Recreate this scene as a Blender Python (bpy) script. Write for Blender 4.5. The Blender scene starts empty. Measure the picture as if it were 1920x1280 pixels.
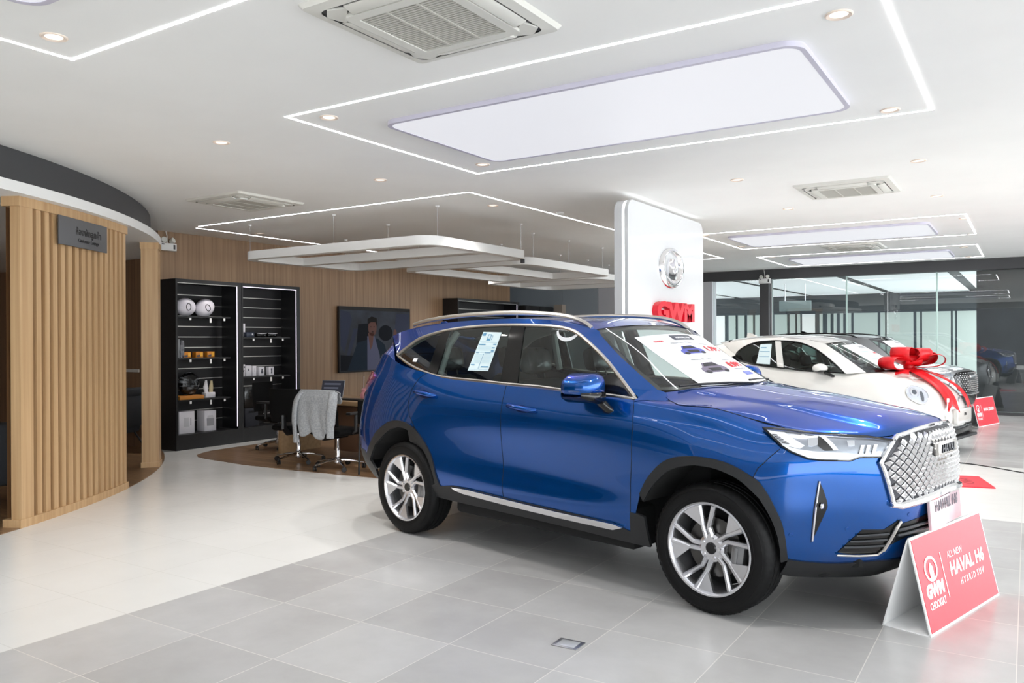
import bpy, bmesh, math, random
import numpy as np
from mathutils import Vector, Matrix
PI = math.pi
R = math.radians
C = bpy.context.scene.collection
sc = bpy.context.scene
random.seed(7)

# ---------------------------------------------------------------- camera, world, light, exposure
cam_d = bpy.data.cameras.new('camera'); cam = bpy.data.objects.new('camera', cam_d); C.objects.link(cam)
cam_d.sensor_width = 36.0; cam_d.sensor_fit = 'HORIZONTAL'; cam_d.lens = 1508.0 / 1920 * 36
cam_d.clip_start = 0.05; cam_d.clip_end = 200
cam.matrix_world = Matrix.Translation((0, 0, 1.535)) @ Matrix.Rotation(R(32.7), 4, 'Z') @ Matrix.Rotation(R(90 - 0.1), 4, 'X') @ Matrix.Rotation(R(-0.25), 4, 'Z')
sc.camera = cam
sc.view_settings.view_transform = 'Standard'
sc.view_settings.look = 'None'
sc.view_settings.gamma = 1.0
sc.view_settings.use_curve_mapping = False
sc.view_settings.exposure = 0.0
w = bpy.data.worlds.new('sky'); sc.world = w; w.use_nodes = True
bg = w.node_tree.nodes['Background']
bg.inputs['Color'].default_value = (0.93, 0.97, 1.0, 1)
bg.inputs['Strength'].default_value = 6.0
sc.cycles.max_bounces = 8; sc.cycles.diffuse_bounces = 5; sc.cycles.glossy_bounces = 4
sc.cycles.transmission_bounces = 6; sc.cycles.transparent_max_bounces = 12
sc.cycles.sample_clamp_indirect = 6.0
sc.cycles.caustics_reflective = False; sc.cycles.caustics_refractive = False

# ---------------------------------------------------------------- materials
def lin(c):
    c = c / 255.0
    return c / 12.92 if c <= 0.04045 else ((c + 0.055) / 1.055) ** 2.4
def rgb(r, g, b): return (lin(r), lin(g), lin(b), 1)
MATS = {}
def mat(name, col, rough=0.5, metal=0.0, coat=0.0, emit=None, es=0.0, spec=0.5, alpha=1.0, ior=1.5):
    if name in MATS: return MATS[name]
    m = bpy.data.materials.new(name); m.use_nodes = True
    p = m.node_tree.nodes['Principled BSDF']
    p.inputs['Base Color'].default_value = col
    p.inputs['Roughness'].default_value = rough
    p.inputs['Metallic'].default_value = metal
    p.inputs['Coat Weight'].default_value = coat
    p.inputs['Coat Roughness'].default_value = 0.01
    p.inputs['Specular IOR Level'].default_value = spec
    p.inputs['IOR'].default_value = ior
    if emit is not None:
        p.inputs['Emission Color'].default_value = emit; p.inputs['Emission Strength'].default_value = es
    MATS[name] = m
    return m
def nodes_of(m): return m.node_tree.nodes, m.node_tree.links, m.node_tree.nodes['Principled BSDF']

def noise_mat(name, c1, c2, scale=(1, 1, 1), nscale=3.0, rough=0.5, detail=4.0, bump=0.0, coat=0.0, lo=0.35, hi=0.65, metal=0.0):
    m = mat(name, c1, rough, metal, coat); n, l, p = nodes_of(m)
    tc = n.new('ShaderNodeTexCoord'); mp = n.new('ShaderNodeMapping'); mp.inputs['Scale'].default_value = scale
    nz = n.new('ShaderNodeTexNoise'); nz.inputs['Scale'].default_value = nscale; nz.inputs['Detail'].default_value = detail
    cr = n.new('ShaderNodeValToRGB'); cr.color_ramp.elements[0].color = c1; cr.color_ramp.elements[1].color = c2
    cr.color_ramp.elements[0].position = lo; cr.color_ramp.elements[1].position = hi
    l.new(tc.outputs['Object'], mp.inputs['Vector']); l.new(mp.outputs['Vector'], nz.inputs['Vector'])
    l.new(nz.outputs['Fac'], cr.inputs['Fac']); l.new(cr.outputs['Color'], p.inputs['Base Color'])
    if bump:
        b = n.new('ShaderNodeBump'); b.inputs['Strength'].default_value = bump; b.inputs['Distance'].default_value = 0.01
        l.new(nz.outputs['Fac'], b.inputs['Height']); l.new(b.outputs['Normal'], p.inputs['Normal'])
    return m

def wood_mat(name, c1, c2, axis='z', board=0.0, rough=0.45):
    """streaky veneer: noise stretched along an axis; optional board seams across the other two"""
    sx = {'z': (14, 14, 0.35), 'x': (0.35, 14, 14), 'y': (14, 0.35, 14)}[axis]
    m = noise_mat(name, c1, c2, sx, 1.6, rough, 6.0, 0.0, 0.0, 0.3, 0.7)
    if board:
        n, l, p = nodes_of(m)
        cr = [k for k in n if k.type == 'VALTORGB'][0]
        br = n.new('ShaderNodeTexBrick'); br.inputs['Scale'].default_value = 1.0
        br.inputs['Color1'].default_value = (1, 1, 1, 1); br.inputs['Color2'].default_value = (0.72, 0.72, 0.72, 1); br.inputs['Mortar'].default_value = (0.35, 0.35, 0.35, 1)
        br.inputs['Brick Width'].default_value = 1.2; br.inputs['Row Height'].default_value = board; br.inputs['Mortar Size'].default_value = 0.003
        tc = [k for k in n if k.type == 'TEX_COORD'][0]
        mx = n.new('ShaderNodeMixRGB'); mx.blend_type = 'MULTIPLY'; mx.inputs['Fac'].default_value = 1
        if axis == 'y':
            rot = n.new('ShaderNodeMapping'); rot.inputs['Rotation'].default_value = (0, 0, PI / 2)
            l.new(tc.outputs['Object'], rot.inputs['Vector']); l.new(rot.outputs['Vector'], br.inputs['Vector'])
        else:
            l.new(tc.outputs['Object'], br.inputs['Vector'])
        l.new(cr.outputs['Color'], mx.inputs['Color1']); l.new(br.outputs['Color'], mx.inputs['Color2'])
        l.new(mx.outputs['Color'], p.inputs['Base Color'])
    return m

def glass_mat(name, tint, gloss=0.06, rough=0.0):
    """thin pane: tinted see-through plus a fresnel mirror reflection"""
    m = bpy.data.materials.new(name); m.use_nodes = True; n = m.node_tree.nodes; l = m.node_tree.links
    n.clear()
    out = n.new('ShaderNodeOutputMaterial'); tr = n.new('ShaderNodeBsdfTransparent'); tr.inputs['Color'].default_value = tint
    gl = n.new('ShaderNodeBsdfGlossy'); gl.inputs['Roughness'].default_value = rough; gl.inputs['Color'].default_value = (1, 1, 1, 1)
    fr = n.new('ShaderNodeLayerWeight'); fr.inputs['Blend'].default_value = 0.25
    mr = n.new('ShaderNodeMapRange'); mr.inputs['To Min'].default_value = gloss; mr.inputs['To Max'].default_value = 0.9
    pw = n.new('ShaderNodeMath'); pw.operation = 'POWER'; pw.inputs[1].default_value = 2.0
    mx = n.new('ShaderNodeMixShader')
    l.new(fr.outputs['Facing'], pw.inputs[0]); l.new(pw.outputs[0], mr.inputs['Value']); l.new(mr.outputs[0], mx.inputs['Fac'])
    l.new(tr.outputs[0], mx.inputs[1]); l.new(gl.outputs[0], mx.inputs[2]); l.new(mx.outputs[0], out.inputs['Surface'])
    MATS[name] = m
    return m

# ---------------------------------------------------------------- mesh helpers
def linkobj(name, me, parent=None):
    o = bpy.data.objects.new(name, me); C.objects.link(o)
    if parent is not None: o.parent = parent
    return o
class MB:
    def __init__(s): s.v = []; s.f = []; s.fm = []; s.mi = 0; s.T = Matrix.Identity(4)
    def add(s, vs, fs):
        k = len(s.v)
        s.v += [tuple(s.T @ Vector(p)) for p in vs]
        s.f += [tuple(i + k for i in f) for f in fs]; s.fm += [s.mi] * len(fs)
        return s
    def box(s, x0, x1, y0, y1, z0, z1, b=0.0):
        if b <= 0:
            vs = [(x, y, z) for z in (z0, z1) for y in (y0, y1) for x in (x0, x1)]
            return s.add(vs, [(0, 2, 3, 1), (4, 5, 7, 6), (0, 1, 5, 4), (2, 6, 7, 3), (0, 4, 6, 2), (1, 3, 7, 5)])
        bm = bmesh.new(); bmesh.ops.create_cube(bm, size=1)
        bmesh.ops.scale(bm, vec=(x1 - x0, y1 - y0, z1 - z0), verts=bm.verts)
        bmesh.ops.translate(bm, vec=((x0 + x1) / 2, (y0 + y1) / 2, (z0 + z1) / 2), verts=bm.verts)
        bmesh.ops.bevel(bm, geom=bm.edges[:], offset=b, segments=2, profile=0.5, affect='EDGES')
        return s.frombm(bm)
    def frombm(s, bm):
        bm.verts.index_update()
        s.add([v.co[:] for v in bm.verts], [[v.index for v in f.verts] for f in bm.faces]); bm.free(); return s
    def prism(s, pts, z0, z1, axis='z'):
        """extrude a 2D outline between z0 and z1; axis says which world axis the extrusion runs along"""
        n = len(pts)
        def m(p, z):
            return {'z': (p[0], p[1], z), 'y': (p[0], z, p[1]), 'x': (z, p[0], p[1])}[axis]
        vs = [m(p, z0) for p in pts] + [m(p, z1) for p in pts]
        fs = [tuple(range(n - 1, -1, -1)), tuple(range(n, 2 * n))] + [(i, (i + 1) % n, n + (i + 1) % n, n + i) for i in range(n)]
        return s.add(vs, fs)
    def grid(s, P, closeu=False, closev=False):
        nu, nv = len(P), len(P[0]); vs = [tuple(p) for r in P for p in r]; fs = []
        for i in range(nu if closeu else nu - 1):
            for j in range(nv if closev else nv - 1):
                a, b = i, (i + 1) % nu; c, d = j, (j + 1) % nv
                fs.append((a * nv + c, b * nv + c, b * nv + d, a * nv + d))
        return s.add(vs, fs)
    def tube(s, path, r, n=8, closed=False, flat=1.0):
        path = [Vector(p) for p in path]; m = len(path); rr = r if isinstance(r, (list, tuple)) else [r] * m
        P = []; up = None
        for i in range(m):
            a = path[(i - 1) % m] if (closed or i > 0) else path[i]; b = path[(i + 1) % m] if (closed or i < m - 1) else path[i]
            t = (b - a).normalized()
            if up is None:
                up = Vector((0, 0, 1)) if abs(t.z) < 0.9 else Vector((1, 0, 0))
            x = t.cross(up)
            if x.length < 1e-6: x = t.cross(Vector((1, 0.3, 0)))
            x.normalize(); y = x.cross(t).normalized(); up = y
            P.append([path[i] + x * (rr[i] * math.cos(2 * PI * k / n)) + y * (rr[i] * flat * math.sin(2 * PI * k / n)) for k in range(n)])
        s.grid(P, closed, True)
        if not closed:
            k = len(s.v) - m * n
            s.f += [tuple(k + q for q in range(n - 1, -1, -1)), tuple(k + (m - 1) * n + q for q in range(n))]; s.fm += [s.mi] * 2
        return s
    def lathe(s, prof, n=32, axis='z', closed=False):
        """revolve (r, h) pairs about an axis"""
        P = []
        for i in range(n):
            a = 2 * PI * i / n; c, d = math.cos(a), math.sin(a)
            P.append([{'z': (r * c, r * d, h), 'y': (r * c, h, r * d), 'x': (h, r * c, r * d)}[axis] for r, h in prof])
        return s.grid(P, True, closed)
    def build(s, name, m=None, parent=None, smooth=True, ang=35, loc=None, bevel=0.0, recalc=True):
        me = bpy.data.meshes.new(name); me.from_pydata(s.v, [], s.f)
        ms = m if isinstance(m, (list, tuple)) else [m]
        for q in ms: me.materials.append(q)
        if len(ms) > 1: me.polygons.foreach_set('material_index', s.fm)
        bm = bmesh.new(); bm.from_mesh(me)
        bmesh.ops.remove_doubles(bm, verts=bm.verts, dist=1e-6)
        if recalc: bmesh.ops.recalc_face_normals(bm, faces=bm.faces)
        bm.to_mesh(me); bm.free()
        if smooth:
            me.shade_smooth(); me.set_sharp_from_angle(angle=R(ang))
        o = linkobj(name, me, parent)
        if loc is not None: o.location = loc
        if bevel:
            b = o.modifiers.new('bevel', 'BEVEL'); b.width = bevel; b.segments = 2; b.limit_method = 'ANGLE'
        return o
def rrect(x0, x1, y0, y1, r, n=6):
    out = []
    for cx, cy, a in ((x1 - r, y1 - r, 0), (x0 + r, y1 - r, 90), (x0 + r, y0 + r, 180), (x1 - r, y0 + r, 270)):
        for k in range(n + 1):
            t = R(a + 90 * k / n); out.append((cx + r * math.cos(t), cy + r * math.sin(t)))
    return out
def ring(s, outer, inner, z0, z1, axis='z'):
    """frame between two outlines of equal count, extruded"""
    n = len(outer)
    def m(p, z): return {'z': (p[0], p[1], z), 'y': (p[0], z, p[1]), 'x': (z, p[0], p[1])}[axis]
    vs = [m(p, z) for z in (z0, z1) for q in (outer, inner) for p in q]
    fs = []
    for i in range(n):
        j = (i + 1) % n
        fs += [(i, j, n + j, n + i), (2 * n + i, 3 * n + i, 3 * n + j, 2 * n + j), (i, 2 * n + i, 2 * n + j, j), (n + i, n + j, 3 * n + j, 3 * n + i)]
    return s.add(vs, fs)
def thing(name, label, cat, loc=(0, 0, 0), rotz=0.0, group=None):
    o = bpy.data.objects.new(name, None); C.objects.link(o); o.empty_display_size = 0.1
    o.location = loc; o.rotation_euler = (0, 0, rotz); o['label'] = label; o['category'] = cat
    if group: o['group'] = group
    return o
def tag(o, label, cat, group=None):
    o['label'] = label; o['category'] = cat
    if group: o['group'] = group
    return o
def struct(o, label=None):
    o['kind'] = 'structure'
    if label: o['label'] = label
    return o
def dup(root, loc, rotz, label, group=None):
    r = root.copy(); C.objects.link(r); r.location = loc; r.rotation_euler = (0, 0, rotz); r['label'] = label
    if group: r['group'] = group
    for ch in list(root.children):
        c = ch.copy(); C.objects.link(c); c.parent = r
        for g in list(ch.children):
            d = g.copy(); C.objects.link(d); d.parent = c
    return r
def text_bm(s, size, ext=0.002, align='CENTER', shear=0.0, bold=0.0, sx=1.0, space=1.0):
    """lettering as an MB in the x-z plane facing -y (reads from -y), base line at z=0"""
    cu = bpy.data.curves.new('t', 'FONT'); cu.body = s; cu.size = size; cu.extrude = ext; cu.align_x = align; cu.shear = shear; cu.offset = bold; cu.space_character = space
    cu.resolution_u = 3
    o = bpy.data.objects.new('t', cu); C.objects.link(o)
    dg = bpy.context.evaluated_depsgraph_get(); me = bpy.data.meshes.new_from_object(o.evaluated_get(dg))
    out = ([(v.co.x * sx, -v.co.z, v.co.y) for v in me.vertices], [tuple(p.vertices) for p in me.polygons])
    bpy.data.objects.remove(o); bpy.data.curves.remove(cu); bpy.data.meshes.remove(me)
    return out
# ---------------------------------------------------------------- the setting
CH = 3.12                                   # ceiling height
M_white = mat('white_paint', rgb(232, 232, 230), 0.6)
M_ceil = noise_mat('ceiling_paint', rgb(246, 246, 244), rgb(249, 249, 247), (1, 1, 1), 1.5, 0.75)
M_dark = mat('charcoal_paint', rgb(64, 64, 66), 0.55)
M_black = mat('black_laminate', rgb(22, 22, 24), 0.45)
M_grey = mat('grey_laminate', rgb(160, 168, 176), 0.5)
M_greyl = mat('pale_grey_wall', rgb(198, 198, 203), 0.5)
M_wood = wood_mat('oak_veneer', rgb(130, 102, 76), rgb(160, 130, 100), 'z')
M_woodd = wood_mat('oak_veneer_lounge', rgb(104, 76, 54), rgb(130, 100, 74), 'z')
M_slat = wood_mat('oak_slats', rgb(178, 142, 100), rgb(204, 170, 128), 'z')
M_plank = wood_mat('plank_floor', rgb(126, 96, 68), rgb(160, 128, 96), 'x', 0.13, 0.35)
M_led = mat('led_diffuser', (1, 1, 1, 1), 0.4, emit=(0.97, 0.97, 1, 1), es=17.0)
M_panel = mat('light_panel', (0.2, 0.2, 0.2, 1), 0.5, emit=(0.93, 0.94, 1.0, 1), es=0.72)
M_rim = mat('panel_rim', rgb(205, 202, 218), 0.4)
M_glow = mat('lamp_glow', (1, 1, 1, 1), 0.4, emit=(1, 0.88, 0.74, 1), es=0.9)
M_acw = mat('ivory_plastic', rgb(222, 221, 214), 0.45)
M_acd = mat('dark_slot', rgb(60, 60, 62), 0.6)  # dark grey plate behind the outlet slots
M_acg = mat('intake_grille', rgb(196, 194, 186), 0.6)
M_metal = mat('chrome', rgb(225, 225, 228), 0.12, 1.0)
M_steel = mat('brushed_steel', rgb(190, 190, 192), 0.35, 1.0)
M_glass = glass_mat('clear_glass', (0.95, 0.97, 0.965, 1), 0.05)
M_edge = mat('glass_edge', rgb(190, 215, 208), 0.2)

# floor: white and grey polished tiles on one slab
def floor_mat():
    m = mat('floor_tiles', rgb(225, 225, 223), 0.22); n, l, p = nodes_of(m)
    geo = n.new('ShaderNodeNewGeometry'); sep = n.new('ShaderNodeSeparateXYZ'); l.new(geo.outputs['Position'], sep.inputs[0])
    def math_(op, a, b=None):
        q = n.new('ShaderNodeMath'); q.operation = op
        for i, x in enumerate((a, b)):
            if x is None: continue
            if isinstance(x, (int, float)): q.inputs[i].default_value = x
            else: l.new(x, q.inputs[i])
        return q.outputs[0]
    X, Y = sep.outputs[0], sep.outputs[1]
    zx = math_('GREATER_THAN', X, -4.285)
    za = math_('LESS_THAN', Y, 7.9); zb = math_('GREATER_THAN', Y, 11.2)
    zone = math_('MULTIPLY', zx, math_('MAXIMUM', za, zb))
    def line(co, off, wid):
        t = math_('ADD', co, off); t = math_('DIVIDE', t, 0.605); f = math_('FRACT', t)
        f = math_('SUBTRACT', f, 0.5); f = math_('ABSOLUTE', f); return math_('GREATER_THAN', f, 0.5 - wid)
    g = math_('MAXIMUM', line(X, 4.285 + 60.5, 0.004), line(Y, 60.5 - 3.85 + 6.05, 0.004))
    nz = n.new('ShaderNodeTexNoise'); nz.inputs['Scale'].default_value = 1.6; nz.inputs['Detail'].default_value = 5; nz.inputs['Roughness'].default_value = 0.6
    l.new(geo.outputs['Position'], nz.inputs['Vector'])
    # every tile its own slight shade
    wn = n.new('ShaderNodeTexWhiteNoise'); wn.noise_dimensions = '2D'; cmb = n.new('ShaderNodeCombineXYZ')
    for k, (co, off) in enumerate(((X, 4.285 + 60.5), (Y, 60.5 - 3.85 + 6.05))):
        l.new(math_('FLOOR', math_('DIVIDE', math_('ADD', co, off), 0.605)), cmb.inputs[k])
    l.new(cmb.outputs[0], wn.inputs['Vector'])
    fac = math_('ADD', math_('MULTIPLY', nz.outputs['Fac'], 0.75), math_('MULTIPLY', wn.outputs['Value'], 0.25))
    gr = n.new('ShaderNodeValToRGB'); gr.color_ramp.elements[0].position = 0.3; gr.color_ramp.elements[1].position = 0.75
    gr.color_ramp.elements[0].color = rgb(178, 177, 176); gr.color_ramp.elements[1].color = rgb(200, 200, 200); l.new(fac, gr.inputs[0])
    wr = n.new('ShaderNodeValToRGB'); wr.color_ramp.elements[0].color = rgb(226, 226, 223); wr.color_ramp.elements[1].color = rgb(234, 234, 232); l.new(fac, wr.inputs[0])
    def mix(fac, a, b):
        q = n.new('ShaderNodeMixRGB')
        (l.new(fac, q.inputs[0]) if not isinstance(fac, float) else setattr(q.inputs[0], 'default_value', fac))
        for i, x in ((1, a), (2, b)):
            if isinstance(x, tuple): q.inputs[i].default_value = x
            else: l.new(x, q.inputs[i])
        return q.outputs[0]
    cg = mix(g, gr.outputs[0], rgb(216, 214, 209)); cw = mix(math_('MULTIPLY', g, 0.4), wr.outputs[0], rgb(196, 196, 190))
    l.new(mix(zone, cw, cg), p.inputs['Base Color'])
    rr = n.new('ShaderNodeMapRange'); rr.inputs['To Min'].default_value = 0.16; rr.inputs['To Max'].default_value = 0.3
    l.new(nz.outputs['Fac'], rr.inputs['Value']); l.new(rr.outputs[0], p.inputs['Roughness'])
    return m
struct(MB().box(-15, 7.5, -4.5, 18.9, -0.2, 0).build('floor', floor_mat(), smooth=False), 'polished floor of white and grey square tiles')
CX, CY = -13.966, 0.097
def arc(r, a0, a1, n): return [(CX + r * math.cos(R(a0 + (a1 - a0) * i / n)), CY + r * math.sin(R(a0 + (a1 - a0) * i / n))) for i in range(n + 1)]
struct(MB().prism(arc(7.71, -5, 63.5, 48) + [(-15, 6.93), (-15, -0.6)], 0, 0.006).build('floor_lounge', M_plank, smooth=False), 'brown plank floor of the lounge with a curved edge')
dk = [(-9.45, 6.83), (-9.53, 6.95), (-9.64, 7.2), (-9.66, 7.45), (-9.66, 15.6), (-5.1, 15.6), (-5.1, 6.9), (-5.15, 6.8), (-5.3, 6.75), (-6.19, 6.73), (-7.28, 6.63), (-8.22, 6.6), (-9.1, 6.68), (-9.3, 6.74)]
struct(MB().prism(dk[::-1], 0, 0.006).build('floor_desk_area', M_plank, smooth=False), 'brown plank floor inset under the desks with rounded corners')
struct(MB().box(-15, 7.5, -4.5, 18.9, CH, CH + 0.25).build('ceiling', M_ceil, smooth=False), 'flat white ceiling')
struct(MB().box(-10.69, -10.44, 6.93, 16.18, 0, CH).build('wall_left', M_wood, smooth=False), 'oak veneered wall behind the display shelves')
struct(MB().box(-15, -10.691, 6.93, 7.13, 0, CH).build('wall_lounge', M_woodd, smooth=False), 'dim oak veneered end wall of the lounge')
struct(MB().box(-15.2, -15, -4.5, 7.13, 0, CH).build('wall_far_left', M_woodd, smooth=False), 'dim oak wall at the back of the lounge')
m_ = MB()
m_.box(-15, -10.35, 18.6, 18.9, 0, CH).box(-10.34, -9.31, 18.585, 18.9, 0, CH)
struct(m_.build('wall_back', M_grey, smooth=False), 'blue grey panelled back wall')
struct(MB().box(-9.3, -6.3, 18.6, 18.9, 0, CH).build('wall_back_pale', M_greyl, smooth=False), 'pale grey back wall beside the blue grey panels')
struct(MB().box(-13.2, -13, 7.13, 18.6, 0, CH).build('wall_recess', M_grey, smooth=False), 'grey wall of the recess behind the oak wall')
struct(MB().box(-10.5, -10.25, 18.4, 18.585, 0, 2.46).build('trim_1', mat('beige_board', rgb(176, 162, 148), 0.6), smooth=False), 'narrow beige upright board at the back wall')
# wall behind the photographer, with a wide glazed opening either side
struct(MB().box(-15, -8.0, -4.5, -4.2, 0, CH).box(-8.0, 7.5, -4.5, -4.2, 2.85, CH).box(-8.0, 7.5, -4.5, -4.2, 0, 0.15).build('wall_front', mat('front_wall_paint', rgb(150, 150, 150), 0.6), smooth=False), 'street front of the showroom')
struct(MB().box(6.0, 6.3, -4.5, 18.9, 2.9, CH).box(6.0, 6.2, -4.5, 18.9, 0, 0.1).build('wall_right', M_dark, smooth=False), 'frame of the open glazed side')
struct(MB().box(-22, 12, -16.5, -4.5, -0.3, -0.02).build('ground_bounce', noise_mat('bounce_pale', rgb(186, 184, 180), rgb(200, 198, 194), (1, 1, 1), 0.8, 0.8), smooth=False), 'added pale slab outside the street front, bouncing light indoors')  # unseen slab added to bounce skylight up to the ceiling
struct(MB().box(-22, 4, -17.5, -16.5, -0.3, 8.0).build('wall_sky_block', mat('sky_block_grey', rgb(74, 76, 80), 0.8), smooth=False), 'added dark block across the street, hiding the low sky')  # unseen block added so the car door reflects something dark
# curved bulkhead over the lounge
def curved(rin, rout, z0, z1, a0, a1, n=60, c=(CX, CY)):
    P = []
    for i in range(n + 1):
        a = R(a0 + (a1 - a0) * i / n); ca, sa = math.cos(a), math.sin(a)
        P.append([(c[0] + r * ca, c[1] + r * sa, z) for r, z in ((rin, z0), (rout, z0), (rout, z1), (rin, z1))])
    return MB().grid(P, False, True)
B2 = (-13.528, 0.146)
struct(curved(7.1, 7.272, 2.83, CH, -30, 69, c=B2).build('trim_2', M_dark), 'dark grey curved bulkhead above the lounge')
P = [[(-14.9, -4.4), (-14.9, 6.93)]]
a_out = [(B2[0] + 7.40 * math.cos(R(t)), B2[1] + 7.40 * math.sin(R(t))) for t in np.linspace(-35, 66.6, 70)]
struct(MB().prism(a_out + [(-14.95, 6.93), (-14.95, -4.2)], 2.74, 2.83).build('trim_3', M_white), 'white curved lip and soffit of the lounge bulkhead')
# back glazing: charcoal beam, post and tall panes
struct(MB().box(-8.9, 7.5, 18.58, 18.86, 2.90, CH).build('trim_4', M_dark, smooth=False), 'charcoal beam along the top of the back glazing')
struct(MB().box(-5.17, -4.97, 18.56, 18.86, 0, 2.90).build('trim_5', M_dark, smooth=False), 'charcoal post of the back glazing')
struct(MB().box(-4.965, -4.93, 18.68, 18.74, 0, 2.90).build('trim_6', M_steel, smooth=False), 'thin pale jamb beside the charcoal post')
struct(MB().box(-6.3, 7.5, 18.68, 18.78, 0, 0.05).build('trim_7', M_dark, smooth=False), 'low sill channel under the back glazing')
for k, (x0, x1) in enumerate(((-6.3, -5.17), (-4.925, -3.343), (-3.327, -1.594), (-1.578, 0.9), (0.91, 3.5), (3.51, 6.0))):
    g = MB().box(x0, x1, 18.72, 18.732, 0.05, 2.90).build('window_%d' % (k + 1), M_glass, smooth=False)
    struct(g, 'tall clear glass pane of the back glazing')
    for xe in (x0, x1):
        MB().box(xe - 0.008, xe + 0.008, 18.715, 18.737, 0.05, 2.90).build('edge', M_edge, g, smooth=False)

# neighbouring hall seen through the glazing
M_hall = mat('hall_ceiling_glow', rgb(226, 230, 232), 0.7, emit=(1, 1, 1, 1), es=0.22)  # weak emission put into the ceiling paint so the hall looks lit
M_slot = mat('hall_slot', rgb(44, 50, 54), 0.6)
M_mull = mat('hall_frame', rgb(64, 74, 80), 0.5)
M_leaf = mat('hall_panel', rgb(176, 186, 180), 0.4)
m_ = MB()
xs = [-13.0, -8.82, -8.60, -6.36, -6.14, -3.86, -3.62, -1.52, -1.28, -0.92]
for a, b in zip(xs[0::2], xs[1::2]): m_.box(a, b, 19.0, 28.6, 3.0, 3.012)
m_.box(-13, -0.92, 18.9, 19.9, 3.0, 3.012)
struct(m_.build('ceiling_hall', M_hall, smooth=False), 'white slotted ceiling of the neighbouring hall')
struct(MB().box(-13, -0.92, 18.9, 28.7, 3.03, 3.3).build('ceiling_hall_void', M_slot, smooth=False), 'dark void above the slots of the hall ceiling')
struct(MB().box(-13, 6, 18.9, 29.0, -0.2, 0).build('floor_hall', mat('hall_floor', rgb(170, 176, 176), 0.3), smooth=False), 'grey floor of the neighbouring hall')
struct(MB().box(-13, -0.9, 28.45, 29.0, 2.45, 3.1).build('wall_hall_fascia', M_slot, smooth=False), 'dark fascia over the hall windows')
m_ = MB(); m_.mi = 0
m_.box(-13, -0.9, 28.6, 29.0, 0, 2.45)
struct(m_.build('wall_hall', M_mull, smooth=False), 'dark framing of the far hall windows')
leaves = [(-9.94, -9.21), (-9.07, -8.82), (-8.73, -8.5), (-8.4, -8.2), (-8.12, -7.97), (-7.45, -7.02), (-6.93, -6.75), (-6.68, -6.58), (-6.52, -6.1), (-5.95, -5.85), (-5.7, -5.6), (-5.5, -5.4), (-5.3, -5.2), (-5.1, -4.95), (-4.87, -4.14), (-4.06, -3.92), (-3.87, -3.09), (-3.0, -2.9), (-2.84, -2.04), (-1.98, -1.92), (-1.86, -1.02)]
for k, (a, b) in enumerate(leaves):
    struct(MB().box(a, b, 28.55, 28.62, 0.02, 2.38).build('window_%d' % (k + 7), M_white if k in (0, 8) else M_leaf, smooth=False), 'pale tall window of the hall beyond the glazing')
struct(MB().box(-0.92, 7.5, 19.6, 19.9, 0, 3.3).build('wall_outside', noise_mat('slate_wall', rgb(36, 38, 41), rgb(50, 53, 57), (1, 1, 1), 1.2, 0.35), smooth=False), 'dark slate wall beyond the right end of the glazing')
struct(MB().box(-0.95, 7.5, 18.9, 19.6, 2.95, 3.2).build('ceiling_porch', M_dark, smooth=False), 'dark soffit outside the glazing')
for k, x in enumerate((-8, -4.8, -2.4)):
    d = bpy.data.lights.new('hall_fill', 'AREA'); d.shape = 'RECTANGLE'; d.size = 1.2; d.size_y = 7; d.energy = 30  # unseen area lights added to brighten the hall
    o = bpy.data.objects.new('hall_fill', d); C.objects.link(o); o.location = (x, 24, 2.98)

# slatted partition of the lounge
t = thing('slatted_partition', 'curved oak partition of upright slats carrying the lounge sign', 'partition', (CX + 7.7 * math.cos(R(32)), CY + 7.7 * math.sin(R(32)), 0))
def loc_(mb):
    mb.v = [(x - t.location.x, y - t.location.y, z) for x, y, z in mb.v]; return mb
loc_(curved(7.55, 7.60, 0.06, 2.70, 25.6, 38.7, 24)).build('backing', wood_mat('oak_recess', rgb(120, 86, 56), rgb(146, 108, 74), 'z'), t)
m_ = MB(); a0 = 26.45; pitch = (38.62 - a0) / 15
for i in range(15):
    P = curved(7.60, 7.70, 0.06, 2.70, a0 + i * pitch + pitch * 0.46, a0 + (i + 1) * pitch, 2)
    for q in (0, 8): P.f.append((q, q + 1, q + 2, q + 3)); P.fm.append(0)
    m_.add(P.v, P.f)
loc_(m_).build('slats', M_slat, t, smooth=False)
m_ = curved(7.62, 7.71, 0.0, 2.74, 25.3, 26.4, 4)
for q in (0, 16): m_.f.append((q, q + 1, q + 2, q + 3)); m_.fm.append(0)
loc_(m_).build('end_post', M_slat, t, smooth=False)
for nm, z0, z1 in (('top_rail', 2.66, 2.74), ('base_rail', 0.0, 0.07)):
    m_ = curved(7.55, 7.715, z0, z1, 25.2, 38.75, 24)
    for q in (0, 96): m_.f.append((q, q + 1, q + 2, q + 3)); m_.fm.append(0)
    loc_(m_).build(nm, M_slat, t, smooth=False)
t = thing('oak_pilaster', 'narrow oak pilaster at the far end of the lounge opening', 'pillar', (-9.12, 6.04, 0), R(50.6))
MB().box(-0.16, 0.03, -0.22, 0.05, 0.07, 2.66).build('shaft', M_slat, t, smooth=False)
MB().box(-0.17, 0.04, -0.23, 0.06, 0, 0.07).build('base_rail', M_slat, t, smooth=False)
MB().box(-0.17, 0.04, -0.23, 0.06, 2.66, 2.74).build('top_rail', M_slat, t, smooth=False)

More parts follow.
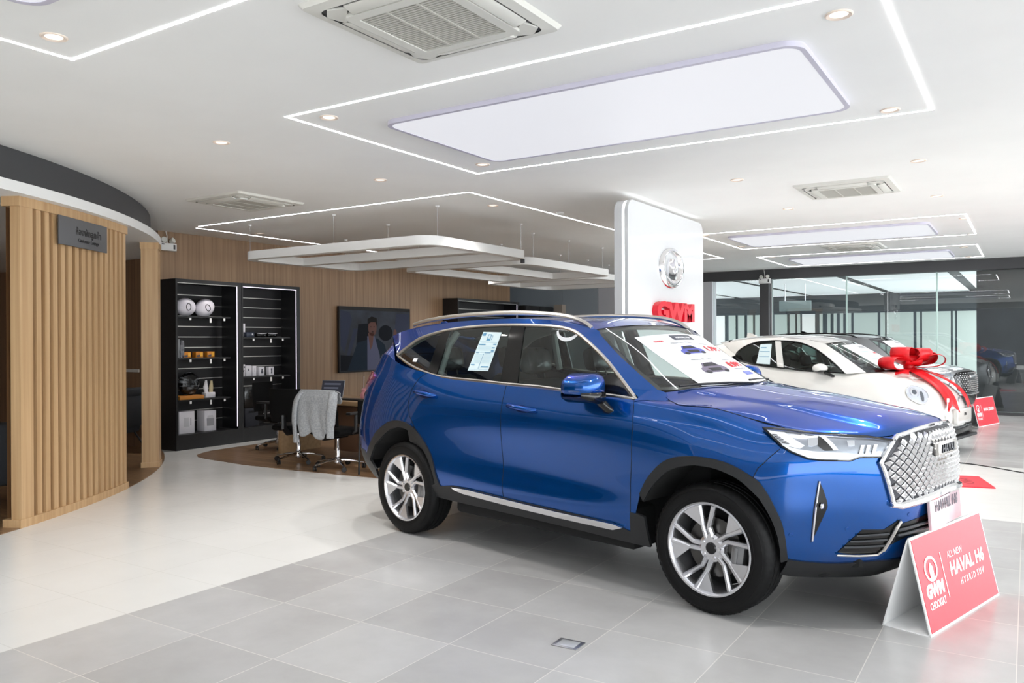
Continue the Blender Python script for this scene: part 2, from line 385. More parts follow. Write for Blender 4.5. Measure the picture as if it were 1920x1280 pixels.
# ---------------------------------------------------------------- ceiling fittings
def led_rect(name, label, segs, wd=0.02):
    x0 = sum(s[0] for s in segs) / len(segs); y0 = sum(s[1] for s in segs) / len(segs)
    t = thing(name, label, 'led strip light', (x0, y0, CH), 0, 'LED strips let into the ceiling')
    for ax, ay, bx, by in segs:
        h = wd / 2
        MB().box(min(ax, bx) - h - x0, max(ax, bx) + h - x0, min(ay, by) - h - y0, max(ay, by) + h - y0, -0.0025, -0.0003).build('strip', M_led, t, smooth=False)
def rect_segs(x0, x1, y0, y1): return [(x0, y0, x1, y0), (x1, y0, x1, y1), (x0, y1, x1, y1), (x0, y0, x0, y1)]
led_rect('led_rectangle', 'bright LED rectangle round the large light panel over the blue car', rect_segs(-4.41, -0.56, 3.93, 6.27))
led_rect('led_rectangle', 'LED rectangle round the light panel in front of the far slim one', rect_segs(-4.24, -0.67, 11.78, 14.15))
led_rect('led_rectangle', 'LED rectangle nearest the back glazing', rect_segs(-4.42, -0.73, 15.70, 18.11))
led_rect('led_rectangle', 'LED rectangle cut off by the top left corner of the picture', rect_segs(-4.51, -0.6, 0.1, 2.47))
led_rect('led_rectangle', 'LED rectangle above the hanging white frames', [(-9.6, 7.0, -5.03, 7.0), (-5.03, 7.0, -5.03, 15.5), (-9.78, 7.09, -9.78, 12.0), (-6.5, 15.5, -5.03, 15.5)])
def light_panel(label, x0, x1, y0, y1):
    cx, cy = (x0 + x1) / 2, (y0 + y1) / 2; a, b = (x1 - x0) / 2, (y1 - y0) / 2
    t = thing('light_panel', label, 'ceiling light', (cx, cy, CH), 0, 'large lit panels on the ceiling')
    ring(MB(), rrect(-a, a, -b, b, 0.12), rrect(-a + 0.03, a - 0.03, -b + 0.03, b - 0.03, 0.1), -0.032, -0.0006).build('rim', M_rim, t)
    MB().prism(rrect(-a + 0.03, a - 0.03, -b + 0.03, b - 0.03, 0.1), -0.029, -0.004).build('diffuser', M_panel, t)
light_panel('largest ceiling light panel, above the blue car', -3.93, -1.0, 4.38, 5.86)
light_panel('ceiling light panel beyond the white brand pillar', -3.92, -1.13, 12.22, 13.68)
light_panel('thin looking ceiling light panel nearest the back glazing', -3.99, -1.18, 16.25, 17.7)
light_panel('ceiling light panel cut off at the top left corner', -3.9, -1.0, 0.5, 1.97)
# downlights
DL = [(-4.255, 2.236, 'downlight inside the LED rectangle at the top left corner'), (-4.171, 4.107, 'downlight in the left corner of the large LED rectangle'), (-0.775, 4.18, 'downlight in the top right corner of the large LED rectangle'),
      (-0.803, 6.12, 'downlight in the right lower corner of the large LED rectangle'), (-4.136, 5.966, 'downlight in the lowest corner of the large LED rectangle'), (-5.41, 4.15, 'unlit looking downlight on the open ceiling left of the large LED rectangle'),
      (-5.372, 5.977, 'faint downlight just below and left of the large LED rectangle'), (-2.436, 7.954, 'downlight on the open ceiling above the brand pillar'), (-0.821, 8.005, 'downlight above and right of the right air conditioner'),
      (-0.851, 10.1, 'downlight just right of the right air conditioner'), (-2.455, 10.063, 'downlight below the right air conditioner on open ceiling'), (-0.709, 12.191, 'downlight in the right near corner of the middle LED rectangle'),
      (-0.723, 14.135, 'downlight in the right far corner of the middle LED rectangle'), (-4.146, 11.923, 'downlight in the middle LED rectangle beside the brand pillar'), (-4.133, 13.722, 'downlight in the lowest corner of the middle LED rectangle'),
      (-4.183, 15.853, 'downlight in the left corner of the last LED rectangle'), (-4.207, 17.728, 'downlight in the lowest corner of the last LED rectangle'), (-0.942, 16.041, 'downlight in the right near corner of the last LED rectangle'),
      (-0.982, 18.0, 'downlight in the right far corner of the last LED rectangle'), (-9.491, 7.941, 'downlight by the LED strip near the oak wall'), (-5.3, 7.85, 'downlight between the brand pillar and the nearest hanging frame'), (-9.2, 12.9, 'downlight above the second hanging frame')]
for i, (x, y, lb) in enumerate(DL):
    if i == 0:
        t = d0 = thing('downlight', lb, 'downlight', (x, y, CH), 0, 'round downlights in the ceiling')
        MB().lathe([(0.044, -0.002), (0.06, -0.008), (0.066, -0.004), (0.066, 0.0), (0.044, 0.0)], 28, closed=True).build('trim_ring', mat('warm_white_trim', rgb(238, 222, 208), 0.5), t)
        MB().lathe([(0.001, -0.001), (0.044, -0.001), (0.044, 0.002), (0.001, 0.002)], 24, closed=True).build('lens', M_glow, t)
    else:
        t = dup(d0, (x, y, CH), 0, lb)
    sp = bpy.data.lights.new('downlight_beam', 'SPOT'); sp.energy = 48; sp.spot_size = R(125); sp.spot_blend = 1.0; sp.shadow_soft_size = 0.04; sp.color = (1, 0.96, 0.92)
    so = bpy.data.objects.new('downlight_beam', sp); C.objects.link(so); so.parent = t; so.location = (0, 0, -0.02)
# cassette air conditioners
def cassette(label, cx, cy, s):
    t = thing('ceiling_air_conditioner', label, 'air conditioner', (cx, cy, CH), 0, 'cassette air conditioners in the ceiling')
    h = s / 2
    m = MB()
    for i in range(4):                                          # frame slopes down from the ceiling towards the middle
        pass
    P = [rrect(-q, q, -q, q, 0.03 if k < 2 else 0.05, 3) for k, q in enumerate((h, h - 0.015, h - 0.07))]
    zz = [0.0, -0.022, -0.03]
    m.grid([[(p[0], p[1], zz[k]) for p in P[k]] for k in range(3)], False, True); m.build('panel_frame', M_acw, t)
    q = h - 0.07
    MB().prism(rrect(-q, q, -q, q, 0.05, 3), -0.024, -0.006).build('slot_back', M_acd, t)
    g = h - 0.19
    m = MB(); ring(m, rrect(-g - 0.035, g + 0.035, -g - 0.035, g + 0.035, 0.03, 3), rrect(-g + 0.02, g - 0.02, -g + 0.02, g - 0.02, 0.01, 3), -0.05, -0.02); m.build('grille_frame', M_acw, t)
    m = MB(); k = int(2 * g / 0.022)
    for i in range(k):
        y = -g + 0.02 + (2 * g - 0.04) * i / k; m.box(-g + 0.02, g - 0.02, y, y + 0.012, -0.046, -0.030)
    for x in (-g / 3, g / 3): m.box(x - 0.006, x + 0.006, -g + 0.02, g - 0.02, -0.049, -0.032)
    m.box(-g + 0.02, g - 0.02, -g + 0.02, g - 0.02, -0.030, -0.022)
    m.build('intake_grille', M_acg, t, smooth=False)
    for a in range(4):
        m = MB(); m.T = Matrix.Rotation(a * PI / 2, 4, 'Z') @ Matrix.Translation((0, h - 0.115, -0.036)) @ Matrix.Rotation(R(14), 4, 'X')
        m.box(-g * 0.86, g * 0.86, -0.035, 0.035, -0.005, 0.005, 0.003); m.build('air_flap', M_acw, t)
        m = MB(); m.T = Matrix.Rotation(a * PI / 2 + PI / 4, 4, 'Z')
        d = (h - 0.07) * 1.41; m.prism([(-0.09, d - 0.14), (0.09, d - 0.14), (0.045, d - 0.045), (-0.045, d - 0.045)], -0.034, -0.022); m.build('corner_cover', M_acw, t)
    return t
cassette('large cassette air conditioner at the top of the picture', -2.44, 3.11, 0.93)
cassette('cassette air conditioner above the lounge side, left of the hanging frames', -7.45, 6.04, 0.93)
cassette('cassette air conditioner on the right ceiling', -1.59, 9.03, 0.93)
cassette('small looking cassette air conditioner between the two far LED rectangles', -2.52, 14.84, 0.93)
# smoke detector
t = thing('smoke_detector', 'small round detector on the ceiling in front of the brand pillar', 'smoke detector', (-4.9, 8.75, CH))
MB().lathe([(0.0, -0.035), (0.035, -0.035), (0.05, -0.015), (0.05, 0)], 20).build('housing', M_white, t)
# hanging white frames
def hframe(label, x0, x1, y0, y1, bars, axis, zt=2.75, zb=2.64, anchors=()):
    cx, cy = (x0 + x1) / 2, (y0 + y1) / 2; a, b = (x1 - x0) / 2, (y1 - y0) / 2; wd = 0.13
    t = thing('suspended_baffle', label, 'suspended frame', (cx, cy, 0), 0, 'white frames hung over the desks')
    ring(MB(), rrect(-a, a, -b, b, 0.28, 8), rrect(-a + wd, a - wd, -b + wd, b - wd, 0.16, 8), zb, zt).build('frame', M_white, t)
    for c in bars:
        m = MB()
        if axis == 'x': m.box(-a + wd, a - wd, c - cy - wd / 2, c - cy + wd / 2, zb + 0.001, zt - 0.001)
        else: m.box(c - cx - wd / 2, c - cx + wd / 2, -b + wd, b - wd, zb + 0.001, zt - 0.001)
        m.build('cross_bar', M_white, t, smooth=False)
    for ax, ay in anchors:
        c = MB().tube([(ax - cx, ay - cy, zt - 0.005), (ax - cx, ay - cy, CH)], 0.0025, 6).build('cable', M_steel, t)
        MB().lathe([(0.0, -0.02), (0.02, -0.02), (0.028, 0.0)], 16).build('ceiling_cup', M_white, c, loc=(ax - cx, ay - cy, CH))
hframe('white hanging frame nearest the camera, above the black office chairs', -9.06, -5.74, 7.22, 9.46, (8.33,), 'x', anchors=((-8.92, 7.3), (-7.33, 7.29), (-5.85, 7.5), (-8.99, 9.2), (-7.35, 8.33), (-5.82, 9.3)))
hframe('second white hanging frame, behind the nearest one', -8.5, -6.1, 9.9, 12.82, (-7.33,), 'y', anchors=((-6.17, 10.2), (-6.17, 11.3), (-6.17, 12.5), (-7.33, 11.1), (-8.43, 10.3), (-8.43, 12.4)))
hframe('third white hanging frame, farthest from the camera', -9.05, -6.5, 13.05, 15.5, (14.3,), 'x', anchors=((-7.35, 13.12), (-7.38, 14.3), (-7.47, 15.43), (-8.95, 13.4)))
# ---------------------------------------------------------------- car body surfaces (x forward from the front axle, y to the side, z up)
def hermite_eval(T, Pn, t):
    """non-uniform Catmull-Rom through points Pn (n,k) at parameters T"""
    T = np.asarray(T, float); Pn = np.asarray(Pn, float); t = np.clip(np.asarray(t, float), T[0], T[-1])
    n = len(T); d = np.zeros_like(Pn); h = np.diff(T)
    sl = (Pn[1:] - Pn[:-1]) / h[:, None]
    d[1:-1] = (sl[:-1] * h[1:, None] + sl[1:] * h[:-1, None]) / (h[:-1] + h[1:])[:, None]
    d[0] = sl[0]; d[-1] = sl[-1]
    i = np.clip(np.searchsorted(T, t, side='right') - 1, 0, n - 2)
    u = ((t - T[i]) / h[i])[:, None]; hh = h[i][:, None]
    return ((2 * u**3 - 3 * u**2 + 1) * Pn[i] + (u**3 - 2 * u**2 + u) * hh * d[i] + (-2 * u**3 + 3 * u**2) * Pn[i + 1] + (u**3 - u**2) * hh * d[i + 1])

class Net:
    """tensor spline through stations (rows) x columns of explicit points, mirrored at both ends"""
    def __init__(s, plan, prof):
        # plan: list of (x, y); prof[i]: list of (inset, z) for station i
        n = len(plan); plan = np.array(plan, float)
        ext = np.vstack([[plan[1, 0], -plan[1, 1]], plan, [plan[-2, 0], -plan[-2, 1]]])
        tg = ext[2:] - ext[:-2]; tg /= np.linalg.norm(tg, axis=1)[:, None]
        nrm = np.c_[-tg[:, 1], tg[:, 0]]                  # inward normal (front centre -> side -> rear)
        m = len(prof[0]); P = np.zeros((n, m, 3))
        for i in range(n):
            for j, (o, z) in enumerate(prof[i]):
                P[i, j] = (plan[i, 0] + nrm[i, 0] * o, plan[i, 1] + nrm[i, 1] * o, z)
        P[0, :, 1] = 0; P[-1, :, 1] = 0
        g0 = P[1].copy(); g0[:, 1] *= -1; g1 = P[-2].copy(); g1[:, 1] *= -1
        s.P = np.concatenate([g0[None], P, g1[None]]); s.n = n; s.m = m
        L = np.linalg.norm(np.diff(ext, axis=0), axis=1); s.T = np.concatenate([[0], np.cumsum(L)]); s.T0 = s.T[1:-1]
    def st(s, i):                                         # station index -> arc parameter
        return np.interp(i, np.arange(s.n), s.T0)
    def __call__(s, a, b):
        """a: station coordinate (0..n-1), b: column coordinate (0..m-1); arrays -> (k,3)"""
        a = np.atleast_1d(np.asarray(a, float)); b = np.atleast_1d(np.asarray(b, float)); k = len(a)
        t = s.st(np.clip(a, 0, s.n - 1)); out = np.zeros((k, 3))
        cols = np.stack([hermite_eval(s.T, s.P[:, j], t) for j in range(s.m)], 1)   # k,m,3
        V = np.arange(s.m, dtype=float); h = 1.0
        d = np.zeros_like(cols); d[:, 1:-1] = (cols[:, 2:] - cols[:, :-2]) / 2; d[:, 0] = cols[:, 1] - cols[:, 0]; d[:, -1] = cols[:, -1] - cols[:, -2]
        b = np.clip(b, 0, s.m - 1); i = np.clip(np.floor(b).astype(int), 0, s.m - 2); u = (b - i)[:, None]; r = np.arange(k)
        return ((2 * u**3 - 3 * u**2 + 1) * cols[r, i] + (u**3 - 2 * u**2 + u) * d[r, i] + (-2 * u**3 + 3 * u**2) * cols[r, i + 1] + (u**3 - u**2) * d[r, i + 1])

# the blue car
BPLAN = [(0.940, 0), (0.928, 0.25), (0.874, 0.42), (0.802, 0.53), (0.69, 0.65), (0.57, 0.75), (0.455, 0.828), (0.30, 0.893), (0.0, 0.932), (-0.45, 0.937), (-1.0, 0.925), (-1.6, 0.922), (-2.2, 0.928), (-2.74, 0.937), (-3.1, 0.918), (-3.32, 0.875), (-3.5, 0.80), (-3.63, 0.68), (-3.70, 0.45), (-3.72, 0.0)]
def _f(zt, r=(0.022, 0.04)):     # front fascia profile
    return [(0.26, 0.225), (0.15, 0.29), (0.075, 0.38), (0.03, 0.50), (0.008, 0.62), (0.0, 0.74), (0.0, 0.85), (0.012, 0.94), (0.028, zt - 0.018), (0.05, zt + 0.004), (0.10, zt + 0.022)]
BPROF = [_f(1.04), _f(1.032), _f(1.012), _f(1.004), _f(1.006), 
    [(0.20, 0.24), (0.11, 0.30), (0.05, 0.39), (0.018, 0.51), (0.003, 0.63), (0.0, 0.74), (0.0, 0.84), (0.012, 0.925), (0.03, 0.985), (0.055, 1.015), (0.09, 1.03)],
    [(0.13, 0.26), (0.07, 0.32), (0.03, 0.41), (0.012, 0.52), (0.0, 0.63), (0.0, 0.74), (0.002, 0.84), (0.018, 0.925), (0.045, 0.99), (0.075, 1.025), (0.115, 1.048)],
    [(0.08, 0.28), (0.04, 0.36), (0.018, 0.44), (0.008, 0.54), (0.0, 0.64), (0.0, 0.74), (0.006, 0.84), (0.028, 0.935), (0.06, 1.0), (0.105, 1.045), (0.155, 1.07)],
    [(0.06, 0.30), (0.03, 0.40), (0.012, 0.48), (0.004, 0.58), (0.0, 0.68), (0.0, 0.80), (0.004, 0.905), (0.028, 1.0), (0.06, 1.065), (0.105, 1.115), (0.15, 1.143)],
    [(0.06, 0.30), (0.03, 0.40), (0.014, 0.50), (0.012, 0.62), (0.006, 0.74), (0.0, 0.87), (0.002, 0.97), (0.022, 1.06), (0.055, 1.12), (0.085, 1.157), (0.165, 1.175)],
    [(0.06, 0.31), (0.025, 0.40), (0.012, 0.50), (0.03, 0.62), (0.022, 0.75), (0.004, 0.89), (0.0, 0.985), (0.016, 1.06), (0.045, 1.125), (0.075, 1.19), (0.10, 1.24)],
    [(0.06, 0.32), (0.025, 0.41), (0.012, 0.51), (0.032, 0.64), (0.024, 0.77), (0.004, 0.90), (0.0, 0.995), (0.014, 1.07), (0.04, 1.135), (0.072, 1.205), (0.10, 1.26)],
    [(0.06, 0.33), (0.025, 0.43), (0.008, 0.53), (0.015, 0.66), (0.012, 0.79), (0.002, 0.91), (0.0, 1.0), (0.014, 1.08), (0.042, 1.15), (0.08, 1.225), (0.11, 1.28)],
    [(0.06, 0.35), (0.025, 0.45), (0.006, 0.55), (0.0, 0.67), (0.0, 0.80), (0.004, 0.92), (0.012, 1.01), (0.03, 1.10), (0.06, 1.19), (0.10, 1.28), (0.125, 1.34)],
    [(0.07, 0.37), (0.03, 0.46), (0.008, 0.56), (0.0, 0.68), (0.0, 0.80), (0.008, 0.92), (0.022, 1.02), (0.045, 1.12), (0.08, 1.22), (0.12, 1.32), (0.15, 1.41)],
    [(0.09, 0.38), (0.04, 0.47), (0.012, 0.57), (0.0, 0.69), (0.0, 0.80), (0.012, 0.92), (0.03, 1.02), (0.055, 1.12), (0.09, 1.22), (0.135, 1.32), (0.175, 1.42)],
    [(0.11, 0.39), (0.05, 0.48), (0.015, 0.58), (0.0, 0.69), (0.0, 0.80), (0.015, 0.92), (0.035, 1.02), (0.06, 1.12), (0.10, 1.22), (0.15, 1.32), (0.20, 1.42)],
    [(0.12, 0.39), (0.06, 0.48), (0.02, 0.58), (0.0, 0.69), (0.0, 0.80), (0.02, 0.92), (0.04, 1.02), (0.065, 1.12), (0.11, 1.22), (0.17, 1.32), (0.23, 1.42)],
    [(0.12, 0.39), (0.06, 0.48), (0.02, 0.58), (0.0, 0.69), (0.0, 0.80), (0.02, 0.92), (0.04, 1.02), (0.07, 1.12), (0.12, 1.22), (0.19, 1.32), (0.25, 1.42)],
    [(0.12, 0.39), (0.06, 0.48), (0.02, 0.58), (0.0, 0.69), (0.0, 0.80), (0.02, 0.92), (0.04, 1.02), (0.07, 1.12), (0.12, 1.22), (0.19, 1.32), (0.25, 1.42)]]
BN = Net(BPLAN, BPROF)
def yglass(x, z):
    """half width of the side glass plane of the blue car"""
    y = np.interp(z, [1.0, 1.16, 1.22, 1.35, 1.5, 1.6, 1.65, 1.72], [0.885, 0.858, 0.838, 0.788, 0.728, 0.688, 0.655, 0.58])
    return y - 0.05 * np.clip((-2.4 - x) / 0.8, 0, 1) ** 2 - 0.03 * np.clip((x + 1.1) / 0.6, 0, 1) ** 2
BT = {
    'front_door': [(9.17,9.051),(9.452,9.179),(10.135,9.151),(10.56,9.296),(11.081,9.292),(11.046,5.759),(11.07,4.016),(11.059,3.008),(11.04,1.268),(10.565,1.243),(9.932,1.199),(9.386,1.084),(9.154,0.751),(9.13,1.957),(9.127,3.263),(9.097,4.597),(9.082,6.445)],
    'rear_door': [(11.081,9.292),(11.488,9.385),(12.198,9.255),(12.621,9.378),(12.762,8.588),(12.843,7.597),(12.865,6.306),(12.805,5.231),(12.704,4.543),(12.505,3.81),(12.313,2.796),(12.198,1.236),(12.184,0.969),(11.913,1.267),(11.435,1.304),(11.04,1.268),(11.059,3.008),(11.07,4.016),(11.046,5.759)],
    'fender': [(8.919,10.0),(8.724,9.918),(8.51,9.24),(8.061,9.781),(7.309,10.0),(6.31,10.0),(6.082,9.441),(7.004,8.874),(6.349,7.539),(6.394,7.306),(7.028,6.064),(7.11,5.509),(7.469,5.832),(7.852,5.795),(8.17,5.603),(8.458,5.201),(8.661,4.677),(8.858,3.905),(8.997,2.99),(9.077,1.693),(9.151,0.477),(9.154,0.751),(9.13,1.957),(9.127,3.263),(9.097,4.597),(9.082,6.445),(9.17,9.051)],
    'front_bumper': [(6.082,9.441),(7.004,8.874),(6.349,7.539),(6.394,7.306),(7.028,6.064),(7.11,5.509),(6.775,4.841),(6.459,3.877),(6.264,2.976),(6.146,1.508),(5.17,1.592),(4.155,1.598),(2.907,1.75)],
    'seamA': [(9.17,9.051),(9.082,6.445),(9.097,4.597),(9.127,3.263),(9.13,1.957),(9.154,0.751)],
    'seamB': [(11.081,9.292),(11.046,5.759),(11.07,4.016),(11.059,3.008),(11.04,1.268)],
    'seamR': [(12.621,9.378),(12.762,8.588),(12.843,7.597),(12.865,6.306),(12.805,5.231),(12.704,4.543)],
    'fb': [(6.394,7.306),(7.028,6.064),(7.11,5.509)],
    'shut': [(8.919,10.0),(8.724,9.918),(8.51,9.24),(8.061,9.781),(7.309,10.0),(6.31,10.0),(6.082,9.441)],
    'hl': [(7.012,8.86),(6.077,9.317),(4.675,9.22),(3.441,8.93),(2.455,8.077),(3.092,6.696),(3.754,6.686),(4.073,6.506),(4.779,6.645),(5.427,6.764),(6.042,7.162),(6.349,7.539)],
    'hl_lens_low': [(6.349,7.539),(6.042,7.162),(5.427,6.764),(4.779,6.645),(4.073,6.506),(3.754,6.686),(3.092,6.696),(3.059,6.835),(3.795,6.865),(4.763,7.204),(5.715,7.363),(6.087,7.477),(6.326,7.662)],
    'hl_c': [(6.853,8.755),(6.236,8.879),(5.926,8.182),(5.543,7.677),(5.714,7.419),(6.277,7.554)],
    'hl_dark': [(5.057,8.827),(4.803,8.767),(4.467,7.258),(4.858,7.306),(5.074,7.723)],
    'hl_p1': [(5.401,8.694),(5.028,8.838),(5.072,7.794),(5.269,7.644),(5.419,7.692)],
    'hl_p2': [(4.104,8.234),(3.856,8.243),(3.874,7.598),(4.085,7.53)],
    'hl_d': [[(3.666,7.647),(3.556,7.653),(3.676,6.862),(3.771,6.864)],[(3.47,7.658),(3.358,7.662),(3.482,6.861),(3.579,6.861)],[(3.242,7.713),(3.126,7.708),(3.26,6.862),(3.36,6.862)]],
    'hl_bar2': [(4.992,9.003),(4.794,8.926),(4.416,7.31),(4.565,7.282)],
    'hl_louv': [[(6.673,8.401),(6.504,8.43),(6.462,8.36),(6.63,8.321)],[(6.588,8.241),(6.401,8.246),(6.361,8.177),(6.547,8.162)],[(6.506,8.084),(6.302,8.07),(6.265,8.006),(6.466,8.008)],[(6.427,7.935),(6.208,7.907),(6.171,7.848),(6.389,7.863)],[(6.351,7.794),(6.116,7.756),(6.081,7.701),(6.314,7.726)]],
    'arcF': [(8.997,2.99),(8.858,3.905),(8.661,4.677),(8.458,5.201),(8.17,5.603),(7.852,5.795),(7.469,5.832),(7.105,5.512),(6.775,4.841),(6.459,3.877),(6.264,2.976),(6.146,1.508)],
    'arcFi': [(8.933,2.644),(8.776,3.575),(8.561,4.414),(8.321,4.913),(8.078,5.218),(7.72,5.326),(7.343,5.182),(7.034,4.564),(6.661,3.546),(6.43,2.387),(6.382,1.177)],
    'arcR': [(15.043,1.657),(14.44,2.939),(13.9,3.992),(13.444,4.648),(13.022,4.802),(12.746,4.526),(12.505,3.81),(12.313,2.796),(12.198,1.236)],
    'arcRi': [(14.609,1.664),(13.814,3.386),(13.293,4.25),(12.832,4.257),(12.507,3.263),(12.31,2.009),(12.278,0.866)],
    'lip': [(6.138,1.495),(5.17,1.592),(4.155,1.598),(2.907,1.75)],
    'sill': [(11.928,1.186),(11.642,1.292),(11.066,1.246),(10.194,1.156),(9.369,1.097),(9.243,0.972),(9.383,0.728),(10.21,0.751),(11.083,0.82),(11.727,0.893),(11.874,1.019)],
    'fog': [(5.046,5.534),(4.912,5.067),(4.79,4.493),(4.775,4.262),(4.937,3.7),(5.136,3.103),(5.329,2.592),(5.316,3.224),(5.262,4.142),(5.161,4.961)],
    'fogblade': [(5.049,5.513),(5.099,5.113),(5.172,4.379),(5.228,3.682),(5.287,2.701)],
    'foglamp': [(4.982,4.292)],
    'intL': [(4.35,2.258),(3.982,2.787),(3.602,3.321),(2.837,3.291),(2.236,3.681),(2.074,3.701),(2.051,3.54),(2.442,2.601),(2.812,2.159),(3.841,2.157)],
    'intLchr': [(4.392,2.154),(3.568,2.138),(2.96,2.166),(2.728,2.382),(2.51,2.88),(2.315,3.377),(2.134,3.66)],
    'intC': [(2.085,3.497),(1.302,3.681),(0.151,3.755),(0.0,3.002),(1.66,2.887),(2.429,2.554)],
    'sens': [(4.109,3.335),(1.768,3.891),(6.067,2.832)],
    'grL': [(2.1,8.161),(3.084,6.359),(2.583,4.521),(2.284,4.366)],
    'grB': [(2.756,4.558),(2.642,4.423),(2.227,4.357),(1.346,4.518),(0.281,4.582)],
    'plate': [(1.245,4.336),(1.248,3.171)],
    'tail': [(16.225,7.636),(15.975,8.174),(15.43,8.131),(15.501,7.624),(15.975,7.291),(16.1,6.822)],
    'h1': [(12.734,7.525),(12.291,7.409)],
    'h2': [(10.938,7.229),(10.525,6.97)],
    'fuel': [],
}
def clip_cell(poly, x0, x1, y0, y1):
    for ax, lim, keep in ((0, x0, 1), (0, x1, -1), (1, y0, 1), (1, y1, -1)):
        out = []; n = len(poly)
        if n == 0: return out
        for i in range(n):
            p, q = poly[i], poly[(i + 1) % n]; dp, dq = (p[ax] - lim) * keep, (q[ax] - lim) * keep
            if dp >= 0: out.append(p)
            if (dp >= 0) != (dq >= 0) and dp != dq:
                t = dp / (dp - dq); out.append((p[0] + (q[0] - p[0]) * t, p[1] + (q[1] - p[1]) * t))
        poly = out
    return poly
def surf_normals(fn, a, b):
    e = 2e-3
    du = fn(a + e, b) - fn(a - e, b); dv = fn(a, b + e) - fn(a, b - e)
    n = np.cross(du, dv); L = np.linalg.norm(n, axis=1); L[L < 1e-12] = 1
    return n / L[:, None]
def trim(fn, poly, da=0.125, db=0.2, off=0.0, depth=0.0, flip=1, mb=None):
    """mesh the part of surface fn(a, b) inside poly; raised by off, with a rim of the given depth"""
    mb = mb or MB()
    A = [p[0] for p in poly]; B = [p[1] for p in poly]; idx = {}; uv = []; faces = []
    def vid(p):
        k = (round(p[0], 4), round(p[1], 4))
        if k not in idx: idx[k] = len(uv); uv.append(k)
        return idx[k]
    for i in range(int(math.floor(min(A) / da)), int(math.ceil(max(A) / da))):
        for j in range(int(math.floor(min(B) / db)), int(math.ceil(max(B) / db))):
            c = clip_cell(poly, i * da, (i + 1) * da, j * db, (j + 1) * db)
            if len(c) < 3: continue
            ids = [vid(p) for p in c]; ids = [q for k, q in enumerate(ids) if q != ids[k - 1]]
            if len(ids) >= 3 and len(set(ids)) == len(ids):
                ar = abs(sum(uv[ids[k - 1]][0] * uv[ids[k]][1] - uv[ids[k]][0] * uv[ids[k - 1]][1] for k in range(len(ids)))) / 2
                if ar > 1e-7: faces.append(tuple(ids))
    if not faces: return mb
    a = np.array([p[0] for p in uv]); b = np.array([p[1] for p in uv]); P = fn(a, b)
    if off or depth:
        N_ = surf_normals(fn, a, b) * flip; Q = P + N_ * (off - depth); P = P + N_ * off
    mb.add([tuple(p) for p in P], faces)
    if depth:
        cnt = {}
        for f in faces:
            for k in range(len(f)):
                e = (f[k - 1], f[k]); key = (min(e), max(e)); cnt.setdefault(key, []).append(e)
        k0 = len(mb.v); V = [tuple(p) for p in P] + [tuple(p) for p in Q]; n = len(P)
        mb.add(V, [(e[0][0], e[0][1], n + e[0][1], n + e[0][0]) for e in cnt.values() if len(e) == 1])
    return mb
def surf_path(fn, pts, n=6, off=0.0, flip=1):
    """3D polyline on the surface through parameter points"""
    a, b = [], []
    for (p, q) in zip(pts[:-1], pts[1:]):
        for k in range(n): a.append(p[0] + (q[0] - p[0]) * k / n); b.append(p[1] + (q[1] - p[1]) * k / n)
    a.append(pts[-1][0]); b.append(pts[-1][1]); a = np.array(a); b = np.array(b)
    P = fn(a, b)
    if off: P = P + surf_normals(fn, a, b) * flip * off
    return [tuple(p) for p in P]
def ruled(L, U, n=48, m=6, bulge=0.0):
    """strip between two polylines given as matching control points"""
    L = np.array(L, float); U = np.array(U, float); T = np.arange(len(L), dtype=float); t = np.linspace(0, len(L) - 1, n)
    a = hermite_eval(T, L, t); b = hermite_eval(T, U, t); out = []
    for i in range(n):
        row = []
        for j in range(m + 1):
            s = j / m; p = a[i] * (1 - s) + b[i] * s; k = 4 * s * (1 - s) * bulge
            row.append((p[0], p[1] + k, p[2] + k * 0.6))
        out.append(row)
    return out
def smooth_line(pts, n=8):
    P = np.array(pts, float); T = np.arange(len(P), dtype=float); return [tuple(p) for p in hermite_eval(T, P, np.linspace(0, len(P) - 1, (len(P) - 1) * n + 1))]
def inset2d(poly, d):
    n = len(poly); out = []; ar = sum(poly[i - 1][0] * poly[i][1] - poly[i][0] * poly[i - 1][1] for i in range(n)); sg = 1 if ar > 0 else -1
    for i in range(n):
        p, q, r = (np.array(poly[k % n], float) for k in (i - 1, i, i + 1))
        e1 = (q - p) / (np.linalg.norm(q - p) + 1e-9); e2 = (r - q) / (np.linalg.norm(r - q) + 1e-9)
        n1 = np.array([-e1[1], e1[0]]) * sg; n2 = np.array([-e2[1], e2[0]]) * sg; b = n1 + n2; L = np.linalg.norm(b)
        b = n1 if L < 0.3 else b / L; k = max(0.4, b @ n1)
        out.append(tuple(q + b * d / k))
    return out
MIRROR = Matrix.Scale(-1, 4, (0, 1, 0))
def side_mb(sg):
    m = MB(); m.T = Matrix.Identity(4) if sg > 0 else MIRROR
    return m

# materials of the cars
def paint(name, col, metal=0.35, rough=0.28):
    return mat(name, col, rough, metal, 1.0, spec=0.15)
P_blue = paint('blue_paint', (0.0, 0.070, 0.31, 1), 0.72, 0.25)
P_blue.node_tree.nodes['Principled BSDF'].inputs['Specular Tint'].default_value = (0.0, 0.25, 1.0, 1)
P_black = mat('black_plastic', rgb(28, 29, 31), 0.5)
P_gloss = mat('gloss_black', rgb(14, 14, 15), 0.12)
P_gap = mat('seam_black', rgb(8, 10, 14), 0.8)
P_under = mat('underbody_black', rgb(12, 12, 13), 0.9)
P_chrome = mat('bright_chrome', rgb(236, 236, 238), 0.08, 1.0)
P_satin = mat('satin_silver', rgb(206, 202, 196), 0.3, 1.0)
P_rubber = noise_mat('tyre_rubber', rgb(8, 8, 9), rgb(14, 14, 15), (1, 1, 1), 30, 0.6)
P_rubber.node_tree.nodes['Principled BSDF'].inputs['Specular IOR Level'].default_value = 0.25
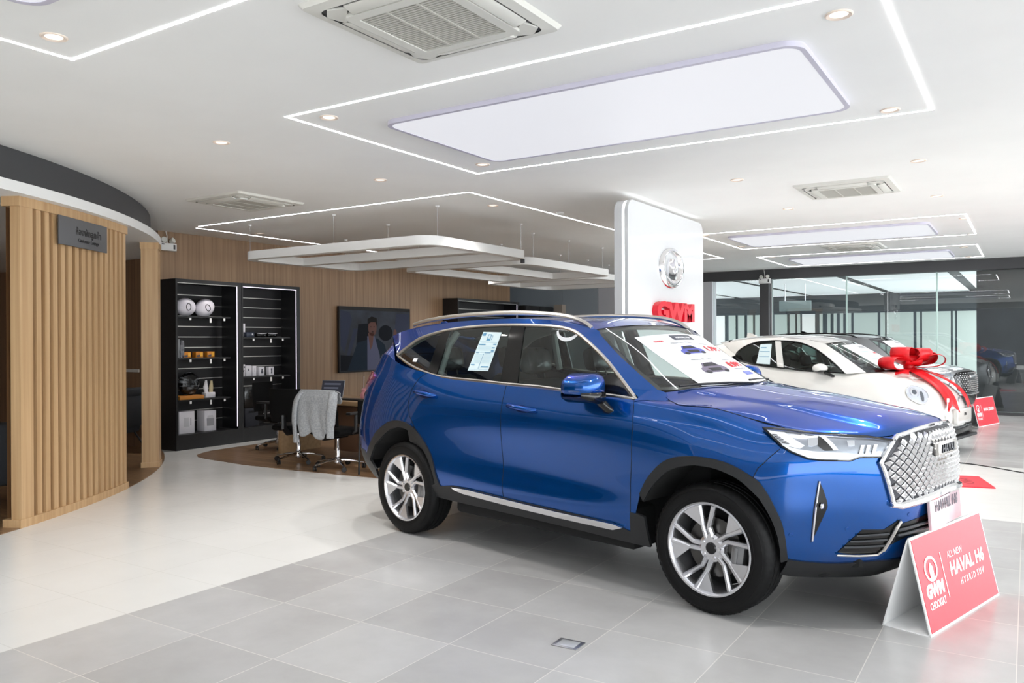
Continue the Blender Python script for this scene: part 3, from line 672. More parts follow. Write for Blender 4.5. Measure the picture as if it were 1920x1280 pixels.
P_alloy = mat('machined_alloy', rgb(218, 218, 222), 0.24, 0.9)
P_disc = mat('brake_steel', rgb(92, 90, 88), 0.4, 1.0)
P_glass = glass_mat('car_glass', (0.56, 0.64, 0.62, 1), 0.04)
P_wglass = glass_mat('windshield_glass', (0.9, 0.95, 0.93, 1), 0.03)
P_clear = glass_mat('lamp_lens', (0.95, 0.97, 1, 1), 0.06)
P_red = mat('tail_red', rgb(120, 10, 16), 0.15, 0, 1.0)
P_seat = mat('seat_dark', rgb(46, 45, 46), 0.6)
P_wrap = mat('plastic_wrap', rgb(90, 90, 92), 0.12)
P_lining = mat('light_lining', rgb(190, 192, 188), 0.8)
P_paper = mat('white_card', rgb(238, 240, 243), 0.6)
T_blue = mat('print_blue', rgb(92, 150, 186), 0.6)
T_pale = mat('print_pale_blue', rgb(196, 222, 232), 0.6)
T_red = mat('print_red', rgb(214, 40, 52), 0.6)
T_dark = mat('print_dark', rgb(70, 72, 84), 0.6)
T_navy = mat('print_navy', rgb(60, 66, 130), 0.6)

# ---------------------------------------------------------------- wheel (axle along y, face towards -y)
def make_wheel(parent, loc, face, spokes='blade', r=0.365, brake=True):
    """face=-1: outside looks to -y; +1: to +y"""
    S = r / 0.365; m = MB()
    Rz = Matrix.Rotation(0 if face < 0 else PI, 4, 'Z') @ Matrix.Scale(S, 4)
    m.T = Rz
    m.lathe([(0.258, -0.098), (0.262, -0.112), (0.252, -0.113), (0.244, -0.104), (0.238, -0.08), (0.230, -0.03), (0.226, 0.09), (0.245, 0.10), (0.258, 0.10)], 56, 'y')
    def pol(rr, deg): t = R(90 - deg); return (rr * math.cos(t), rr * math.sin(t))
    def bar(p0, p1, w0, w1, y0a, y0b, th):
        a = np.array(p0); b = np.array(p1); d = (b - a) / np.linalg.norm(b - a); q = np.array([-d[1], d[0]])
        c = [a + q * w0 / 2, a - q * w0 / 2, b - q * w1 / 2, b + q * w1 / 2]; ys = [y0a, y0a, y0b, y0b]
        ins = [a + q * w0 / 5, a - q * w0 / 5, b - q * w1 / 5, b + q * w1 / 5]
        vs = [(p[0], y, p[1]) for p, y in zip(ins, ys)] + [(p[0], y + 0.012, p[1]) for p, y in zip(c, ys)] + [(p[0], y + th, p[1]) for p, y in zip(c, ys)]
        m.add(vs, [(0, 1, 2, 3)] + [(i, (i + 1) % 4, 4 + (i + 1) % 4, 4 + i) for i in range(4)] + [(4 + i, 4 + (i + 1) % 4, 8 + (i + 1) % 4, 8 + i) for i in range(4)])
    if spokes == 'blade':
        for k in range(5):
            o = 72 * k - 2
            bar(pol(0.055, o - 34), pol(0.135, o - 22), 0.034, 0.028, -0.078, -0.088, 0.03)
            bar(pol(0.130, o - 22.5), pol(0.244, o - 14), 0.028, 0.036, -0.088, -0.106, 0.03)
            bar(pol(0.055, o + 2), pol(0.12, o - 6), 0.034, 0.026, -0.078, -0.088, 0.03)
            bar(pol(0.115, o - 6), pol(0.244, o + 8), 0.026, 0.030, -0.088, -0.106, 0.03)
            ap = [pol(0.13, o - 24)] + [pol(0.246, a) for a in (o - 40, o - 35, o - 30, o - 25, o - 20, o - 14)] + [pol(0.15, o - 18)]
            ys = [-0.082] + [-0.098] * 6 + [-0.088]
            n = len(ap); m.add([(p[0], y, p[1]) for p, y in zip(ap, ys)] + [(p[0], y + 0.02, p[1]) for p, y in zip(ap, ys)], [tuple(range(n)), tuple(range(2 * n - 1, n - 1, -1))] + [(i, (i + 1) % n, n + (i + 1) % n, n + i) for i in range(n)])
    else:
        for k in range(10): bar(pol(0.05, 36 * k), pol(0.244, 36 * k + 6), 0.03, 0.036, -0.078, -0.104, 0.03)
    m.lathe([(0.0, -0.076), (0.062, -0.078), (0.078, -0.07), (0.082, -0.04), (0.0, -0.04)], 32, 'y')
    wh = m.build('wheel', P_alloy, parent, loc=loc, ang=28)
    m = MB(); m.T = Rz
    m.lathe([(0.257, -0.098), (0.266, -0.112), (0.290, -0.118), (0.318, -0.118), (0.342, -0.110), (0.356, -0.096), (0.3625, -0.082), (0.364, -0.050), (0.358, -0.048), (0.358, -0.040), (0.365, -0.038), (0.365, -0.006), (0.358, -0.004), (0.358, 0.004), (0.365, 0.006), (0.365, 0.038), (0.358, 0.04), (0.358, 0.048), (0.364, 0.05), (0.3625, 0.082), (0.35, 0.104), (0.318, 0.118), (0.28, 0.117), (0.257, 0.1)], 72, 'y')
    for k in range(60):
        a = 2 * PI * k / 60; ca, sa = math.cos(a), math.sin(a); t = 0.010
        vs = []
        for rr, y in ((0.345, -0.1095), (0.3605, -0.094), (0.3665, -0.078), (0.367, -0.054)):
            for s_ in (-1, 1): vs.append((rr * ca - s_ * t * sa, y, rr * sa + s_ * t * ca))
        m.add(vs, [(0, 1, 3, 2), (2, 3, 5, 4), (4, 5, 7, 6)])
    for rr in (0.283, 0.333): m.lathe([(rr - 0.0015, -0.1172), (rr, -0.1192), (rr + 0.0015, -0.1172)], 72, 'y')
    m.build('tyre', P_rubber, wh, ang=40)
    m = MB(); m.T = Rz
    m.lathe([(0.0, -0.085), (0.028, -0.085), (0.033, -0.080), (0.033, -0.07), (0.0, -0.07)], 24, 'y'); m.build('hub_cap', P_gloss, wh)
    m = MB(); m.T = Rz
    for k in range(5):
        p = pol(0.055, 72 * k + 14); q = MB(); q.lathe([(0.0, -0.088), (0.008, -0.087), (0.010, -0.075), (0.010, -0.066)], 8, 'y')
        m.add([(x + p[0], y, z + p[1]) for x, y, z in q.v], q.f)
    m.build('lug_nuts', P_chrome, wh)
    if brake:
        m = MB(); m.T = Rz; m.lathe([(0.06, -0.036), (0.165, -0.036), (0.165, -0.012), (0.06, -0.012)], 40, 'y', True); m.lathe([(0.0, -0.055), (0.075, -0.055), (0.078, -0.03)], 24, 'y'); m.build('brake_disc', P_disc, wh)
        m = MB(); m.T = Rz @ Matrix.Rotation(R(8), 4, 'Y'); m.box(0.115, 0.195, -0.068, 0.0, -0.075, 0.075, 0.012); m.box(0.13, 0.16, -0.074, -0.06, -0.05, 0.05, 0.008); m.build('brake_caliper', P_steelc, wh)
    m = MB(); m.T = Rz; m.lathe([(0.0, 0.06), (0.225, 0.06), (0.225, 0.064), (0.0, 0.064)], 32, 'y'); m.build('wheel_back', P_under, wh)
    return wh
P_steelc = mat('caliper_grey', rgb(150, 150, 152), 0.35, 0.8)
def copy_part(o, parent, loc, rotz=0.0):
    c = o.copy(); C.objects.link(c); c.parent = parent; c.location = loc; c.rotation_euler = (0, 0, rotz)
    for g in list(o.children):
        d = g.copy(); C.objects.link(d); d.parent = c
    return c
# ---------------------------------------------------------------- the blue car
HD = R(-11.85)
car = thing('suv_car', 'metallic blue SUV with chrome mesh grille in the foreground', 'car', (-1.318, 5.249, 0), HD, 'cars on show')
def bn(a, b):
    p = BN(a, b); p[:, 1] *= -1; return p                       # the side we see is -y
def both(build):
    """run a builder for the visible side (-y) and mirrored for the far side"""
    build(1); build(-1)
def panel(name, key, m, sg, off=0.0, depth=0.0, db=0.2, da=0.125, parent=None):
    mb = side_mb(sg); trim(bn, BT[key] if isinstance(key, str) else key, da, db, off, depth, FL, mb)
    return mb.build(name, m, parent or car, ang=50)
_n = surf_normals(bn, np.array([10.0]), np.array([4.0]))[0]
FL = 1 if _n[1] < 0 else -1
def stitch(pts): return pts
def smooth2(pts, n=4):
    P = np.array(pts, float); return [(float(a), float(b)) for a, b in hermite_eval(np.arange(float(len(P))), P, np.linspace(0, len(P) - 1, (len(P) - 1) * n + 1))]
arF, arFi, arR_, arRi = (smooth2(BT[k]) for k in ('arcF', 'arcFi', 'arcR', 'arcRi'))
lipn = BT['lip']
bumper = [(0, 9.15), (1.0, 9.15), (2.1, 9.15), (3.2, 9.15), (4.5, 9.2), (5.5, 9.3)] + BT['front_bumper'] + [(1.8, 1.75), (0, 1.75)]
# left-hand lower run of the front bumper follows the blue edge to the centre line
DLO_lo = [(-0.536, 1.167), (-0.69, 1.182), (-1.079, 1.201), (-1.335, 1.216), (-1.644, 1.224), (-1.899, 1.235), (-2.324, 1.25), (-2.563, 1.279), (-2.831, 1.34), (-3.056, 1.414)]
DLO_up = [(-2.926, 1.485), (-2.808, 1.546), (-2.658, 1.583), (-2.493, 1.612), (-2.29, 1.632), (-1.987, 1.645), (-1.731, 1.645), (-1.502, 1.637), (-1.315, 1.625), (-1.16, 1.597), (-1.025, 1.533), (-0.832, 1.412), (-0.659, 1.275)]
DLO = DLO_lo + DLO_up
def gl(x, z):
    x = np.asarray(x, float); z = np.asarray(z, float); return np.stack([x, -yglass(x, z), z], 1)
quarter_top = [(13.0, 9.25), (13.5, 9.55), (14.0, 10), (19, 10), (19, 2.2), (15.1, 2.2)]
rq = [p for p in BT['seamR']]                                    # window line down to the arch
rear_quarter = rq + [p for p in arR_[::-1] if p[0] > rq[-1][0] - 0.05][1:] + [(15.1, 2.3), (19, 2.3), (19, 10), (14.25, 10), (13.9, 9.75), (13.4, 9.45)]
E0 = np.array([(-0.45, 0.735, 1.226), (-0.745, 0.675, 1.40), (-1.035, 0.605, 1.606)]); C0 = np.array([(-0.25, 0, 1.232), (-0.62, 0, 1.44), (-0.98, 0, 1.64)])
def ws(a, b):
    """windshield: a 0..1 up the glass, b -1..1 across (negative = visible side)"""
    e = hermite_eval([0, 0.5, 1], E0, a); c = hermite_eval([0, 0.5, 1], C0, a); k = (1 - b * b)[:, None]
    p = e + (c - e) * k; p[:, 1] = e[:, 1] * b; return p
RE = np.array([(-1.035, 0.605, 1.606), (-1.28, 0.622, 1.662), (-1.75, 0.632, 1.692), (-2.3, 0.625, 1.687), (-2.8, 0.60, 1.663), (-3.2, 0.555, 1.615), (-3.42, 0.50, 1.575)])
RC = np.array([(-0.98, 0, 1.64), (-1.26, 0, 1.690), (-1.75, 0, 1.712), (-2.35, 0, 1.705), (-2.9, 0, 1.685), (-3.3, 0, 1.645), (-3.6, 0, 1.60)])
def roofs(a, b):
    T = np.arange(7.0); e = hermite_eval(T, RE, a); c = hermite_eval(T, RC, a); k = (1 - np.abs(b) ** 2.4)[:, None]
    p = e + (c - e) * k; p[:, 1] = e[:, 1] * b; return p
hoodF = surf_path(bn, [(0, 9.2), (1.2, 9.2), (2.2, 9.2), (3.4, 9.25), (4.7, 9.4), (5.5, 9.5)] + [BT['shut'][-1]], 8)
hoodS = smooth_line([hoodF[-1]] + [tuple(p) for p in bn(np.array([q[0] for q in BT['shut'][1:-1][::-1]]), np.array([q[1] for q in BT['shut'][1:-1][::-1]]))] + [(-0.43, -0.73, 1.205)], 6)
hoodC = smooth_line([hoodF[0], (0.84, 0, 1.083), (0.6, 0, 1.128), (0.3, 0, 1.172), (0.0, 0, 1.207), (-0.26, 0, 1.232)], 8)
hoodB = smooth_line([(-0.26, 0, 1.232), (-0.31, -0.4, 1.232), (-0.43, -0.73, 1.205)], 8)
def resample(P, n):
    P = np.array(P); d = np.r_[0, np.cumsum(np.linalg.norm(np.diff(P, axis=0), axis=1))]; t = np.linspace(0, d[-1], n); return np.stack([np.interp(t, d, P[:, k]) for k in range(3)], 1)
def coons(c0, c1, d0, d1, n, m):
    """c0: u=0 edge (v 0..1), c1: u=1 edge, d0: v=0 edge (u 0..1), d1: v=1 edge"""
    c0, c1, d0, d1 = resample(c0, m), resample(c1, m), resample(d0, n), resample(d1, n); u = np.linspace(0, 1, n)[:, None, None]; v = np.linspace(0, 1, m)[None, :, None]
    return (1 - u) * c0[None] + u * c1[None] + (1 - v) * d0[:, None] + v * d1[:, None] - ((1 - u) * (1 - v) * c0[0] + u * v * c1[-1] + (1 - u) * v * c0[-1] + u * (1 - v) * c1[0])
# hood: half patch, mirrored
G = coons(hoodF, hoodB, hoodC, hoodS, 40, 32)
for i in range(40):
    for j in range(32):
        x, y = G[i, j, 0], abs(G[i, j, 1]); yc = 0.40 + 0.15 * min(1, max(0, (0.8 - x) / 1.1)); s = min(1, max(0, (yc + 0.02 - y) / 0.045)); s = s * s * (3 - 2 * s)
        fade = min(1, i / 6.0) * min(1, (39 - i) / 4.0 + 0.15); G[i, j, 2] += 0.013 * s * fade + 0.003
full = [[tuple(p * np.array([1, -1, 1])) for p in r[::-1][:-1]] + [tuple(p) for p in r] for r in G]
full = [[(p[0], p[1], p[2]) for p in r] for r in full]
MB().grid(full).build('hood', P_blue, car, ang=60)
for sg in (1, -1):
    panel('fender', 'fender', P_blue, sg)
    panel('front_door', 'front_door', P_blue, sg)
    panel('rear_door', 'rear_door', P_blue, sg)
    panel('rear_quarter', rear_quarter, P_blue, sg)
# front bumper and rear bumper skin: both halves in one mesh
mb = side_mb(1); trim(bn, bumper, 0.125, 0.2, 0, 0, FL, mb); mb.T = MIRROR; trim(bn, bumper, 0.125, 0.2, 0, 0, FL, mb)
fb_ = mb.build('front_bumper', P_blue, car, ang=50)
lip = [(0, 1.75), (1.8, 1.75)] + lipn[::-1] + [BT['arcF'][-1], (6.45, 0.0), (5, 0), (3, 0), (0, 0)]
mb = side_mb(1); trim(bn, lip, 0.125, 0.2, 0.008, 0.03, FL, mb); mb.T = MIRROR; trim(bn, lip, 0.125, 0.2, 0.008, 0.03, FL, mb)
lip_o = mb.build('front_lip', P_black, car)
rb = [(15.1, 2.3), (19, 2.3), (19, 0), (14.4, 0), (14.3, 1.0), (14.55, 1.6)]
mb = side_mb(1); trim(bn, rb, 0.125, 0.2, 0.004, 0.02, FL, mb); mb.T = MIRROR; trim(bn, rb, 0.125, 0.2, 0.004, 0.02, FL, mb)
mb.build('rear_bumper', P_black, car)
for sg in (1, -1):
    # black arch trims and rocker
    panel('wheel_arch_trim', arF + arFi[::-1], P_black, sg, 0.010, 0.02, parent=None)
    ra = [(14.75, 1.2)] + arR_ + arRi[::-1][0:] + [(14.55, 1.3)]
    panel('wheel_arch_trim', arR_ + arRi[::-1], P_black, sg, 0.010, 0.02)
    rocker = [arR_[-1]] + [(12.1, 1.68), (11.5, 1.45), (11.03, 1.42), (10.4, 1.28), (9.8, 1.18), (9.25, 1.0), (8.95, 0.9), (8.9, 0.0), (12.3, 0.0), (12.75, 0.9)]
    rocker = [BT['rear_door'][k] for k in range(len(BT['rear_door'])) if BT['rear_door'][k][1] < 2.3]
    rk = sorted([p for p in BT['rear_door'] + BT['front_door'] if p[1] < 2.35], key=lambda p: -p[0])
    rk = rk + [(9.06, rk[-1][1]), (8.93, rk[-1][1] - 0.1), (8.9, 0.0), (10, 0), (11, 0), (12.35, 0.0), (12.5, 0.6)]
    panel('rocker_panel', rk, P_black, sg, 0.006, 0.02)
    panel('sill_trim', 'sill', P_chrome, sg, 0.022, 0.018)
    # seams
    for key in ('seamA', 'seamB', 'seamR', 'fb', 'shut'):
        mb = side_mb(sg); mb.tube(surf_path(bn, BT[key], 5), 0.0024, 6); mb.build('panel_gap', P_gap, car)
    # arch liner
    for pts, xc in ((arFi, 0.0), (arRi, -2.738)):
        mb = side_mb(sg); Q = surf_path(bn, pts, 5); mb.grid([[(p[0], p[1] * s_ + 0.0, p[2]) for s_ in (1.0, 0.8, 0.5)] for p in Q])
        mb.add([(q[0], -0.46, q[2]) for q in Q] , [tuple(range(len(Q)))]); mb.build('arch_liner', P_under, car)
    # side glass, pillars and bright window frame
    front = [p for p in DLO if p[0] > -1.60]; bsp = [(-1.60, 1.232), (-1.655, 1.622)]
    fw = [(-1.555, 1.222)] + [p for p in DLO_lo[::-1] if p[0] > -1.5] + [p for p in DLO_up[::-1] if p[0] > -1.6] + [(-1.64, 1.638)]
    rw = [(-1.71, 1.228)] + [p for p in DLO_lo if -2.4 < p[0] < -1.75] + [(-2.45, 1.267), (-2.445, 1.617)] + [p for p in DLO_up if -2.4 < p[0] < -1.8] + [(-1.76, 1.645)]
    qw = [(-2.55, 1.277)] + [p for p in DLO_lo if p[0] < -2.56] + [p for p in DLO_up if p[0] < -2.53] + [(-2.52, 1.606)]
    for nm, pl in (('front_window', fw), ('rear_window', rw), ('quarter_window', qw)):
        mb = side_mb(sg); trim(gl, pl, 0.1, 0.08, 0, 0, 1, mb); mb.build(nm, P_glass, car, ang=60)
    for pl in ([(-1.545, 1.222), (-1.63, 1.637), (-1.77, 1.643), (-1.72, 1.228)], [(-2.44, 1.265), (-2.43, 1.618), (-2.535, 1.606), (-2.56, 1.279)],
               [(-0.56, 1.171), (-0.69, 1.182), (-0.86, 1.19), (-0.80, 1.31), (-0.72, 1.318), (-0.665, 1.278)]):
        mb = side_mb(sg); trim(gl, pl, 0.1, 0.08, 0.004, 0.012, 1 if surf_normals(gl, np.array([-2.0]), np.array([1.4]))[0][1] < 0 else -1, mb); mb.build('window_pillar', P_gloss, car, ang=60)
    mb = side_mb(sg); S_ = smooth_line([(p[0], -float(yglass(p[0], p[1])) - 0.004, p[1]) for p in DLO_lo], 5) + smooth_line([(p[0], -float(yglass(p[0], p[1])) - 0.004, p[1]) for p in DLO_up + DLO_lo[:1]], 5)[0:-1]
    mb.tube(S_, 0.0125, 8, True); mb.build('window_trim', P_satin, car)
    # black rebate inside the bright frame
    # cant rail, A pillar and D pillar skin
    Lw = [(-0.50, 1.16)] + [(-0.659, 1.275), (-0.832, 1.412), (-1.025, 1.533), (-1.16, 1.597), (-1.315, 1.625), (-1.73, 1.645), (-2.29, 1.632), (-2.658, 1.583), (-2.926, 1.485), (-3.056, 1.414)]
    Lw = [(p[0], -float(yglass(p[0], p[1])), p[1]) for p in Lw]
    Up = [(-0.45, 0.735, 1.226), (-0.60, 0.705, 1.314), (-0.80, 0.662, 1.436), (-0.97, 0.62, 1.556), (-1.035, 0.605, 1.606), (-1.28, 0.622, 1.662), (-1.75, 0.632, 1.692), (-2.3, 0.625, 1.687), (-2.8, 0.60, 1.663), (-3.2, 0.555, 1.615), (-3.42, 0.50, 1.575)]
    Up = [(x, -y, z) for x, y, z in Up]
    mb = side_mb(sg); mb.grid(ruled(Lw, Up, 60, 5, 0.0)); mb.build('roof_pillar', P_blue, car, ang=60)
    # triangle between the fender top, the pillar foot and the hood
    fe = [(-0.33, -0.775, 1.165), (-0.42, -0.80, 1.17), (-0.52, -0.86, 1.165)]
    mb = side_mb(sg); mb.grid(ruled([(-0.54, -0.868, 1.16), (-0.48, -0.84, 1.168), (-0.34, -0.775, 1.166)], [(-0.50, -0.765, 1.22), (-0.45, -0.735, 1.226), (-0.40, -0.715, 1.21)], 10, 4)); mb.build('cowl_corner', P_blue, car, ang=60)
    # D pillar down to the quarter panel and round the tail
    Ld = [tuple(p) for p in bn(np.array([13.75, 14.5, 15.4, 16.2, 17, 18, 19]), np.array([9.65, 9.75, 9.8, 9.8, 9.8, 9.8, 9.8]))]
    Ud = [(-3.42, -0.50, 1.575), (-3.47, -0.43, 1.58), (-3.51, -0.35, 1.586), (-3.545, -0.26, 1.591), (-3.57, -0.17, 1.595), (-3.59, -0.08, 1.598), (-3.6, 0, 1.60)]
    mb = side_mb(sg); mb.grid(ruled(Ld, Ud, 40, 6)); mb.build('tail_pillar', P_blue if sg > 0 else P_blue, car, ang=60)
    # roof rail
    rl = [(-1.07, 0.60, 1.612), (-1.14, 0.605, 1.655), (-1.27, 0.608, 1.695), (-1.5, 0.612, 1.722), (-1.9, 0.615, 1.737), (-2.3, 0.61, 1.733), (-2.65, 0.60, 1.715), (-2.9, 0.585, 1.69), (-3.03, 0.572, 1.668)]
    mb = side_mb(sg); mb.tube(smooth_line([(x, -y, z) for x, y, z in rl], 5), 0.017, 8); mb.build('roof_rail', P_satin, car)
    # door handles
    for key in ('h1', 'h2'):
        P_ = bn(np.array([p[0] for p in BT[key]]), np.array([p[1] for p in BT[key]])); a, b = Vector(P_[0]), Vector(P_[1])
        mb = side_mb(sg); o_ = Vector((0, -0.028, 0)); mb.tube([a + Vector((0, 0.01, 0)), a + (b - a) * 0.06 + o_ * 0.8, a + (b - a) * 0.3 + o_, a + (b - a) * 0.7 + o_, a + (b - a) * 0.94 + o_ * 0.8, b + Vector((0, 0.01, 0))], [0.014, 0.02, 0.022, 0.022, 0.02, 0.014], 12, flat=0.8)
        hd = mb.build('door_handle', P_blue, car, ang=60)
        (a0_, b0_), (a1_, b1_) = BT[key]; mb = side_mb(sg); am, bm_ = (a0_ + a1_) / 2, (b0_ + b1_) / 2 - 0.12
        trim(bn, [(am + (a0_ - a1_) * 0.30 * math.cos(q), bm_ + 0.36 * math.sin(q) + (b0_ - b1_) * 0.30 * math.cos(q)) for q in np.linspace(0, 2 * PI, 25)[:-1]], 0.1, 0.1, 0.0012, 0.001, FL, mb); mb.build('handle_shade', mat('shade_blue', (0.0, 0.008, 0.05, 1), 0.3), hd, ang=60)  # flat dark ellipse paints the shade behind the handle
    # mirror
    mb = side_mb(sg)
    def mloop(y, x0, x1, z0, z1): return [(x, -y, z) for x, z in rrect(x0, x1, z0, z1, min(x1 - x0, z1 - z0) * 0.42, 5)]
    mb.grid([mloop(0.905, -0.90, -0.86, 1.23, 1.25), mloop(0.91, -0.955, -0.72, 1.185, 1.315), mloop(0.95, -0.965, -0.69, 1.175, 1.328), mloop(1.03, -0.95, -0.685, 1.178, 1.325), mloop(1.09, -0.925, -0.705, 1.188, 1.298), mloop(1.12, -0.90, -0.74, 1.205, 1.275), mloop(1.128, -0.86, -0.79, 1.225, 1.25)], False, True)
    mb.add(mloop(0.905, -0.90, -0.86, 1.23, 1.25), [tuple(range(24))]); mb.add(mloop(1.128, -0.86, -0.79, 1.225, 1.25), [tuple(range(24))]); mr = mb.build('side_mirror', P_blue, car, ang=60)
    mb = side_mb(sg)
    mb.grid([mloop(0.905, -0.955, -0.715, 1.15, 1.225), mloop(0.95, -0.968, -0.683, 1.138, 1.222), mloop(1.03, -0.953, -0.678, 1.145, 1.222), mloop(1.09, -0.928, -0.70, 1.17, 1.218), mloop(1.118, -0.90, -0.74, 1.185, 1.212)], False, True)
    mb.tube([(-0.70, -0.86, 1.085), (-0.715, -0.895, 1.105), (-0.755, -0.93, 1.16), (-0.78, -0.95, 1.19)], [0.05, 0.052, 0.05, 0.045], 12, flat=0.6); mb.build('mirror_base', P_gloss, mr, ang=60)
    mb = side_mb(sg); mb.tube([(-0.70, -0.97, 1.225), (-0.69, -1.03, 1.225), (-0.715, -1.09, 1.222), (-0.76, -1.124, 1.222), (-0.83, -1.126, 1.222)], 0.006, 6); mb.build('turn_signal', P_clear, mr)
    # headlight
    mb = side_mb(sg); trim(bn, BT['hl'], 0.125, 0.2, 0.006, 0.012, FL, mb); hl = mb.build('headlight', mat('lamp_grey', rgb(168, 172, 178), 0.25, 0.7), car)
    mb = side_mb(sg); trim(bn, BT['hl'], 0.125, 0.2, 0.024, 0.02, FL, mb); mb.build('lens', P_clear, hl)
    mb = side_mb(sg); H_ = BT['hl']; mb.tube(surf_path(bn, [H_[-1], H_[0], H_[1], H_[2], H_[3], H_[4]], 5, 0.018, FL), 0.007, 6); mb.tube(surf_path(bn, [H_[5], H_[6], H_[7], H_[8], H_[9], H_[10], H_[11], H_[0]], 5, 0.016, FL), 0.005, 6); mb.build('dark_surround', P_gloss, hl)
    Wl = mat('lamp_white', rgb(244, 244, 246), 0.2, 0.0, 0.5)
    mb = side_mb(sg)
    for key in ('hl_lens_low', 'hl_c', 'hl_bar2'): trim(bn, BT[key], 0.125, 0.2, 0.014, 0.008, FL, mb)
    mb.build('running_light', Wl, hl)
    for key in ('hl_p1', 'hl_p2'):
        mb = side_mb(sg); trim(bn, BT[key], 0.125, 0.2, 0.016, 0.01, FL, mb); mb.build('projector', P_chrome, hl)
    mb = side_mb(sg); trim(bn, BT['hl_dark'], 0.125, 0.2, 0.013, 0.006, FL, mb)
    for q in BT['hl_louv']: trim(bn, q, 0.125, 0.2, 0.018, 0.004, FL, mb)
    mb.build('dark_divider', P_gloss, hl)
    mb = side_mb(sg)
    for q in BT['hl_d']: trim(bn, q, 0.125, 0.2, 0.017, 0.004, FL, mb)
    mb.build('inner_bars', Wl, hl)
    # fog light slit
    mb = side_mb(sg); trim(bn, BT['fog'], 0.125, 0.2, 0.003, 0.004, FL, mb); fg = mb.build('fog_light', P_gloss, car)
    mb = side_mb(sg); mb.tube(surf_path(bn, BT['fogblade'], 6, 0.008, FL), 0.0055, 8); mb.build('chrome_blade', P_chrome, fg)
    p = bn(np.array([BT['foglamp'][0][0]]), np.array([BT['foglamp'][0][1]]))[0]
    mb = side_mb(sg); mb.T = mb.T @ Matrix.Translation(Vector(p) + Vector((0.006, -0.006, 0))); q = MB(); q.lathe([(0.0, 0.012), (0.014, 0.008), (0.017, 0)], 16, 'x'); mb.add(q.v, q.f); mb.build('lamp_bulb', P_chrome, fg)
    # parking sensors
    for k in range(3):
        a, b = BT['sens'][k]; p = bn(np.array([a]), np.array([b]))[0]; nn = surf_normals(bn, np.array([a]), np.array([b]))[0] * FL
        q = MB(); q.lathe([(0.0, 0.003), (0.009, 0.003), (0.011, 0.0)], 16, 'z'); mb = side_mb(sg); mb.T = mb.T @ Matrix.Translation(Vector(p)) @ Vector(nn).to_track_quat('Z', 'Y').to_matrix().to_4x4(); mb.add(q.v, q.f); mb.build('parking_sensor', P_blue, car)
    # tail lamp
    mb = side_mb(sg); trim(bn, [(19, 8.3), (17, 8.3), (15.9, 8.45), (15.2, 8.3), (14.95, 8.05), (15.2, 7.75), (15.6, 7.4), (16.0, 6.9), (16.3, 6.9), (17, 7.4), (19, 7.4)], 0.125, 0.2, 0.02, 0.02, FL, mb); mb.build('tail_light', P_red, car)
    # lower intake
    mb = side_mb(sg); trim(bn, BT['intL'], 0.125, 0.2, 0.003, 0.004, FL, mb); li = mb.build('lower_intake', P_gloss, car)
    mb = side_mb(sg)
    mb.tube(surf_path(bn, BT['intLchr'], 6, 0.012, FL), [0.006] * 18 + [0.010] * 14 + [0.008] * 5, 8); mb.build('chrome_hook', P_satin, li)
    mb = side_mb(sg)
    for z_ in (0.25, 0.5, 0.75):
        A_, B_ = BT['intL'][0], BT['intL'][2]; c_, d_ = BT['intL'][7], BT['intL'][4]
        mb.tube(surf_path(bn, [(A_[0] + (B_[0] - A_[0]) * z_, A_[1] + (B_[1] - A_[1]) * z_), (BT['intL'][7][0] + (BT['intL'][4][0] - BT['intL'][7][0]) * z_ * 0.9 + 0.3, A_[1] + (B_[1] - A_[1]) * z_ + 0.05)], 8, 0.008, FL), 0.006, 6)
    mb.build('slats', mat('dark_slat', rgb(60, 62, 66), 0.3), li)
    # interior trim of this side
    mb = side_mb(sg); mb.grid(ruled([(x, y + 0.03, z - 0.012) for x, y, z in Lw[1:]], [(x, y + 0.03, z - 0.03) for x, y, z in Up[1:]], 40, 3)); mb.build('inner_pillar', P_lining, car)
    mb = side_mb(sg); trim(bn, [(9.3, 3), (12.9, 3), (13.4, 9.2), (12.5, 8.9), (11, 8.8), (9.3, 8.4)], 0.25, 0.5, -0.06, 0, FL, mb); mb.build('door_card', P_seat, car)
    mb = side_mb(sg); mb.tube([(-1.70, -0.72, 1.24), (-1.74, -0.655, 1.45), (-1.78, -0.60, 1.62)], 0.035, 8); mb.tube([(-2.52, -0.72, 1.27), (-2.5, -0.64, 1.5), (-2.46, -0.58, 1.6)], 0.03, 8); mb.build('inner_post', P_lining, car)
# centre intake with the two bars
mb = side_mb(1); ic = [(0, 3.95)] + BT['intC'][2::-1][::-1][::-1]
ic = [(0, 3.95), BT['intC'][1], BT['intC'][0], BT['intC'][5], BT['intC'][4], (0.3, 2.85), (0, 2.8)]
trim(bn, ic, 0.125, 0.2, 0.003, 0.004, FL, mb); mb.T = MIRROR; trim(bn, ic, 0.125, 0.2, 0.003, 0.004, FL, mb)
ci = mb.build('centre_intake', P_gloss, car)
mb = side_mb(1)
for T_ in (Matrix.Identity(4), MIRROR):
    mb.T = T_
    for b_ in (3.1, 3.35): mb.tube(surf_path(bn, [(0, b_ + 0.1), (1.2, b_ + 0.05), (2.2, b_ - 0.1)], 8, 0.01, FL), 0.008, 6)
mb.build('slats', mat('dark_slat', rgb(60, 62, 66), 0.3), ci)
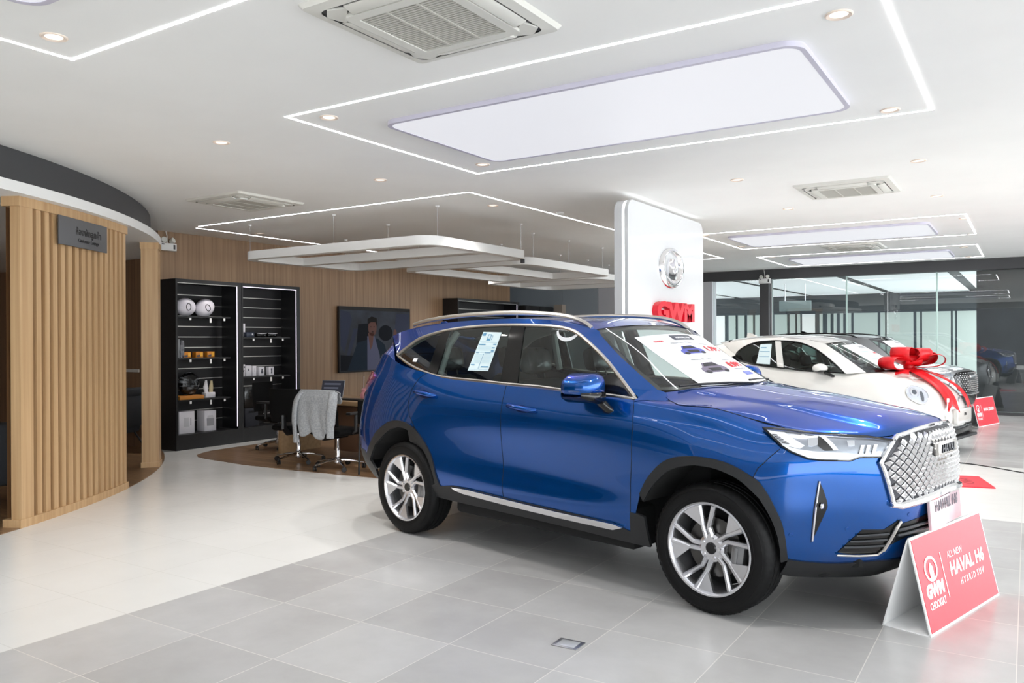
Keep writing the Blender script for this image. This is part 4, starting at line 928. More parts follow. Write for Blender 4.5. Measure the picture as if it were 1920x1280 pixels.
# windshield, roof, rear glass
P_ = [[tuple(ws(np.array([u]), np.array([t]))[0]) for t in np.linspace(-1, 1, 33)] for u in np.linspace(0, 1, 17)]
wsh = MB().grid(P_).build('windshield', P_wglass, car, ang=60)
mb = MB()
band = []
for u0, u1, t0, t1 in ((0.0, 0.05, -1, 1), (0.945, 1.0, -1, 1), (0.05, 0.945, -1, -0.945), (0.05, 0.945, 0.945, 1)):
    P_ = [[tuple(ws(np.array([u]), np.array([t]))[0] + np.array([-0.004, 0, -0.005])) for t in np.linspace(t0, t1, 17)] for u in np.linspace(u0, u1, 9)]; mb.grid(P_)
mb.build('black_border', P_gloss, wsh)
MB().grid([[tuple(roofs(np.array([u]), np.array([t]))[0]) for t in np.linspace(-1, 1, 33)] for u in np.linspace(0, 6, 49)]).build('roof', P_blue, car, ang=60)
MB().grid([[tuple(roofs(np.array([u]), np.array([t]))[0] + np.array([0, 0, -0.04])) for t in np.linspace(-0.95, 0.95, 13)] for u in np.linspace(0.1, 5.5, 19)]).build('headliner', P_lining, car, ang=60)
# wipers and cowl
mb = MB(); mb.tube([(-0.235, 0.05, 1.245), (-0.268, -0.2, 1.256), (-0.332, -0.45, 1.254), (-0.385, -0.6, 1.246)], 0.008, 6); mb.build('wiper', P_black, car)
mb = MB(); mb.tube([(-0.405, 0.60, 1.245), (-0.345, 0.38, 1.256), (-0.285, 0.1, 1.262)], 0.008, 6); mb.build('wiper', P_black, car)
mb = MB(); mb.grid(ruled([(-0.44, -0.73, 1.204), (-0.33, -0.4, 1.229), (-0.28, 0, 1.229), (-0.33, 0.4, 1.229), (-0.44, 0.73, 1.204)], [(-0.47, -0.735, 1.222), (-0.36, -0.4, 1.235), (-0.30, 0, 1.235), (-0.36, 0.4, 1.235), (-0.47, 0.735, 1.222)], 30, 2)); mb.build('cowl', P_black, car)
# grille: frame, dark back, chrome lattice, badge
half = [(0, 9.0)] + [(1.2, 9.0), BT['grL'][0], BT['grL'][1], BT['grL'][2], BT['grB'][1], BT['grB'][2], BT['grB'][3], (0.6, 4.66), (0, 4.7)]
half[2] = (BT['grL'][0][0], 8.75)
mb = side_mb(1); trim(bn, half, 0.125, 0.2, 0.003, 0.004, FL, mb); mb.T = MIRROR; trim(bn, half, 0.125, 0.2, 0.003, 0.004, FL, mb)
gr = mb.build('grille', mat('grille_dark', rgb(66, 66, 70), 0.4, 0.5), car)
mb = MB()
pa = surf_path(bn, half, 6, 0.012, FL); loop = pa + [(x, -y, z) for x, y, z in pa[::-1][1:-1]]
mb.tube(loop, 0.013, 8, True)
low = surf_path(bn, [BT['grL'][2], BT['grB'][1], BT['grB'][2], BT['grB'][3], (0.6, 4.62), (0, 4.66)], 8, 0.016, FL); loop = low + [(x, -y, z) for x, y, z in low[::-1][1:]]
mb.tube(loop, [0.012 + 0.012 * math.sin(PI * k / (len(loop) - 1)) for k in range(len(loop))], 8)
mb.build('grille_frame', P_chrome, gr)
def inpoly(p, poly):
    c = False; n = len(poly)
    for i in range(n):
        a, b = poly[i - 1], poly[i]
        if (a[1] > p[1]) != (b[1] > p[1]) and p[0] < (b[0] - a[0]) * (p[1] - a[1]) / (b[1] - a[1]) + a[0]: c = not c
    return c
yz = [(float(-p[1]), float(p[2])) for p in bn(np.array([q[0] for q in half]), np.array([q[1] for q in half]))]
tabA = np.linspace(0, 4, 400); 
def ab_of(y, z):
    b = 6.5
    for it in range(6):
        P_ = BN(tabA, np.full(400, b)); a = float(np.interp(y, P_[:, 1], tabA)); cz = BN(np.full(60, a), np.linspace(2, 10, 60))[:, 2]; b = float(np.interp(z, cz, np.linspace(2, 10, 60)))
    return a, b
mb = MB(); dy, dz = 0.0525, 0.0245
for r_ in range(-2, 18):
    for c_ in range(-1, 14):
        y = (c_ + (0.5 if r_ % 2 else 0)) * dy; z = 0.665 + r_ * dz
        if y < -0.001 or not all(inpoly((max(abs(y + p_ * dy * 0.40), 0.001), z + q_ * dz * 0.72), yz) for p_, q_ in ((1, 0), (-1, 0), (0, 1), (0, -1))): continue
        if y < 0.16 and 0.895 < z < 0.972: continue
        K = []
        for yy, zz, o_ in ((y - dy * 0.45, z, 0.006), (y, z - dz * 0.84, 0.006), (y + dy * 0.45, z, 0.006), (y, z + dz * 0.84, 0.006), (y + dy * 0.06, z + dz * 0.40, 0.022), (y - dy * 0.20, z - dz * 0.12, 0.012)):
            a, b = ab_of(abs(yy), zz); p = bn(np.array([a]), np.array([b]))[0]; nn = surf_normals(bn, np.array([max(a, 0.01)]), np.array([b]))[0] * FL; q = p + nn * o_
            if yy < 0: q[1] = -q[1]
            K.append(tuple(q))
        fs = [(0, 1, 5), (1, 4, 5), (1, 2, 4), (2, 3, 4), (3, 0, 4), (0, 5, 4)]
        mb.add(K, fs)
        if y > 0.001: mb.add([(a, -b, c) for a, b, c in K], [f[::-1] for f in fs])
mb.build('chrome_lattice', P_chrome, gr, smooth=False)
mb = MB(); mb.T = Matrix.Translation((0.948, 0, 0.934)); mb.box(-0.02, 0.016, -0.155, 0.155, -0.032, 0.032, 0.006); bd = mb.build('badge', P_satin, gr)
v, f = text_bm('HAVAL', 0.062, 0.003, bold=0.0014, sx=1.15); mb = MB(); mb.T = Matrix.Translation((0.967, 0, 0.912)) @ Matrix.Rotation(R(90), 4, 'Z'); mb.add(v, f); mb.build('badge_letters', mat('badge_ink', rgb(60, 62, 68), 0.3, 0.6), gr, smooth=False)
# number plate
mb = MB(); mb.T = Matrix.Translation((0.945, 0, 0.588)) @ Matrix.Rotation(R(-4), 4, 'Y'); mb.box(-0.008, 0.008, -0.26, 0.26, -0.078, 0.078, 0.003); pl = mb.build('number_plate', noise_mat('plate_card', rgb(232, 214, 218), rgb(214, 176, 186), (1, 1, 1), 2.0, 0.15), car)
v, f = text_bm('HAVAL H6', 0.082, 0.001, bold=0.001); mb = MB(); mb.T = Matrix.Translation((0.956, 0, 0.60)) @ Matrix.Rotation(R(90), 4, 'Z'); mb.add(v, f); mb.build('plate_letters', mat('plate_ink', rgb(92, 80, 92), 0.4), pl, smooth=False)
# underbody, cabin
MB().box(-3.4, 0.55, -0.62, 0.62, 0.24, 0.62, 0.05).box(-2.2, -0.55, -0.84, 0.84, 0.24, 0.5, 0.03).box(0.2, 0.7, -0.55, 0.55, 0.3, 0.98, 0.05).box(-0.45, -0.15, -0.62, 0.62, 0.4, 1.05, 0.03).build('underbody', P_under, car)
MB().box(-0.95, -0.36, -0.74, 0.74, 0.82, 1.13, 0.06).box(-0.42, -0.30, -0.6, 0.6, 1.05, 1.16, 0.03).build('dashboard', P_seat, car)
mb = MB(); mb.T = Matrix.Translation((-1.02, -0.38, 1.08)) @ Matrix.Rotation(R(-65), 4, 'Y'); mb.tube([(0.18 * math.cos(t), 0.18 * math.sin(t), 0) for t in np.linspace(0, 2 * PI, 33)[:-1]], 0.014, 8, True); mb.lathe([(0, 0.0), (0.06, 0.0), (0.05, 0.03), (0, 0.03)], 16); mb.box(-0.17, 0.17, -0.015, 0.015, 0, 0.01); mb.build('steering_wheel', P_seat, car)
for x0, ys in ((-1.55, (-0.38, 0.38)), (-2.55, (-0.38, 0.38))):
    for y in ys:
        mb = MB(); mb.T = Matrix.Translation((x0, y, 0))
        mb.box(-0.1, 0.42, -0.25, 0.25, 0.45, 0.68, 0.06)
        mb.T = Matrix.Translation((x0 - 0.06, y, 0.6)) @ Matrix.Rotation(R(-13), 4, 'Y'); mb.box(-0.09, 0.07, -0.25, 0.25, 0, 0.66, 0.06)
        st = mb.build('seat', P_seat, car)
        mb = MB(); mb.T = Matrix.Translation((x0 - 0.06, y, 0.6)) @ Matrix.Rotation(R(-13), 4, 'Y'); mb.box(-0.075, 0.055, -0.14, 0.14, 0.70, 0.90, 0.055); mb.tube([(0, -0.06, 0.6), (0, -0.06, 0.75)], 0.006, 6); mb.tube([(0, 0.06, 0.6), (0, 0.06, 0.75)], 0.006, 6)
        hr = mb.build('headrest', noise_mat('wrapped_leather', rgb(40, 40, 42), rgb(96, 96, 98), (1, 1, 0.4), 9, 0.15, 6, 0.6), st)
# wheels
w0 = make_wheel(car, (0, -0.802, 0.365), -1)
copy_part(w0, car, (-2.738, -0.802, 0.365))
copy_part(w0, car, (0, 0.802, 0.365), PI)
copy_part(w0, car, (-2.738, 0.802, 0.365), PI)
mb = MB(); mb.tube([(-3.2, 0, 1.645), (-3.28, 0, 1.70), (-3.33, 0, 1.70), (-3.38, 0, 1.635)], [0.03, 0.012, 0.01, 0.02], 8); mb.build('roof_antenna', P_blue, car)
# ---------------------------------------------------------------- the two cars behind, built the same way
def build_car(root, plan, prof, yg, E0, C0, RE, RC, DLOl, DLOu, cuts, pillars, Mp, hood_split, axle, arch_r, tyre_r, opts):
    net = Net(plan, prof)
    def fn(a, b):
        p = net(a, b); p[:, 1] *= -1; return p
    fl = 1 if surf_normals(fn, np.array([len(plan) // 2 + 0.0]), np.array([4.0]))[0][1] < 0 else -1
    na = len(plan) - 1; mcol = len(prof[0]) - 1; tab = np.linspace(0, na, 1200)
    def ab_x(x, z):
        b = 5.0
        for it in range(8):
            P = net(tab, np.full(1200, b)); a = float(np.interp(-x, -P[:, 0], tab)); zz = net(np.full(80, a), np.linspace(0, mcol, 80))[:, 2]; b = float(np.interp(z, zz, np.linspace(0, mcol, 80)))
        return a, b
    def ab_y(y, z):
        b = 5.0; t2 = tab[tab < na * 0.5]
        for it in range(8):
            P = net(t2, np.full(len(t2), b)); a = float(np.interp(y, P[:, 1], t2)); zz = net(np.full(80, a), np.linspace(0, mcol, 80))[:, 2]; b = float(np.interp(z, zz, np.linspace(0, mcol, 80)))
        return a, b
    def glf(x, z):
        x = np.asarray(x, float); z = np.asarray(z, float); return np.stack([x, -np.interp(z, yg[0], yg[1]), z], 1)
    def wsf(a, b):
        e = hermite_eval([0, 0.5, 1], np.array(E0), a); c = hermite_eval([0, 0.5, 1], np.array(C0), a); k = (1 - b * b)[:, None]
        p = e + (c - e) * k; p[:, 1] = e[:, 1] * b; return p
    def rf(a, b):
        T = np.arange(float(len(RE))); e = hermite_eval(T, np.array(RE), a); c = hermite_eval(T, np.array(RC), a); k = (1 - np.abs(b) ** 2.4)[:, None]
        p = e + (c - e) * k; p[:, 1] = e[:, 1] * b; return p
    def arch(xc, r, n=14): return [ab_x(xc + r * math.cos(t), tyre_r + r * math.sin(t)) for t in np.linspace(R(-18), R(198), n)]
    zb = 0.0
    aF, aR = arch(0.0, arch_r), arch(-axle, arch_r)
    aF = [aF[0]] + aF[1:]
    belt = [ab_x(x, z - 0.005) for x, z in DLOl]
    body = [(0, mcol), (hood_split[1], mcol)] + [ab_x(DLOl[0][0] + 0.05, DLOl[0][1])] + belt + [(na - 3.2, mcol), (na, mcol), (na, zb)] + [(aR[-1][0] + 0.2, zb)] + aR[::-1] + [(aR[0][0] - 0.1, zb), (aF[-1][0] + 0.1, zb)] + aF[::-1] + [(aF[0][0] - 0.1, zb), (0, zb)]
    mb = side_mb(1); trim(fn, body, 0.25, 0.25, 0, 0, fl, mb); mb.T = MIRROR; trim(fn, body, 0.25, 0.25, 0, 0, fl, mb)
    mb.build('body_shell', Mp, root, ang=60)
    F = surf_path(fn, [(t, mcol) for t in np.linspace(0, hood_split[0], 12)], 2); S = surf_path(fn, [(t, mcol) for t in np.linspace(hood_split[0], hood_split[1], 14)], 2) + [(E0[0][0], -E0[0][1], E0[0][2])]
    cw = (C0[0][0] + 0.02, 0, C0[0][2] - 0.005); Cc = smooth_line([F[0]] + [tuple(np.array(F[0]) * (1 - t) + np.array(cw) * t + np.array((0, 0, opts.get('crown', 0.03) * 4 * t * (1 - t)))) for t in (0.25, 0.5, 0.75)] + [cw], 6)
    B = smooth_line([cw, ((cw[0] * 0.6 + E0[0][0] * 0.4), -E0[0][1] * 0.55, cw[2] - 0.002), (E0[0][0], -E0[0][1], E0[0][2])], 6)
    G = coons(F, B, Cc, S, 24, 20); full = [[tuple(p * np.array([1, -1, 1])) for p in r[::-1][:-1]] + [tuple(p) for p in r] for r in G]
    MB().grid([[(x, y, z + 0.002) for x, y, z in r] for r in full]).build('hood', Mp, root, ang=60)
    for sg in (1, -1):
        nf = 1 if surf_normals(glf, np.array([-1.0]), np.array([1.3]))[0][1] < 0 else -1
        for nm, pl in cuts:
            mb = side_mb(sg); trim(glf, pl, 0.1, 0.08, 0, 0, 1, mb); mb.build(nm, P_glass, root, ang=60)
        for pm, pl in pillars:
            mb = side_mb(sg); trim(glf, pl, 0.1, 0.08, 0.006, 0.012, nf, mb); mb.build('window_pillar', pm, root, ang=60)
        loop = [(x, -float(np.interp(z, yg[0], yg[1])) - 0.003, z) for x, z in DLOl + DLOu]
        mb = side_mb(sg); mb.tube(smooth_line(loop + loop[:1], 4)[:-1], 0.012, 6, True); mb.build('window_trim', P_gloss, root)
        Lw = [(DLOl[0][0] + 0.03, DLOl[0][1] - 0.01)] + DLOu[::-1] + [DLOl[-1]]; Lw = [(x, -float(np.interp(z, yg[0], yg[1])), z) for x, z in Lw]
        n1 = len(Lw); Up = [(E0[k][0], -E0[k][1], E0[k][2]) for k in range(3)] + [(x, -y, z) for x, y, z in RE[1:]]
        Lw = resample(Lw, 40); Up = resample(Up, 40)
        mb = side_mb(sg); mb.grid(ruled(Lw, Up, 60, 4)); mb.build('roof_pillar', Mp, root, ang=60)
        Ld = [tuple(p) for p in fn(np.linspace(na - 4.2, na, 8), np.full(8, float(mcol)))]; re = RE[-1]; Ud = [tuple(Lw[-1])] + [(re[0] + 0.1, -re[1] - 0.02, re[2] - 0.02)] + [(re[0] + (RC[-1][0] - re[0]) * t, -re[1] * (1 - t), re[2] + (RC[-1][2] - re[2]) * t) for t in np.linspace(0, 1, 6)]
        mb = side_mb(sg); mb.grid(ruled(Ld, Ud, 30, 5)); mb.build('tail_pillar', Mp, root, ang=60)
        for pts in (aF, aR):
            Q = surf_path(fn, pts, 3); mb = side_mb(sg); mb.grid([[(p[0], p[1] * s_, p[2]) for s_ in (1.0, 0.5)] for p in Q]); mb.add([(q[0], q[1] * 0.5, q[2]) for q in Q], [tuple(range(len(Q)))]); mb.build('arch_liner', P_under, root)
            if opts.get('cladding'):
                mb = side_mb(sg); mb.tube(surf_path(fn, pts, 3, 0.004, fl), 0.03, 8, flat=0.4); mb.build('wheel_arch_trim', P_black, root)
        mx, my, mz = opts['mirror']; mb = side_mb(sg)
        rows = []
        for yy, s_ in ((my, 0.55), (my + 0.03, 0.9), (my + 0.09, 1.0), (my + 0.15, 0.85), (my + 0.185, 0.5)):
            rows.append([(mx + 0.10 * s_ * math.cos(t), -yy, mz + 0.068 * s_ * math.sin(t)) for t in np.linspace(0, 2 * PI, 19)[:-1]])
        mb.grid(rows, False, True); mb.add(rows[-1], [tuple(range(18))]); mr = mb.build('side_mirror', Mp, root, ang=60)
        mb = side_mb(sg); mb.grid([[(x - 0.002, y, min(z, mz - 0.02) - 0.006) for x, y, z in r] for r in rows], False, True); mb.tube([(mx + 0.13, -my + 0.06, mz - 0.12), (mx + 0.10, -my - 0.02, mz - 0.085), (mx + 0.05, -my - 0.06, mz - 0.06)], 0.035, 8, flat=0.6); mb.build('mirror_base', P_gloss, mr, ang=60)
    ww = MB().grid([[tuple(wsf(np.array([u]), np.array([t]))[0]) for t in np.linspace(-1, 1, 25)] for u in np.linspace(0, 1, 13)]).build('windshield', P_wglass, root, ang=60)
    mb = MB()
    for u0, u1, t0, t1 in ((0.0, 0.06, -1, 1), (0.93, 1.0, -1, 1), (0.06, 0.93, -1, -0.93), (0.06, 0.93, 0.93, 1)):
        mb.grid([[tuple(wsf(np.array([u]), np.array([t]))[0] + np.array([-0.004, 0, -0.005])) for t in np.linspace(t0, t1, 13)] for u in np.linspace(u0, u1, 7)])
    mb.build('black_border', P_gloss, ww)
    MB().grid([[tuple(rf(np.array([u]), np.array([t]))[0]) for t in np.linspace(-1, 1, 25)] for u in np.linspace(0, len(RE) - 1, 31)]).build('roof', opts.get('roof', Mp), root, ang=60)
    MB().grid([[tuple(rf(np.array([u]), np.array([t]))[0] + np.array([0, 0, -0.04])) for t in np.linspace(-0.95, 0.95, 9)] for u in np.linspace(0.1, len(RE) - 1.5, 13)]).build('headliner', P_seat, root, ang=60)
    x0 = E0[0][0]
    MB().box(-axle - 0.5, 0.3, -0.6, 0.6, 0.2, 0.6, 0.05).box(-axle + 0.5, -0.5, -0.8, 0.8, 0.2, 0.5, 0.03).box(x0 - 0.4, x0 + 0.1, -0.62, 0.62, 0.3, E0[0][2] - 0.12, 0.05).build('underbody', P_under, root)
    MB().box(x0 - 0.5, x0 + 0.02, -0.68, 0.68, E0[0][2] - 0.4, E0[0][2] - 0.1, 0.06).build('dashboard', P_seat, root)
    for xs in (x0 - 1.1, x0 - 1.9):
        for y in (-0.36, 0.36):
            mb = MB(); mb.T = Matrix.Translation((xs, y, 0)); mb.box(-0.1, 0.42, -0.24, 0.24, 0.4, 0.6, 0.06)
            mb.T = Matrix.Translation((xs - 0.06, y, 0.5)) @ Matrix.Rotation(R(-13), 4, 'Y'); mb.box(-0.09, 0.07, -0.24, 0.24, 0, 0.6, 0.06); mb.box(-0.07, 0.05, -0.13, 0.13, 0.63, 0.8, 0.05); mb.build('seat', P_seat, root)
    w0 = make_wheel(root, (0, -opts['track'], tyre_r), -1, opts.get('spokes', 'arm'), tyre_r, False)
    copy_part(w0, root, (-axle, -opts['track'], tyre_r)); copy_part(w0, root, (0, opts['track'], tyre_r), PI); copy_part(w0, root, (-axle, opts['track'], tyre_r), PI)
    return fn, fl, ab_x, ab_y, wsf
# white hatchback
P_cream = mat('pearl_white_paint', rgb(224, 223, 219), 0.3, 0.0, 1.0)
white = thing('hatchback_car', 'white rounded hatchback wearing a red bow on its hood', 'car', (-1.5, 12.5, 0), R(-12), 'cars on show')
wplan = [(0.77, 0), (0.757, 0.2), (0.705, 0.40), (0.615, 0.56), (0.50, 0.685), (0.36, 0.78), (0.22, 0.845), (0.05, 0.885), (-0.35, 0.905), (-0.8, 0.91), (-1.4, 0.91), (-2.0, 0.905), (-2.6, 0.90), (-3.0, 0.85), (-3.22, 0.74), (-3.36, 0.5), (-3.40, 0)]
wf = [(0.10, 0.20), (0.05, 0.28), (0.015, 0.38), (0.0, 0.48), (0.008, 0.58), (0.04, 0.68), (0.095, 0.775), (0.165, 0.85), (0.25, 0.91), (0.34, 0.95), (0.45, 0.975)]
ws1 = [(0.09, 0.21), (0.05, 0.28), (0.015, 0.38), (0.0, 0.48), (0.006, 0.58), (0.03, 0.68), (0.075, 0.775), (0.13, 0.85), (0.20, 0.91), (0.27, 0.955), (0.36, 0.985)]
ws2 = [(0.07, 0.22), (0.03, 0.32), (0.01, 0.42), (0.0, 0.52), (0.003, 0.62), (0.02, 0.72), (0.05, 0.81), (0.095, 0.885), (0.15, 0.94), (0.215, 0.985), (0.29, 1.01)]
ws3 = [(0.06, 0.23), (0.025, 0.33), (0.008, 0.44), (0.0, 0.56), (0.0, 0.68), (0.01, 0.79), (0.035, 0.89), (0.07, 0.96), (0.11, 1.01), (0.16, 1.045), (0.225, 1.062)]
ws4 = [(0.06, 0.23), (0.025, 0.33), (0.01, 0.44), (0.01, 0.56), (0.008, 0.68), (0.004, 0.79), (0.016, 0.88), (0.038, 0.95), (0.06, 1.0), (0.085, 1.05), (0.12, 1.10)]
ws5 = [(0.06, 0.24), (0.025, 0.34), (0.01, 0.45), (0.008, 0.58), (0.004, 0.70), (0.004, 0.82), (0.016, 0.92), (0.036, 1.0), (0.06, 1.07), (0.09, 1.13), (0.12, 1.19)]
ws6 = [(0.08, 0.30), (0.03, 0.40), (0.01, 0.50), (0.0, 0.60), (0.0, 0.72), (0.012, 0.84), (0.035, 0.95), (0.07, 1.06), (0.11, 1.16), (0.155, 1.25), (0.20, 1.33)]
wprof = [wf, wf, wf, wf, ws1, ws2, ws2, ws3, ws3, ws4, ws4, ws5, ws5, ws6, ws6, ws6, ws6]
wDl = [(-0.472, 1.062), (-0.989, 1.08), (-1.362, 1.11), (-1.823, 1.155), (-2.10, 1.22), (-2.16, 1.29)]
wDu = [(-2.12, 1.36), (-2.02, 1.43), (-1.869, 1.485), (-1.70, 1.503), (-1.498, 1.507), (-1.2, 1.482), (-0.966, 1.404), (-0.8, 1.31), (-0.63, 1.19)]
wfn, wfl, wabx, waby, wws = build_car(white, wplan, wprof, ([0.95, 1.06, 1.15, 1.3, 1.45, 1.5, 1.55, 1.6], [0.865, 0.83, 0.80, 0.74, 0.68, 0.657, 0.62, 0.58]),
    [(-0.24, 0.66, 1.07), (-0.55, 0.625, 1.28), (-0.85, 0.58, 1.465)], [(0.0, 0, 1.088), (-0.38, 0, 1.30), (-0.75, 0, 1.495)],
    [(-0.85, 0.58, 1.465), (-1.1, 0.595, 1.525), (-1.5, 0.605, 1.558), (-1.9, 0.60, 1.548), (-2.2, 0.57, 1.515), (-2.5, 0.53, 1.46)],
    [(-0.75, 0, 1.495), (-1.1, 0, 1.568), (-1.6, 0, 1.60), (-2.0, 0, 1.588), (-2.4, 0, 1.55), (-2.75, 0, 1.49)], wDl, wDu,
    [('front_window', [(-0.50, 1.066), (-0.989, 1.083), (-1.35, 1.112), (-1.46, 1.503), (-1.2, 1.478), (-0.966, 1.40), (-0.8, 1.305), (-0.63, 1.185)]), ('rear_window', [(-1.46, 1.122), (-1.823, 1.158), (-2.10, 1.222), (-2.155, 1.29), (-2.11, 1.36), (-2.02, 1.428), (-1.869, 1.482), (-1.70, 1.50), (-1.57, 1.503)])],
    [(P_cream, [(-1.355, 1.115), (-1.455, 1.125), (-1.565, 1.50), (-1.475, 1.502)])], P_cream, (4, 8), 2.65, 0.36, 0.33, {'mirror': (-0.76, 0.86, 1.125), 'track': 0.79, 'crown': 0.045})
for sg in (1, -1):
    a0, b0 = waby(0.655, 0.80); P0 = wfn(np.array([a0, a0 + 0.01, a0]), np.array([b0, b0, b0 + 0.01])); da = np.linalg.norm(P0[1] - P0[0]) / 0.01; db = np.linalg.norm(P0[2] - P0[0]) / 0.01
    def ell(ra, rb, ox=0, oz=0, n=26): return [(a0 + (ra * math.cos(t) + ox) / da, b0 + (rb * math.sin(t) + oz) / db) for t in np.linspace(0, 2 * PI, n)[:-1]]
    mb = side_mb(sg); trim(wfn, ell(0.155, 0.125), 0.05, 0.1, 0.012, 0.02, wfl, mb); hl = mb.build('headlight', mat('lamp_silver', rgb(214, 216, 222), 0.25, 0.5), white)
    mb = side_mb(sg); trim(wfn, ell(0.145, 0.115), 0.05, 0.1, 0.026, 0.01, wfl, mb); mb.build('lens', P_clear, hl)
    mb = side_mb(sg); trim(wfn, ell(0.055, 0.06, 0.05, 0.01), 0.05, 0.1, 0.020, 0.008, wfl, mb); mb.build('projector', P_chrome, hl)
    mb = side_mb(sg); trim(wfn, ell(0.03, 0.033, 0.05, 0.01), 0.05, 0.1, 0.023, 0.004, wfl, mb); trim(wfn, ell(0.022, 0.07, -0.055, -0.02), 0.05, 0.1, 0.019, 0.006, wfl, mb); mb.build('dark_inner', mat('lamp_shade_grey', rgb(96, 100, 108), 0.2, 0.5), hl)
    mb = side_mb(sg); mb.tube(surf_path(wfn, ell(0.155, 0.125) + ell(0.155, 0.125)[:1], 3, 0.012, wfl)[:-1], 0.007, 6, True); mb.build('chrome_ring', P_chrome, hl)
mb = MB(); mb.tube([(0.727 + 0.0 * t, 0.026 * math.cos(t), 0.70 + 0.045 * math.sin(t)) for t in np.linspace(0.5, 2 * PI - 0.5, 20)], 0.006, 6); mb.build('emblem', P_steelc, white)
mb = MB(); mb.box(0.74, 0.80, -0.30, 0.30, 0.40, 0.60, 0.015); ph = mb.build('plate_holder', P_cream, white)
MB().box(0.80, 0.806, -0.27, 0.27, 0.44, 0.58, 0.002).build('number_plate', mat('plate_grey', rgb(196, 190, 184), 0.3), ph)
v, f = text_bm('ORA', 0.055, 0.001); mb = MB(); mb.T = Matrix.Translation((0.808, 0.0, 0.505)) @ Matrix.Rotation(R(90), 4, 'Z'); mb.add(v, f); mb.build('plate_letters', P_gap, ph, smooth=False)
MB().box(0.60, 0.765, -0.50, 0.50, 0.24, 0.37, 0.03).build('lower_intake', P_gloss, white)
MB().box(0.45, 0.80, -0.58, 0.58, 0.195, 0.235, 0.015).build('front_lip', P_black, white)
mb = MB(); mb.tube([(0.70, -0.44, 0.42), (0.72, -0.44, 0.74)], 0.008, 8); mb.tube([(0.72, -0.44, 0.70), (0.722, -0.44, 0.75)], 0.016, 8); mb.build('corner_pole', P_chrome, white)
mb = MB(); mb.T = Matrix.Translation((-2.25, 0, 1.565)); mb.prism([(-0.12, 0), (0.08, 0), (-0.06, 0.065), (-0.11, 0.07)], -0.02, 0.02, 'y'); mb.build('roof_antenna', P_cream, white)
mb = MB(); mb.prism([(-0.02, 0), (0.06, 0.02), (0.0, 0.10)], -0.5, 0.5, 'y'); mb.build('tail_spoiler', P_gloss, white, loc=(-2.42, 0, 1.42))
# grey SUV behind
P_grey = mat('graphite_paint', rgb(150, 153, 156), 0.28, 0.5, 1.0)
grey = thing('suv_car', 'grey SUV with dark diamond grille behind the white hatchback', 'car', (-1.67, 15.5, 0), R(-12), 'cars on show')
gplan = [(0.905, 0), (0.89, 0.3), (0.845, 0.5), (0.755, 0.65), (0.63, 0.76), (0.46, 0.84), (0.25, 0.89), (0.0, 0.91), (-0.4, 0.915), (-1.0, 0.915), (-1.6, 0.915), (-2.2, 0.915), (-2.8, 0.90), (-3.15, 0.85), (-3.35, 0.72), (-3.48, 0.4), (-3.5, 0)]
def gf(zt): return [(0.22, 0.20), (0.13, 0.28), (0.07, 0.37), (0.03, 0.48), (0.008, 0.58), (0.0, 0.68), (0.0, 0.78), (0.008, 0.87), (0.025, zt - 0.03), (0.06, zt), (0.12, zt + 0.025)]
gs1 = [(0.07, 0.26), (0.03, 0.36), (0.01, 0.46), (0.0, 0.56), (0.0, 0.66), (0.0, 0.76), (0.01, 0.86), (0.03, 0.93), (0.06, 0.99), (0.11, 1.03), (0.17, 1.05)]
gs2 = [(0.06, 0.28), (0.03, 0.38), (0.012, 0.48), (0.01, 0.58), (0.006, 0.70), (0.0, 0.82), (0.012, 0.92), (0.032, 0.99), (0.06, 1.04), (0.09, 1.09), (0.13, 1.13)]
gs3 = [(0.08, 0.32), (0.03, 0.42), (0.01, 0.52), (0.0, 0.62), (0.0, 0.74), (0.01, 0.86), (0.03, 0.97), (0.06, 1.08), (0.10, 1.17), (0.14, 1.26), (0.18, 1.34)]
gprof = [gf(0.985), gf(0.985), gf(0.98), gf(0.975), gf(0.975), gs1, gs1, gs1, gs2, gs2, gs2, gs2, gs3, gs3, gs3, gs3, gs3]
gDl = [(-0.30, 1.10), (-0.8, 1.115), (-1.3, 1.13), (-1.9, 1.16), (-2.3, 1.21), (-2.5, 1.28)]
gDu = [(-2.4, 1.38), (-2.2, 1.46), (-1.9, 1.515), (-1.4, 1.535), (-1.0, 1.51), (-0.75, 1.44), (-0.5, 1.28)]
